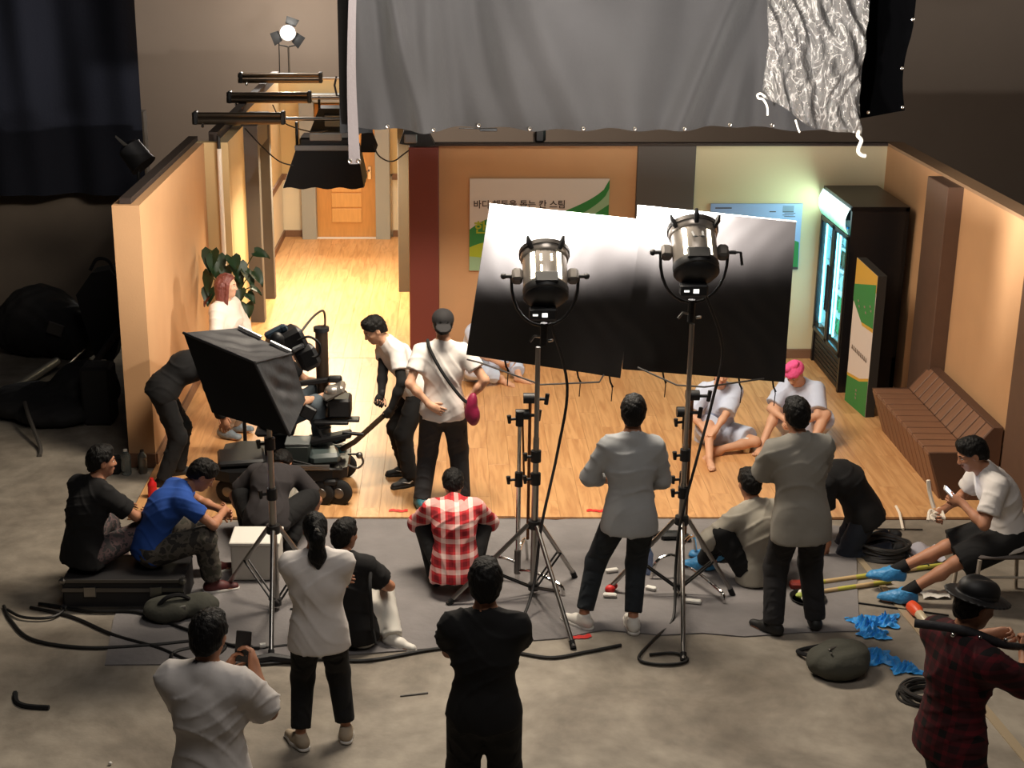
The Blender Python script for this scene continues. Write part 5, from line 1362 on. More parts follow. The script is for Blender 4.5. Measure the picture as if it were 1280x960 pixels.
# man in black, front centre
pL = person((0.19, 6.84, 0), 2, 'standing man in all black with folded arms seen from behind at front centre', s=0.985, sh=.93, shirt=TB, loose=0.022, hem=0.02, LH=(0.04, .25, 1.17), RH=(-.06, .28, 1.2), LE=(-1, -.1, -.5), RE=(1, -.1, -.5),
            pants=PBK, pl=0.03, shoes=SHB, hair='short', skin=SKIN2, LF=(-.14, 0, .08), RF=(.14, 0, .08), head=(0, -5, 0))
# man in white tee, bottom left, with phone
pS = person((-1.15, 6.28, 0), 12, 'man in pale tee at lower left foreground raising his hands to a phone', s=0.98, shirt=TW, loose=0.03, hem=0.05, sleeve=0.8, LH=(-.02, .30, 1.26), RH=(.13, .30, 1.30), LE=(-.5, -.2, -1), RE=(.6, -.2, -1),
            hcurl=(.5, .6), LHd=(.3, .6, .6), RHd=(-.3, .5, .8), pants=PDG, pl=.02, shoes=SHB, hair='short', skin=SKIN2, head=(4, -12, 0))
# man with hat, right foreground
pR = person((2.56, 6.62, 0), 68, 'man in black hat and dark red plaid shirt at the right foreground edge', s=0.985, shirt=PLAIDD, loose=0.03, hem=0.06, sleeve=1.3, LH=(-.16, .36, 1.30), RH=(.02, .40, 1.27), LE=(-1, -.2, -.6), RE=(1, -.1, -.7), hcurl=(.9, 1.15),
            RHd=(-.3, .3, .9), pants=PBK, pl=.03, shoes=SHB, hair='crop', skin=SKIN2, head=(6, -14, 0))
hat = SDF(); hp = pR['hp']; Hm = pR['Hm']
hat.ell(hp(0, -.01, .085), (.092, .110, .075), Hm, k=.02, clip=[(hp(0, 0, .05), -Hm[:, 2])]); hat.ell(hp(0, -.005, .05), (.150, .175, .012), Hm, k=.012); hat.cut(hp(0, -.01, .172), (.03, .10, .03), Hm, k=.03)
P, F = hat.mesh(.007); np_mesh('hat', [(P, F, 0)], [M('black_felt', (24, 23, 24), .55)], pR['t'])
q = MB(); q.lathe([(0.094, 0.0), (0.098, 0.012), (0.094, 0.026)], c=hp(0, -.008, .055), axis=Hm[:, 2], n=24, cap=False); q.build('hat_band', M('hat_band', (44, 42, 42), .4), pR['t'], local=True)
# man in denim shirt before the right lamp
pM = person((1.15, 9.48, 0), 4, 'standing man in pale denim shirt, rolled dark jeans and white sneakers between the lamp stands', s=0.985, pelvis=(.11, .02, .872), neck=(.11, .07, 1.41), sh_yaw=0, shirt=DEN, shirt_name='denim_shirt', collar=True, loose=0.018, hem=0.07, sleeve=1.45,
            sh=.9, LH=(0.0, .26, 1.02), RH=(.16, .27, .98), LE=(-1, -.3, -.7), RE=(1, -.3, -.7), pants=JN, legfrac=.93, pl=.016, LF=(-.19, .0, .08), RF=(.16, -.03, .08), Lt=-50, Rt=-8, LK=(-.2, 1, 0), shoes=SHW, sole=SOLE, hair='short', skin=SKIN2, head=(4, -6, 0))
# man in grey tee, folded arms, right
pO = person((2.40, 9.4, 0), -4, 'standing man in loose grey tee with folded arms and wide dark trousers', s=.985, sh=.94, pelvis=(.03, 0, .90), neck=(-.02, .04, 1.43), shirt=TG, loose=0.03, hem=0.12, sleeve=.85, LH=(.02, .25, 1.16), RH=(-.05, .28, 1.2), LE=(-1, -.1, -.5), RE=(1, -.1, -.5),
            pants=PDG, pl=.026, LF=(-.11, 0, .08), RF=(.21, .06, .08), Lt=-40, Rt=10, shoes=SHB, hair='short', skin=SKIN2, head=(-4, -10, 0))
# capped man with hands on hips on the stage
pD = person((-0.04, 11.66, 0.02), 2, 'man in backwards black cap and white tee with hands on his hips on the stage', s=0.985, shirt=TW, loose=0.018, hem=0.03, sleeve=.6, LH=(-.10, -.145, .96), RH=(.20, -.05, .97), LE=(-1, -.3, 0), RE=(1, -.4, .0), hcurl=(.2, .5), LHd=(.8, -.1, -.45), RHd=(-.2, .5, -.5), LHn=(0, 1, 0), RHn=(-1, 0, 0),
            pants=PDG, pl=.026, LF=(-.18, -.04, .08), RF=(.16, .03, .08), Lt=-15, shoes=COVT, shoe_name='shoe_cover', hair='crop', head=(-4, -6, 0))
cap = SDF(); hp = pD['hp']; Hm = pD['Hm']
cap.ell(hp(0, -.008, .045), (.092, .108, .088), Hm, k=.01, clip=[(hp(0, 0, .02), Hm @ vn((0, .25, -1)))]); cap.ell(hp(0, -.135, -.005), (.066, .075, .010), Hm @ rotm(0, 24, 0), k=.02)
P, F = cap.mesh(.007); np_mesh('cap', [(P, F, 0)], [M('cap_black', (30, 28, 30), .85)], pD['t'])
# bending man in white tee and gloves pushing the dolly
pC = person((-0.36, 12.30, 0.02), -112, 'man in white tee with black arm sleeves and gloves bending to the dolly handle', s=0.95, pelvis=(0, -.08, .86), neck=(0.02, .17, 1.28), chest=.02, shirt=TW, loose=.018, hem=.02, sleeve=.6, LH=(-.27, .24, .79), RH=(-.17, .30, .83), LE=(-1, -.5, 0), RE=(1, -.5, 0), hcurl=(1.1, 1.1), LHd=(.1, .4, -.8), RHd=(-.1, .4, -.8),
            arm_dark=TB, gloves=M('black_glove', (22, 21, 22), .7), pants=PBK, pl=.022, LF=(-.16, .04, .08), RF=(.10, -.02, .08), shoes=SHB, sole=SOLEB, hair='short', head=(0, -30, 0))
for (a_, Fm), sd in zip(pC['feet'], (-1, 1)):
    q = MB(); f0 = lambda y, z: a_ + Fm @ np.array((-.0525, y, z))
    q.prism([f0(-.01, -.02), f0(.03, -.037), f0(.10, -.012), f0(.03, -.026), f0(.0, -.012)], Fm[:, 0] * 0.006); q.build('swoosh_mark', M('mark_white', (226, 224, 220), .5), pC['t'], local=True, smooth=0)
# bending man in black by the left set wall
pB = person((-2.43, 12.28, 0.0), 72, 'man all in black bending double beside the left set wall', s=.97, pelvis=(0, -.06, .87), neck=(0, .36, 1.08), chest=.09, shirt=TB, shirt_name='long_shirt', loose=.02, hem=.03, sleeve=1.8, LH=(-.04, .46, .58), RH=(.14, .44, .56), LE=(-1, -.5, .2), RE=(1, -.5, .2), pants=PBK, pl=.022, LF=(-.12, .05, .08), RF=(.12, -.12, .08), shoes=SHB, hair='short', skin=SKIN2, head=(0, -65, 0))
# woman with auburn hair standing by the left wall
pA = person((-2.10, 13.45, 0.02), 112, 'woman with shoulder length auburn hair and cream blouse standing by the left wall', s=.915, women=True, shirt=cloth('blouse_cream', (214, 200, 186)), shirt_name='blouse', loose=.02, hem=.06, sleeve=1.6, pants=cloth('skirt_beige', (150, 132, 116)), pl=.022, LH=(-.12, .18, .92), RH=(.10, .20, .98), RE=(1, -.4, -.6), shoes=COVG, shoe_name='shoe_cover', hair='long', hairmat=HAIRR, skin=SKIN, head=(-14, -4, 0))
# seated man in black on the flight case
pF = person((-2.68, 9.98, 0.0), 38, 'man in black tee sitting on the flight case with his back turned', s=.95, pelvis=(0, 0, .385), neck=(.02, .13, .87), chest=.04, shirt=TB, loose=.022, hem=.05, sleeve=.7, LH=(-.12, .46, .56), RH=(.14, .46, .55), LE=(-1, -.2, -.3), RE=(1, -.3, -.3), pants=PRINT, pl=.028, LF=(-.16, .46, .08), RF=(.18, .50, .08), LK=(-.2, .4, 1), RK=(.3, .4, 1), shoes=SHB, hair='short', skin=SKIN2, head=(26, -6, 0))
# blue tee man
pG = person((-2.20, 10.05, 0.0), 68, 'man in bright blue tee and camouflage trousers sitting hunched on the flight case end', s=.95, pelvis=(0, .0, .385), neck=(.0, .27, .79), chest=.07, shirt=TBL, loose=.018, hem=.04, sleeve=.6, LH=(-.04, .56, .56), RH=(.05, .54, .58), LE=(-1, -.1, -.3), RE=(1, .1, -.5), pants=CAMO, pl=.032, legfrac=.94, LF=(-.16, .48, .08), RF=(.16, .42, .08), LK=(-.3, .4, 1), RK=(.3, .5, 1), shoes=SHR, sole=SOLE, hair='short', skin=SKIN2, head=(10, -42, 0))
# crouching man in charcoal tee
pH = person((-1.42, 10.82, 0.0), 6, 'man in charcoal tee crouching with bowed head behind the white box', s=.95, pelvis=(0, -.05, .30), neck=(0, .36, .53), chest=.12, shirt=TDG, loose=.02, hem=.04, sleeve=.75, LH=(-.30, .36, .10), RH=(.24, .40, .10), LE=(-1, -.3, .3), RE=(1, -.3, .3), pants=PBK, pl=.024, LF=(-.16, .02, .08), RF=(.16, .02, .08), LK=(-.5, 1, .6), RK=(.5, 1, .6), shoes=SHB, hair='short', skin=SKIN2, head=(0, -78, 0))
# sitting man in black with white trousers
pJ = person((-0.66, 9.24, 0.0), 24, 'man in black tee and white trousers sitting on the mat beside the ponytailed woman', s=.93, pelvis=(0, 0, .12), neck=(-.11, .08, .59), chest=.03, shirt=TB, loose=.026, hem=.04, sleeve=.7, LH=(-.15, .38, .30), RH=(.02, .36, .30), LE=(-1, -.2, -.2), RE=(1, -.2, -.2), pants=PWH, pl=.026, LF=(-.16, .50, .08), RF=(.26, .10, .062), LK=(-.2, .3, 1), RK=(.6, 1, .12), Rt=95, shoes=SHW, sole=SOLE, hair='short', skin=SKIN2, head=(14, -4, 0))
q = MB(); q.tube(smooth_path([(.10, .10, .58), (.17, -.06, .50), (.20, -.10, .34), (.21, -.11, .22)]), 0.013, 6); q.tube([(.21, -.11, .22), (.25, -.14, .12)], 0.010, 6); q.build('bag_strap', BLKC, pJ['t'], local=True)
# crouching man in red plaid
pK = person((0.05, 10.12, 0.0), -2, 'crouching person in red and white plaid shirt on the grey mat', s=.92, pelvis=(0, -.05, .25), neck=(0, .20, .61), chest=.09, shirt=PLAID, shirt_name='plaid_shirt', collar=True, loose=.022, hem=.12, sleeve=1.25, LH=(-.10, .44, .36), RH=(.10, .44, .36), LE=(-1, -.35, -.1), RE=(1, -.35, -.1), pants=PBK, pl=.022, LF=(-.14, .06, .08), RF=(.14, .06, .08), LK=(-.4, 1, .7), RK=(.4, 1, .7), shoes=SHB, hair='short', skin=SKIN, head=(0, -34, 0))
# seated man in grey long sleeves
pN = person((2.36, 10.24, 0.0), -24, 'man in grey long sleeved top sitting cross legged on the mat', s=.94, pelvis=(0, 0, .115), neck=(-.02, .10, .585), chest=.04, shirt=LG, shirt_name='long_shirt', loose=.022, hem=.05, sleeve=1.45, LH=(-.27, .28, .16), RH=(.10, .36, .30), LE=(-1, -.1, .15), RE=(1, -.2, -.2), pants=PBK, pl=.024, LF=(-.26, .34, .08), RF=(-.10, .46, .08), LK=(-.5, .2, 1), RK=(1, .6, .35), Lt=-50, Rt=-50, shoes=COVB, shoe_name='shoe_cover', hair='short', skin=SKIN2, head=(8, -14, 0))
# kneeling man in black
pP = person((3.16, 10.84, 0.0), -84, 'man in black tee kneeling and reaching down beside the coiled cable', s=.97, pelvis=(0, -.12, .34), neck=(0, .27, .62), chest=.13, shirt=TB, loose=.026, hem=.05, sleeve=.7, LH=(-.16, .16, .10), RH=(.12, .34, .10), LE=(-.7, .7, .2), RE=(1, .2, .2), LHd=(0, .4, -.7), RHd=(0, .4, -.7), pants=cloth('trousers_navy', (34, 40, 52)), pl=.024, LF=(-.13, -.36, .07), RF=(.13, -.38, .07), LK=(0, 1, -1.1), RK=(0, 1, -1.1), Ltp=-55, Rtp=-55, shoes=SHB, hair='short', skin=SKIN2, head=(10, -50, 0))
q = MB()
for i, (x, z) in enumerate(((.02, .0), (.05, .0), (.08, .0), (.03, -.035), (.06, -.035))): q.box(pP['nk'] + pP['Cf'] @ np.array((x - .05, -.118, -.12 + z)), (.018, .022, .012), Matrix(pP['Cf'].tolist()))
q.build('shirt_print', M('mark_white', (226, 224, 220), .5), pP['t'], local=True)
# man with the phone on the chair
pQ = person((4.06, 9.92, 0.0), -86, 'man in white tee and black shorts sitting on a chair with a lit phone', s=.99, pelvis=(0, 0, .565), neck=(0, .19, 1.01), chest=.05, shirt=TW, loose=.022, hem=.05, sleeve=.72, LH=(-.08, .36, .80), RH=(.10, .44, .66), LE=(-1, -.5, -.5), RE=(1, -.5, -.5), hcurl=(.7, .6), LHd=(.3, .8, .3), pants=PBK, legfrac=.46, pl=.036, LF=(-.10, .70, .08), RF=(.12, .88, .09), LK=(-.1, .4, 1), RK=(.1, .4, 1), Lt=10, Rt=6, socks=PBK, shoes=COVB, shoe_name='shoe_cover', hair='short', skin=SKIN2, head=(0, -26, 0))
# actress with hidden face
pT = person((2.55, 13.28, 0.02), 184, 'barefoot actress in pale blue robe hugging her knee on the stage floor', s=.915, women=True, pelvis=(0, 0, .115), neck=(0, .12, .58), chest=.03, shirt=ROBE, shirt_name='robe', loose=.026, hem=.10, sleeve=.95, LH=(.06, .44, .25), RH=(.14, .42, .24), LE=(-1, -.1, -.1), RE=(1, -.1, -.1), hcurl=(.8, .8), pants=ROBE, pants_name='robe_skirt', legfrac=.40, pl=.04, LF=(.02, .40, .06), RF=(.12, .66, .08), LK=(-1, .45, .1), RK=(.05, .3, 1), Lt=60, Rt=-6, barefoot=True, hair='pony', head=(0, -8, 0))
# actress with pink towel
pW = person((3.40, 13.36, 0.02), 204, 'barefoot actress with pink towel turban looking down on the stage floor', s=.92, women=True, pelvis=(0, 0, .115), neck=(0.03, .14, .58), chest=.04, shirt=ROBE, shirt_name='robe', loose=.026, hem=.10, sleeve=.8, LH=(.0, .42, .28), RH=(.08, .42, .30), LE=(-1, -.1, -.2), RE=(1, -.1, -.2), hcurl=(.6, .6), pants=ROBE, pants_name='robe_skirt', legfrac=.40, pl=.04, LF=(-.16, .50, .08), RF=(.27, .52, .08), LK=(-.5, .3, 1), RK=(.25, .3, 1), barefoot=True, hair=None, head=(18, -34, 8))
# actor half hidden behind the left board
pU = person((0.30, 15.30, 0.02), 118, 'robed actor with pink towel turban sitting half hidden behind the left board', s=.93, women=True, pelvis=(0, 0, .115), neck=(0.0, .04, .59), chest=.02, shirt=ROBE, shirt_name='robe', loose=.026, hem=.10, sleeve=.9, LH=(-.16, .34, .22), RH=(.12, .34, .24), LE=(-1, -.2, -.2), RE=(1, -.2, -.2), pants=ROBE, pants_name='robe_trousers', legfrac=.9, pl=.036, LF=(-.04, .50, .07), RF=(.10, .36, .07), LK=(-.9, .5, .4), RK=(1, .5, .4), barefoot=True, hair=None, head=(20, -10, 0))
PINK = M('pink_towel', (236, 92, 150), 0.95, bump=0.5, bscale=45)
for p_ in (pW, pU):
    g = SDF(); hp = p_['hp']; Hm = p_['Hm']
    g.ell(hp(0, -.012, .05), (.092, .108, .085), Hm, k=.02, clip=[(hp(0, .0, .028), Hm @ vn((0, .2, -1)))])
    for k in range(8):
        a = k * math.pi / 4; g.cap(hp(.075 * math.cos(a), -.012 + .09 * math.sin(a), .035), hp(.075 * math.cos(a + .8), -.012 + .09 * math.sin(a + .8), .055), .024, .024, k=.012)
    g.ell(hp(.015, .045, .135), (.045, .042, .035), Hm, k=.012); g.ell(hp(-.03, -.02, .135), (.05, .05, .035), Hm, k=.012)
    P, F = g.mesh(.007); np_mesh('towel_turban', [(P, F, 0)], [PINK], p_['t'])
# camera operator on the dolly behind the softbox
pE = person((-1.50, 12.18, 0.0), 84, 'camera operator seated on the dolly almost hidden behind the softbox', s=.95, pelvis=(0, 0, .66), neck=(0, .10, 1.13), shirt=TB, loose=.02, hem=.04, sleeve=.6, LH=(-.06, .42, .92), RH=(.14, .38, .86), LE=(-1, -.3, -.5), RE=(1, -.3, -.5), pants=cloth('trousers_slate', (88, 98, 106)), pl=.024, LF=(-.12, .42, .42), RF=(.14, .40, .42), LK=(-.2, .6, 1), RK=(.2, .6, 1), shoes=COVT, shoe_name='shoe_cover', hair='short', skin=SKIN, head=(0, -14, 0))

# ------------------------------------------------------------------ soft box on its stand, left foreground
SBF = M('softbox_cloth', (40, 39, 42), 0.62, bump=0.55, bscale=7, stretch=(1, 1, 1))
SBI = M('softbox_front_black', (12, 12, 13), 0.9)
A_, B_, D_, E_ = [Vector(p) for p in ((-1.789, 9.62, 2.144), (-1.266, 9.25, 2.048), (-1.058, 9.30, 1.518), (-1.63, 9.66, 1.56))]
a_, b_, d_, e_ = [Vector(p) for p in ((-1.469, 9.95, 2.084), (-1.084, 9.80, 1.943), (-0.997, 9.82, 1.597), (-1.40, 10.0, 1.68))]
sb = thing('softbox', (-1.25, 9.75, 1.45), 'large black cloth softbox tilted on a tripod stand at the left', 'softbox')
def panel(P0, P1, P2, P3, seed):
    n_ = (P1 - P0).cross(P3 - P0).normalized()
    def fn(u, v):
        p = (P0 * (1 - u) + P1 * u) * (1 - v) + (P3 * (1 - u) + P2 * u) * v
        w_ = math.sin(math.pi * u) * math.sin(math.pi * v)
        return p + n_ * (0.014 * math.sin(u * 11 + seed + 3 * v) * math.sin(v * 7 + seed) + 0.01 * math.sin(u * 19 - v * 13 + seed) - 0.03) * w_
    q = MB(); q.grid(fn, 24, 24); return q.build('side_panel', SBF, sb, smooth=180)
panel(A_, B_, b_, a_, 0.3); panel(B_, D_, d_, b_, 1.7); panel(D_, E_, e_, d_, 2.9); panel(E_, A_, a_, e_, 4.1)
q = MB(); q.grid(lambda u, v: (A_ * (1 - u) + B_ * u) * (1 - v) + (E_ * (1 - u) + D_ * u) * v + Vector((.02, .03, .0)) * math.sin(math.pi * u) * math.sin(math.pi * v), 14, 14); q.build('front_cover', SBI, sb, smooth=180)
q = MB(); q.grid(lambda u, v: (a_ * (1 - u) + b_ * u) * (1 - v) + (e_ * (1 - u) + d_ * u) * v, 4, 4); q.build('rear_panel', SBF, sb)
for p0, p1 in ((A_, B_), (B_, D_), (B_, b_)):
    q = MB(); q.tube([p0, p0.lerp(p1, .5), p1], 0.010, 6); q.build('seam', SBF, sb)
for f0, f1 in ((0.03, 0.45), (0.62, 1.0)):
    q = MB(); q.tube([a_.lerp(b_, f0) + Vector((0, -.012, .018)), a_.lerp(b_, f1) + Vector((0, -.012, .018))], 0.013, 8); q.build('rod', M('aluminium', (214, 214, 214), .3, .6), sb)
sh_ = thing('softbox_lamp', (-1.1, 10.0, 1.80), 'blue grey lamp head with coiled leads plugged into the softbox rear', 'lamp')
BLUEG = M('blue_grey_housing', (46, 62, 74), 0.5)
q = MB(); rot = Matrix.Rotation(R(-24), 3, 'Y') @ Matrix.Rotation(R(18), 3, 'Z')
q.box((-1.14, 10.02, 1.96), (0.25, 0.26, 0.17), rot, 0.03); q.build('housing', BLK, sh_)
q = MB(); q.box((-1.21, 9.98, 2.05), (0.16, 0.07, 0.05), rot, 0.014); q.box((-1.15, 9.98, 2.075), (0.05, 0.05, 0.05), rot, 0.012); q.build('top_clamp', BLUEG, sh_)
q = MB(); q.box((-1.0, 10.0, 1.86), (0.15, 0.2, 0.17), rot, 0.03); q.build('rear_block', BLKP, sh_)
q = MB(); q.box((-1.045, 9.90, 1.955), (0.09, 0.03, 0.035), rot, 0.01); q.build('label_plate', CLIPG, sh_)
q = MB(); q.sph((-1.19, 9.90, 2.00), (0.055, 0.05, 0.07), None, 12, 8); q.build('cable_gland', BLK, sh_)
q = MB(); q.tube(smooth_path([(-1.05, 9.92, 2.0), (-0.97, 9.92, 2.03), (-0.90, 9.92, 1.98), (-0.90, 9.92, 1.90), (-0.96, 9.92, 1.88), (-1.02, 9.94, 1.90)]), 0.0095, 7); q.build('coiled_lead', CABLE, sh_)
q = MB(); q.tube(smooth_path([(-1.06, 9.95, 2.01), (-0.98, 10.3, 2.06), (-0.95, 10.9, 1.95), (-1.0, 11.6, 1.65), (-1.07, 12.15, 1.475)]), 0.009, 7); top(q, 'video_cable', CABLE, 'thin black cable arching from the softbox lamp to the dolly column', 'cable', base=(-1.0, 11.0, 1.4))
tripod('softbox_stand', (-1.25, 9.75), 1.55, 0.65, [(-1.66, 10.14), (-1.205, 9.02), (-0.93, 10.10)], [(0.95, 0.026), (1.25, 0.022), (1.62, 0.018)], [0.92, 1.30], 'steel tripod stand carrying the black softbox', 'stand', mt=STEEL)

# ------------------------------------------------------------------ camera dolly
dz0 = 0.0165
do = thing('camera_dolly', (-1.4, 12.0, dz0), 'black wheeled camera dolly with tall column and push handle', 'dolly')
dzb = 0.24
q = MB(); q.prism([(-1.98, 11.72, dzb), (-1.85, 11.66, dzb), (-0.98, 11.70, dzb), (-0.86, 11.80, dzb), (-0.86, 12.34, dzb), (-1.0, 12.44, dzb), (-1.85, 12.44, dzb), (-1.98, 12.36, dzb)], (0, 0, 0.09)); q.build('platform', BLK, do, smooth=0)
q = MB(); q.box((-1.78, 11.92, 0.37), (0.40, 0.34, 0.06), Matrix.Rotation(R(10), 3, 'Z'), 0.02); q.build('side_board', BLKP, do)
q = MB(); q.box((-1.5, 12.18, 0.42), (0.2, 0.2, 0.2), bev=0.02); q.build('seat_post', BLK, do)
q = MB(); q.box((-1.5, 12.18, 0.545), (0.34, 0.34, 0.06), bev=0.025); q.build('seat', BLKC, do)
q = MB(); q.cyl((-1.085, 12.2, 0.30), (-1.085, 12.2, 1.42), 0.055, n=24); q.build('column', M('column_bronze', (66, 54, 44), .35, .6), do)
q = MB(); q.cyl((-1.085, 12.2, 1.42), (-1.085, 12.2, 1.455), 0.068, n=24); q.build('column_cap', BLK, do)
q = MB(); q.lathe([(.058, 0), (.085, .02), (.085, .10), (.058, .12)], c=(-1.085, 12.2, 0.66), n=24); q.build('column_clamp', DSTEEL, do)
q = MB(); q.box((-1.15, 12.12, 0.99), (0.46, 0.05, 0.045), Matrix.Rotation(R(-8), 3, 'Y'), 0.01); q.box((-0.97, 12.10, 1.02), (0.12, 0.06, 0.06), bev=.015); q.build('cross_arm', BLK, do)
q = MB(); q.box((-1.28, 11.86, 0.43), (0.22, 0.22, 0.22), bev=0.02); q.build('battery_box', M('dark_green_box', (38, 44, 42), .5), do)
q = MB(); q.box((-1.28, 11.86, 0.546), (0.21, 0.21, 0.02), bev=0.006); q.build('battery_lid', M('lid_grey', (104, 108, 108), .4), do)
q = MB(); q.box((-1.06, 11.84, 0.42), (0.26, 0.24, 0.10), Matrix.Rotation(R(12), 3, 'Z'), 0.03); q.build('control_box', M('slate_box', (66, 76, 76), .4), do)
q = MB(); q.lathe([(.001, .02), (.10, .015), (.125, 0), (.12, -.02)], c=(-1.12, 12.02, 0.47), axis=(0.1, -.35, 1), n=24); q.build('hand_wheel', M('teal_disc', (72, 92, 100), .45), do)
for x, y in ((-1.80, 11.76), (-1.80, 12.36), (-1.0, 11.72), (-1.0, 12.36)):
    for dx in (-0.075, 0.075):
        q = MB(); q.lathe([(.05, -.032), (.095, -.032), (.11, -.02), (.11, .02), (.095, .032), (.05, .032)], c=(x + dx, y, 0.128), axis=(0.25, 1, 0), n=22, cap=True); wh = q.build('wheel', RUBBER, do)
        q = MB(); q.lathe([(.001, -.040), (.045, -.036), (.05, -.03), (.05, .03), (.045, .036), (.001, .04)], c=(x + dx, y, 0.128), axis=(0.25, 1, 0), n=16); q.build('hub', DSTEEL, wh)
    q = MB(); q.box((x, y, 0.225), (0.12, 0.09, 0.06), bev=.015); q.build('axle_block', BLK, do)
q = MB(); q.tube([(-0.92, 11.98, 0.42), (-0.80, 11.96, 0.50), (-0.50, 11.99, 0.775)], 0.024, 10); hb = q.build('push_handle', M('handle_brown', (74, 60, 46), .4, .5), do)
q = MB(); q.tube([(-0.54, 11.98, 0.738), (-0.45, 12.0, 0.82)], 0.030, 10); q.build('grip', RUBBER, hb)
q = MB(); q.tube(smooth_path([(-.86, 11.92, .40), (-.76, 11.90, .40), (-.73, 11.90, .33), (-.78, 11.9, .28), (-.86, 11.92, .30)]), .010, 6); q.sph((-.76, 11.89, .40), .03); q.build('steering_levers', DSTEEL, do)
for i in range(5):
    q = MB(); y = 11.75 + .03 * i; q.tube(smooth_path([(-1.55 + .1 * i, 11.75, .35), (-1.35, 11.7 + .03 * i, .37 + .02 * (i % 3)), (-1.05 + .03 * i, 11.68, .35), (-.92, 11.72 + .02 * i, .34)]), .008, 6); q.build('deck_cable', CABLE, do)
for i in range(4):
    q = MB(); q.tube([(-1.62, 11.70 - .008 * i, .345 + .012 * i), (-1.0, 11.66, .36 + .012 * i)], .008, 6); q.build('deck_rod', DSTEEL, do)
cm = thing('film_camera', (-0.96, 12.05, 0.74), 'black film camera with matte box and shiny top on the dolly column', 'camera')
q = MB(); q.box((-0.93, 12.05, 0.80), (0.20, 0.22, 0.17), bev=.02); q.build('camera_body', BLKP, cm)
q = MB(); q.box((-1.0, 11.98, .68), (0.30, 0.14, 0.03), bev=.008); q.box((-0.86, 12.0, .69), (0.2, .1, .025), bev=.006); q.build('base_plate', BLK, cm)
q = MB(); q.box((-0.97, 12.0, 0.945), (0.2, 0.2, 0.07), Matrix.Rotation(R(-28), 3, 'Y'), .02); q.sph((-.98, 11.95, .97), (.07, .06, .045)); q.build('magazine', M('silver_housing', (176, 172, 166), .3, .7), cm)
q = MB(); q.box((-1.19, 11.92, 0.78), (0.12, 0.05, 0.12), Matrix.Rotation(R(30), 3, 'Y'), .012); q.build('monitor', BLKP, cm)
q = MB(); q.cyl((-.93, 12.16, .80), (-.93, 12.34, .80), .05, n=16); q.build('lens', BLK, cm)
for p in ((-1.15, 11.95, .70), (-1.10, 11.9, .62), (-1.02, 11.9, .60)):
    q = MB(); q.tube(smooth_path([p, (p[0] + .05, p[1] - .02, p[2] - .08), (p[0] + .14, p[1], p[2] - .06)]), .012, 6); q.build('rig_arm', BLK, cm)
q = MB(); q.box((-1.0, 11.9, .56), (0.36, .12, .05), Matrix.Rotation(R(-12), 3, 'Y'), .012); q.cyl((-.9, 11.86, .62), (-.72, 11.86, .60), .016); q.build('follow_focus', BLK, cm)
mo = thing('hand_monitor', (-1.93, 12.75, 0.5), 'small black monitor with a bright screen between bending man and softbox', 'monitor')
q = MB(); q.box((-1.88, 12.75, .66), (.22, .09, .26), Matrix.Rotation(R(14), 3, 'Y'), .02); q.build('housing', BLKP, mo)
q = MB(); q.box((-1.925, 12.70, .70), (.075, .006, .10)); q.build('screen', M('lit_screen', (235, 245, 240), .4, emit=(235, 245, 240), estr=.8), mo, smooth=0)
q = MB(); q.cyl((-1.86, 12.75, .02), (-1.86, 12.75, .56), .018); q.build('post', BLK, mo)
for k in range(3):
    q = MB(); q.cyl((-1.86, 12.75, .2), (-1.86 + .2 * math.cos(k * 2.1), 12.75 + .2 * math.sin(k * 2.1), .03), .012, n=8); q.build('leg', BLK, mo)

# ------------------------------------------------------------------ things people wear or hold
BAGM = M('magenta_leather', (138, 26, 66), .5, bump=.3, bscale=20)
sbg = thing('shoulder_bag', (0.16, 11.56, 0.92), 'small magenta shoulder bag at the capped man’s right hip', 'bag')
g = SDF(); g.ell(wpt(pD, (.235, -.15, .95)), (.05, .055, .125), rotm(0, 0, 10), k=.02); g.ell(wpt(pD, (.255, -.155, .88)), (.055, .055, .09), None, k=.02)
P, F = g.mesh(.009); o = np_mesh('pouch', [(P - np.array(ORG[sbg.name]), F, 0)], [BAGM], sbg)
q = MB(); q.tube(smooth_path([wpt(pD, p) for p in ((-.13, .10, 1.44), (-.125, -.02, 1.475), (-.10, -.105, 1.42), (-.02, -.152, 1.28), (.08, -.158, 1.13), (.17, -.165, 1.02), (.23, -.16, .98))]), .014, 6); q.build('strap', BLKC, sbg)
ph = thing('phone', tuple(wpt(pQ, (-.03, .42, .84))), 'white phone with lit screen in the seated man’s hand', 'phone')
ORG[ph.name] = (0, 0, 0)
ph.rotation_euler = (R(42), 0, R(70)); 
q = MB(); q.box((0, 0, 0), (.078, .16, .010), bev=.003); q.build('case', WHITE, ph, local=True)
q = MB(); q.box((0, 0, .0065), (.068, .135, .003)); q.build('screen', M('phone_screen', (225, 238, 255), .3, emit=(215, 232, 255), estr=2.6), ph, local=True, smooth=0)
light('phone_light', 'POINT', tuple(wpt(pQ, (0, .36, .92))), (0, 0, 0), .12, (.75, .87, 1), .05)
tl = MB()
for k in range(6): tl.tube(smooth_path([wpt(pQ, (.02 + .02 * math.cos(k * 1.7), .46 + .02 * math.sin(k * 2.3), .64)), wpt(pQ, (.05 + .05 * math.cos(k * 1.3), .50 + .04 * math.sin(k), .66 + .02 * (k % 2))), wpt(pQ, (.06 * math.cos(k * 2.1), .54 + .03 * math.sin(k * 1.9), .635))]), .012, 6)
tl.tube(smooth_path([wpt(pQ, (.10, .50, .68)), wpt(pQ, (.14, .53, .78)), wpt(pQ, (.15, .55, .88))]), .015, 6)
top(tl, 'crumpled_tissue', M('tissue_white', (226, 214, 198), .9), 'crumpled white tissue strip in the seated man’s lower hand', 'tissue')
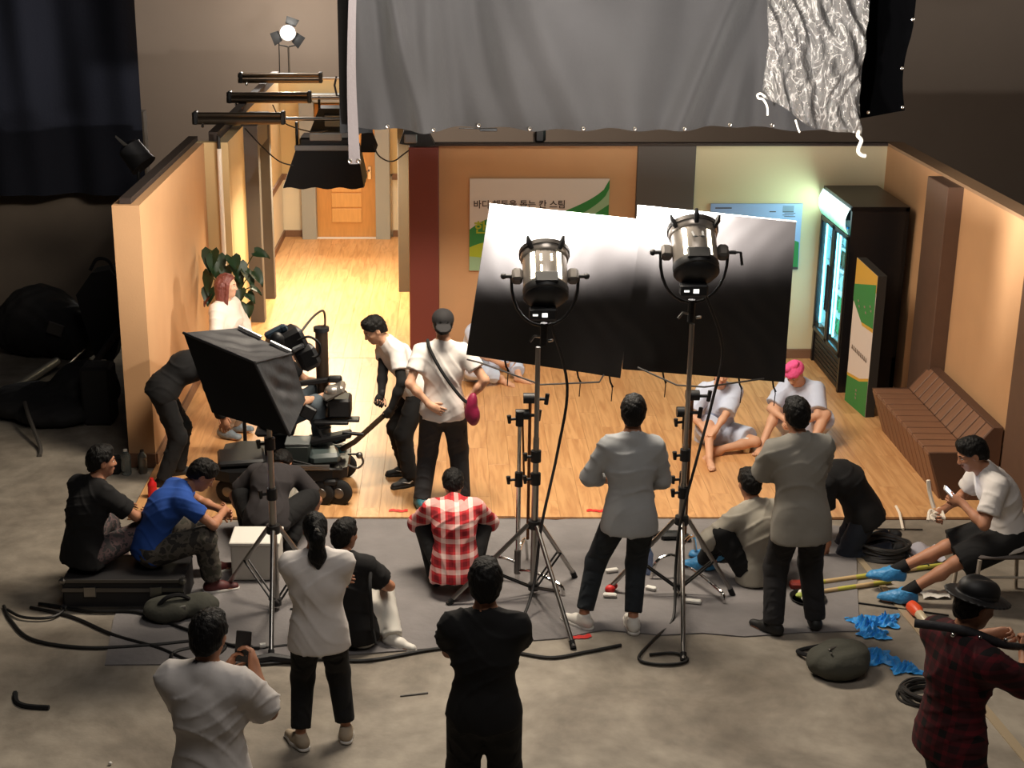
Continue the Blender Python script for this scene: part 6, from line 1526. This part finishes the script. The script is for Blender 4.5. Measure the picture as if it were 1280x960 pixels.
bx = thing('carry_pole', tuple(wpt(pR, (0, -.1, 1.3))), 'black padded pole resting on the hat wearer’s shoulder', 'pole')
q = MB(); q.tube(smooth_path([wpt(pR, (-.10, -.22, 1.50)), wpt(pR, (.05, -.05, 1.50)), wpt(pR, (.12, .14, 1.42)), wpt(pR, (.07, .30, 1.35))]), [.022] * 6 + [.024] * 6 + [.02] * 7, 10); q.build('padded_sleeve', M('padded_black', (40, 38, 42), .7, bump=.3), bx)
q = MB(); q.tube([wpt(pR, (.07, .28, 1.355)), wpt(pR, (.0, .62, 1.24))], .017, 8); q.build('rod', BLK, bx)
q = MB()
for t_ in (.1, .45, .8): q.sph(wpt(pR, (.10, -.2, 1.53)).lerp(wpt(pR, (.13, .25, 1.42)), t_), .012, None, 8, 5)
q.build('buckle', CHROME, bx)
ph2 = MB(); ph2.box(wpt(pS, (.05, .37, 1.37)), (.08, .015, .155), Matrix.Rotation(R(-12), 3, 'Z') @ Matrix.Rotation(R(-20), 3, 'X'), .004)
top(ph2, 'phone', BLKP, 'dark phone held up by the man at lower left', 'phone')
q = MB(); q.tube(smooth_path([pS['hp'](-.08, .0, -.02), pS['hp'](-.085, .01, -.10), pS['hp'](-.05, .06, -.22), pS['hp'](.0, .16, -.38)]), .0035, 5); top(q, 'earphone_cord', M('grey_cord', (150, 146, 140), .5), 'thin pale earphone cord at the left ear of the man at lower left', 'cord')

# ------------------------------------------------------------------ chair of the seated man
ch = thing('metal_chair', (4.06, 9.92, 0), 'pale metal framed chair under the man with the phone', 'chair')
CHM = M('worn_white_metal', (196, 184, 168), .45, .3)
q = MB(); q.box((4.02, 9.92, .435), (.42, .42, .035), bev=.015); q.build('seat', M('seat_vinyl', (96, 86, 80), .5), ch)
for x, y in ((3.82, 9.72), (3.82, 10.12), (4.24, 9.72), (4.24, 10.12)):
    q = MB(); q.cyl((x, y, .42), (x + (-.02 if x < 4 else .03), y, 0), .016, n=10); q.build('leg', CHM, ch)
for y in (9.72, 10.12):
    q = MB(); q.tube([(4.24, y, .42), (4.27, y, .65), (4.31, y, .86)], .014, 8); q.build('back_post', CHM, ch)
    q = MB(); q.cyl((3.82, y, .28), (4.24, y, .28), .010, n=8); q.build('stretcher', CHM, ch)
q = MB(); q.cyl((3.815, 9.72, .36), (3.815, 10.12, .36), .010, n=8); q.build('stretcher', CHM, ch)
q = MB(); q.box((4.30, 9.92, .78), (.03, .40, .2), bev=.012); q.build('backrest', M('seat_vinyl', (96, 86, 80), .5), ch)

# ------------------------------------------------------------------ left foreground: flight case, bags, white box
fc = thing('flight_case', (-2.42, 9.97, 0), 'long black flight case with metal edges under the two seated men', 'case')
q = MB(); q.box((-2.36, 9.97, .125), (.88, .42, .235), bev=.01); q.build('case_body', M('case_black', (34, 33, 35), .6), fc)
for z in (.02, .235):
    q = MB(); q.box((-2.36, 9.755, z), (.88, .014, .022)); q.box((-2.36, 10.185, z), (.88, .014, .022)); q.build('edge_trim', DSTEEL, fc)
q = MB(); q.box((-2.36, 9.755, .165), (.88, .012, .03)); q.build('lid_trim', DSTEEL, fc)
for x in (-2.795, -1.925):
    for z in (.02, .235):
        q = MB(); q.box((x, 9.76, z), (.05, .05, .045), bev=.012); q.build('corner_cap', STEEL, fc)
for x in (-2.6, -2.12):
    q = MB(); q.box((x, 9.752, .15), (.09, .012, .08), bev=.004); q.build('latch', STEEL, fc)
def soft(name, ells, mat, label, cat, h=.012, amp=.006, base=None, extra=None):
    g = SDF()
    for c, r in ells: g.ell(c, r, None, k=.06, clip=[((0, 0, .004), (0, 0, -1))])
    P, F = g.mesh(h); c = P.mean(0); dv = P - c; dv /= (np.linalg.norm(dv, axis=1, keepdims=True) + 1e-6)
    P = P + dv * (amp * np.sin(26 * P[:, [0]] + 2 * np.sin(19 * P[:, [1]])) * np.sin(22 * P[:, [1]] + 17 * P[:, [2]])); P[:, 2] = np.maximum(P[:, 2], .003)
    b0 = base or (float(P[:, 0].mean()), float(P[:, 1].mean()), 0.0)
    t = thing(name, b0, label, cat); np_mesh('body', [(P - np.array(b0), F, 0)], [mat], t); return t
OLIVE = M('dull_olive_canvas', (70, 70, 62), .85, bump=.3, bscale=22)
b1 = soft('sandbag', [((-2.02, 9.62, .08), (.17, .14, .09)), ((-1.80, 9.70, .07), (.14, .12, .09))], OLIVE, 'olive canvas sandbag lying in front of the flight case', 'sandbag')
q = MB(); q.tube(smooth_path([(-2.06, 9.55, .15), (-2.0, 9.56, .20), (-1.92, 9.60, .20), (-1.86, 9.64, .15)]), .016, 6); q.build('handle', BLKC, b1)
q = MB(); q.box((-1.92, 9.55, .12), (.10, .02, .03), Matrix.Rotation(R(20), 3, 'Z'), .004); q.build('seam_tape', M('tape_grey', (128, 126, 118), .6), b1)
b2 = soft('round_bag', [((2.60, 8.83, .09), (.21, .17, .12)), ((2.68, 8.90, .13), (.14, .11, .07))], OLIVE, 'round dark olive bag on the concrete near the blue plastic covers', 'bag')
q = MB(); q.box((2.56, 8.80, .205), (.10, .02, .012), Matrix.Rotation(R(35), 3, 'Z'), .004); q.sph((2.53, 8.74, .195), .008); q.sph((2.68, 8.84, .20), .008); q.build('zip_tab', DSTEEL, b2)
q = MB(); q.tube(smooth_path([(2.45, 8.98, .05), (2.40, 9.10, .02), (2.55, 9.17, .02), (2.72, 9.20, .02), (2.86, 9.22, .02)]), .014, 6); q.build('strap', BLKC, b2)
wbx = thing('white_box', (-1.46, 10.4, 0.012), 'white foam box standing behind the softbox stand legs', 'box')
q = MB(); q.box((-1.46, 10.38, .155), (.36, .30, .285), bev=.008); q.build('box_body', M('white_foam', (196, 192, 184), .7), wbx)
q = MB(); q.box((-1.46, 10.38, .312), (.38, .32, .03), bev=.006); q.build('lid', M('white_foam_lid', (226, 222, 214), .7), wbx)

# ------------------------------------------------------------------ small things by the left wall end
def bottle(x, y, r, h, mat, capm, label, z=0.002, cat='bottle', name='water_bottle'):
    t = thing(name, (x, y, z), label, cat)
    q = MB(); q.lathe([(r * .9, 0), (r, .01), (r, h * .55), (r * .94, h * .60), (r, h * .65), (r * .98, h * .75), (r * .4, h * .92), (r * .36, h * .95)], n=18); q.build('bottle_body', mat, t, local=True)
    q = MB(); q.lathe([(r * .42, h * .93), (r * .42, h)], n=14); q.build('cap', capm, t, local=True); return t
CLEAR = M('clear_bottle', (190, 200, 196), .1, trans=.85)
bottle(-2.90, 12.46, .045, .24, CLEAR, WHITE, 'clear water bottle with white cap at the left wall foot')
bottle(-2.76, 12.50, .042, .22, M('thermos_grey', (110, 108, 102), .35, .7), BLKP, 'grey metal flask with black lid at the left wall foot', name='flask', cat='flask')
bottle(-2.55, 11.86, .04, .20, M('red_bottle', (200, 30, 34), .4), M('red_bottle', (200, 30, 34), .4), 'red plastic bottle on concrete left of the blue tee man', name='red_bottle')
q = MB(); q.box((-3.02, 12.5, .08), (.13, .12, .16), bev=.02); top(q, 'small_pouch', BLKC, 'small black pouch beside the clear bottle at the wall foot', 'pouch')
tr = thing('equipment_tray', (-2.45, 11.05, 0), 'dark tray of gear between the black tee man and blue tee man', 'tray')
q = MB(); q.box((-2.48, 11.0, .03), (.42, .3, .06), bev=.012); q.build('tray', BLKP, tr)
q = MB(); q.box((-2.5, 10.95, .075), (.08, .05, .03), bev=.008); q.build('silver_tool', STEEL, tr)
q = MB(); q.box((-2.38, 11.05, .085), (.12, .12, .05), bev=.012); q.build('black_tool', BLK, tr)

# dark store of gear beyond the left wall
DK = M('dim_gear_black', (30, 29, 30), .8, bump=.2); DKG = M('dim_gear_grey', (78, 74, 70), .6)
g = soft('cloth_bundle', [((-4.62, 16.2, .40), (.45, .35, .42)), ((-4.25, 16.1, .30), (.40, .3, .32)), ((-4.9, 16.3, .3), (.3, .3, .32))], DK, 'large round black cloth bundle against the dim hall wall', 'bundle', h=.025, amp=.012)
q = MB(); q.box((-4.35, 15.78, .42), (.18, .03, .14), Matrix.Rotation(R(20), 3, 'Y'), .01); q.build('label_patch', DKG, g)
t = thing('covered_lamp', (-3.65, 15.4, 0), 'tall dark hooded lamp on a stand beside the set wall end', 'lamp')
q = MB(); q.prism([(-3.98, 15.35, .92), (-3.80, 15.35, 1.16), (-3.60, 15.35, 1.20), (-3.48, 15.35, 1.04), (-3.46, 15.35, .70), (-3.62, 15.35, .20), (-3.82, 15.35, .20), (-3.92, 15.35, .62)], (0, .28, 0)); q.build('hood', DK, t, smooth=0)
q = MB(); q.tube(smooth_path([(-3.80, 15.33, 1.20), (-3.72, 15.33, 1.32), (-3.60, 15.33, 1.30), (-3.52, 15.33, 1.16), (-3.44, 15.33, 1.36)]), .018, 7); q.build('loop', DK, t)
q = MB(); q.cyl((-3.68, 15.4, .0), (-3.68, 15.4, .3), .04); q.build('post', DK, t)
for pts, r, lb, mt in (([(-4.60, 14.62, .05), (-4.30, 15.55, .12)], .05, 'stubby grey wrapped tube lying on the dim floor at left', M('wrapped_tube', (150, 146, 138), .4, .4)),
                       ([(-4.24, 15.05, .05), (-3.95, 16.4, .25)], .012, 'thin bright rod lying near the wrapped tube at left', STEEL),
                       ([(-3.9, 13.9, .05), (-3.3, 15.2, .85)], .035, 'grey diagonal pole leaning against the hooded lamp', DKG)):
    q = MB(); q.tube(pts, r, 10); top(q, 'loose_pole', mt, lb, 'pole')
g = soft('gear_pile', [((-4.2, 14.2, .12), (.5, .4, .16)), ((-3.7, 14.35, .2), (.35, .35, .28)), ((-3.9, 13.9, .1), (.4, .3, .14))], DK, 'low heap of black gear bags on the dim floor at left', 'bags', h=.025, amp=.014)
q = MB(); q.box((-3.45, 13.9, .3), (.3, .3, .6), bev=.03); top(q, 'gear_crate', DK, 'dark upright crate beside the left wall end', 'crate')
q = MB(); q.tube(smooth_path([(-4.15, 13.75, .25), (-4.05, 13.5, .2), (-3.85, 13.1, .04), (-3.80, 12.9, .012)]), .02, 7); top(q, 'loose_hose', DKG, 'short grey hose curving down off the gear heap', 'hose')

# ------------------------------------------------------------------ cables and litter on the floor
def fcable(pts, r, label, z=.014):
    q = MB(); q.tube(smooth_path([(x, y, z) for x, y in pts], 7), r, 7); return top(q, 'floor_cable', CABLE, label, 'cable', base=(pts[0][0], pts[0][1], 0))
fcable([(-3.25, 9.80), (-3.12, 9.55), (-2.9, 9.28), (-2.5, 9.16), (-2.05, 9.20), (-1.75, 9.26), (-1.55, 9.20), (-1.58, 9.06), (-1.72, 8.97), (-1.88, 9.00), (-1.85, 9.12), (-1.6, 9.20), (-1.35, 9.17)], .013, 'thick black cable with a loop across the left mat corner')
fcable([(-3.05, 9.78), (-2.7, 9.62), (-2.35, 9.35), (-2.0, 9.16), (-1.75, 8.98), (-1.45, 8.92), (-1.2, 8.94), (-0.9, 9.0), (-0.55, 8.98), (-0.1, 9.14), (0.2, 9.17), (0.45, 9.10), (0.7, 9.02), (0.95, 9.10), (1.2, 9.2)], .012, 'long black cable running along the front edge of the mat')
fcable([(-3.2, 9.72), (-3.05, 9.60), (-2.85, 9.60), (-2.80, 9.75), (-3.0, 9.82), (-2.6, 9.70), (-2.25, 9.68), (-1.9, 9.45), (-1.5, 9.18), (-1.3, 9.14)], .011, 'black cable curling from far left past the flight case', .024)
fcable([(-1.28, 9.16), (-1.05, 9.22), (-0.85, 9.32), (-0.80, 9.55), (-0.95, 9.72), (-1.15, 9.75)], .009, 'thin cable from the softbox stand base to the front edge')
cn = thing('cable_connector', (-1.2, 8.98, 0), 'cluster of black cable connectors beside the lower left man’s head', 'connector')
q = MB(); q.tube([(-1.36, 8.93, .03), (-1.2, 8.98, .035), (-1.02, 8.95, .03)], [.03, .036, .022], 8); q.build('plug', BLKP, cn)
q = MB(); q.lathe([(.025, -.02), (.04, 0), (.025, .02)], c=(-1.30, 8.86, .04), axis=(.3, 1, 0), n=14, cap=False); q.build('ring', DSTEEL, cn)
q = MB(); q.tube([(-1.26, 9.17, .03), (-1.30, 9.16, .03)], .018, 8); q.build('white_tip', WHITE, cn)
q = MB(); q.tube(smooth_path([(-2.82, 8.55, .012), (-2.78, 8.44, .012), (-2.70, 8.38, .012), (-2.55, 8.36, .012)]), .018, 6); top(q, 'tape_scrap', BLKC, 'short curved black scrap on the bare concrete at lower left', 'scrap')
q = MB(); q.sph((-2.02, 7.72, .012), (.012, .012, .01)); top(q, 'paper_crumb', WHITE, 'tiny white crumb on bare concrete left of the pale tee man', 'crumb')
q = MB(); q.tube([(-.31, 8.52, .006), (-.13, 8.56, .006)], .006, 5); top(q, 'twig_scrap', DKG, 'thin dark sliver on concrete between the two foreground people', 'scrap')
def coil(name, c, r0, n, r, label, tilt=0.0):
    q = MB()
    for k in range(n):
        a0 = random.random() * 6; rx = r0 * (1 - .05 * (k % 5)); ry = rx * .8; ox, oy = random.uniform(-.02, .02), random.uniform(-.02, .02); z = r + r * 1.5 * (k // 2) + .002
        q.tube([(c[0] + ox + rx * math.cos(a0 + t * .2618), c[1] + oy + ry * math.sin(a0 + t * .2618), z + .008 * math.sin(t * .8)) for t in range(24)], r, 6, closed=True)
    return top(q, name, M('cable_grey_black', (44, 42, 41), .5), label, 'cable coil')
coil('cable_coil', (3.10, 8.50), .17, 10, .010, 'coiled grey black cable on the concrete beside the hat wearer')
coil('cable_coil', (3.45, 10.72), .20, 12, .012, 'coiled black cable on the concrete beside the kneeling man')
for x0, y0, x1, y1, lb in ((2.60, 10.12, 3.86, 10.50, 'yellow banded wooden pole lying behind the chair, farther of two'), (2.62, 9.97, 3.35, 10.20, 'yellow banded wooden pole lying behind the chair, nearer of two')):
    t = thing('striped_pole', ((x0 + x1) / 2, (y0 + y1) / 2, 0.0), lb, 'pole')
    for k in range(5):
        a = Vector((x0, y0, .022)).lerp(Vector((x1, y1, .022)), k / 5); b_2 = Vector((x0, y0, .022)).lerp(Vector((x1, y1, .022)), (k + 1) / 5)
        q = MB(); q.cyl(a, b_2, .017, n=10); q.build('band', M('pole_yellow', (196, 190, 84), .5) if k % 2 == 0 else M('pole_pale', (206, 176, 130), .5), t)
q = MB(); q.tube([(3.02, 9.86, .008), (3.62, 9.66, .008)], .007, 5); top(q, 'thin_rod', BLK, 'thin black rod on concrete in front of the striped poles', 'rod')
def crumple_cover(name, c, r, label, sd, mat=None):
    rg = np.random.default_rng(sd); ph_ = rg.uniform(0, 6, 8)
    q = MB()
    def fn(u, v):
        x, y = (u - .5) * 2, (v - .5) * 2
        rr = 1 + .25 * math.sin(3 * math.atan2(y, x) + ph_[0]) + .12 * math.sin(7 * math.atan2(y, x) + ph_[1])
        z = .035 + .03 * math.sin(7 * x + ph_[2] + 2 * math.sin(5 * y)) * math.sin(6 * y + ph_[3]) + .016 * math.sin(15 * x - 11 * y + ph_[4])
        return (c[0] + x * r[0] * rr, c[1] + y * r[1] * rr, max(.006, z * max(.15, 1.25 - math.hypot(x, y))) + .004)
    q.grid(fn, 34, 34); return top(q, name, mat or COVB, label, 'shoe cover')
SKYP = M('thin_blue_plastic', (58, 156, 232), .35, bump=.5, bscale=30)
crumple_cover('plastic_cover', (2.98, 9.52), (.10, .10), 'crumpled blue plastic cover, upper piece right of the grey mat', 3, SKYP)
crumple_cover('plastic_cover', (3.13, 9.57), (.10, .09), 'crumpled blue plastic cover, right piece of the upper pair', 4, SKYP)
crumple_cover('plastic_cover', (3.00, 9.36), (.10, .06), 'crumpled blue plastic cover, lower edge of the upper pair', 5, SKYP)
crumple_cover('plastic_cover', (2.93, 9.02), (.12, .11), 'crumpled blue plastic cover just right of the round olive bag', 6, SKYP)
crumple_cover('plastic_cover', (3.08, 8.87), (.09, .07), 'crumpled blue plastic cover beside the coil near the hat wearer', 7, SKYP)
ob_ = thing('orange_bottle', (3.40, 9.66, 0), 'small clear bottle with orange top lying near the chair', 'bottle')
q = MB(); q.tube([(3.37, 9.74, .045), (3.385, 9.66, .045), (3.39, 9.62, .04)], [.045, .048, .035], 12); q.build('orange_top', M('orange_plastic', (232, 84, 44), .4), ob_)
q = MB(); q.tube([(3.39, 9.62, .04), (3.40, 9.54, .035), (3.42, 9.48, .02)], [.035, .034, .02], 12); q.build('bottle_body', M('pale_bottle', (206, 190, 160), .3), ob_)
q = MB(); q.grid(lambda u, v: (3.52 + u * .2, 9.93 + v * .12, .008 + .02 * abs(math.sin(u * 6 + v * 5))), 8, 6); top(q, 'paper_sheet', WHITE, 'crumpled white paper on concrete under the front of the chair', 'paper')
t = thing('tool_strap', (3.6, 10.5, 0), 'black strap with clear plastic wrap lying before the seated man', 'strap')
q = MB(); q.tube([(3.42, 10.95, .05), (3.5, 10.78, .06), (3.62, 10.6, .03), (3.72, 10.45, .02)], [.045, .03, .035, .02], 8); q.build('strap', BLKC, t)
q = MB(); q.grid(lambda u, v: (3.6 + u * .28, 10.55 + v * .28, .01 + .06 * abs(math.sin(u * 5 + 2) * math.sin(v * 4 + 1))), 10, 10); q.build('plastic_wrap', M('milky_wrap', (190, 186, 196), .3), t)
q = MB(); q.tube([(3.36, 11.22, .01), (3.9, 11.2, .01)], .006, 5); top(q, 'thin_rod', BLK, 'thin dark rod on concrete at the stage edge beside the bench', 'rod')
q = MB(); q.tube([(3.74, 11.2, .012), (3.78, 11.45, .05), (3.80, 11.62, .04)], .012, 6); top(q, 'paper_strip', M('tissue_white', (226, 214, 198), .9), 'pale strip lying over the stage edge below the bench', 'strip')
tp = thing('food_tray', (2.66, 9.92, 0), 'dark tray of green and white food behind the grey tee man', 'tray')
q = MB(); q.lathe([(.001, .008), (.11, .008), (.13, .03), (.135, .03), (.115, .002)], c=(2.66, 9.92, .002), n=20, cap=False); q.build('plate', BLKP, tp)
for i in range(6):
    q = MB(); a = i * 1.05; q.sph((2.66 + .06 * math.cos(a), 9.92 + .06 * math.sin(a), .04), (.035, .03, .022), None, 8, 6); q.build('food_piece', M('lettuce', (170, 186, 90), .6) if i % 2 else M('rice_white', (226, 222, 206), .7), tp)
q = MB(); q.box((2.62, 10.12, .03), (.10, .08, .06), bev=.015); top(q, 'red_packet', M('packet_red', (150, 50, 40), .5), 'dull red packet beside the food tray', 'packet')
for x, y, a, l_, lb in ((1.26, 10.38, .3, .10, 'white scrap on the mat left of the denim shirted man’s knee'), (1.20, 9.95, -.1, .10, 'white stick on the mat beside the red blob'), (1.52, 10.07, -.5, .08, 'white scrap on the mat right of the denim shirted man'), (1.80, 9.85, -.25, .12, 'white packet on the mat beside the right stand foot')):
    q = MB(); q.box((x, y, .028), (l_, .04, .03), Matrix.Rotation(a, 3, 'Z'), .008); top(q, 'white_scrap', WHITE, lb, 'scrap')
q = MB(); q.sph((1.21, 10.03, .04), (.04, .035, .032), None, 10, 7); q.sph((1.24, 10.06, .05), (.03, .03, .025), None, 10, 7); top(q, 'red_lump', M('red_plastic', (206, 40, 40), .5), 'small red lump on the mat behind the denim shirted man', 'lump')
bottle(1.535, 10.36, .036, .22, M('blue_clear', (140, 160, 200), .15, trans=.6), M('blue_cap', (60, 150, 210), .4), 'clear bottle with blue cap on the mat beside the right stand', z=.011)
q = MB(); q.box((1.80, 11.02, .04), (.16, .10, .06), bev=.02); q.box((1.90, 10.98, .035), (.12, .1, .05), bev=.02); q.cyl((1.72, 11.05, .04), (1.65, 11.05, .04), .02); top(q, 'tool_pouch', BLKP, 'black pouch of tools on the mat behind the right stand', 'pouch')
# cup and plate beside the actresses
cp = thing('paper_cup', (2.79, 12.97, .0235), 'pale plastic cup on the stage floor before the pink turbaned actress', 'cup')
q = MB(); q.lathe([(.03, 0), (.042, .12), (.038, .12), (.028, .01)], n=16, cap=False); q.lathe([(.001, .004), (.03, .004)], n=16, cap=False); q.build('cup', M('cup_cream', (226, 216, 180), .4), cp, local=True)
q = MB(); q.lathe([(.042, .118), (.044, .128), (.02, .14), (.001, .142)], n=16, cap=False); q.build('lid', WHITE, cp, local=True)
ep = thing('egg_plate', (3.02, 13.02, .0235), 'white plate of brown eggs on the stage floor', 'plate')
q = MB(); q.lathe([(.001, .006), (.07, .008), (.105, .03), (.11, .03), (.075, .0)], n=22, cap=False); q.build('plate', WHITE, ep, local=True)
EGG = M('egg_brown', (206, 138, 92), .5); eg = None
for x, y, z in ((-.035, -.02, .035), (.03, -.025, .035), (.0, .035, .035), (.0, 0.0, .072)):
    q = MB(); q.sph((3.02 + x, 13.02 + y, .0235 + z), (.026, .032, .026), None, 10, 8)
    top(q, 'egg', EGG, 'brown egg heaped on the white plate', 'egg', 'eggs on the white plate')
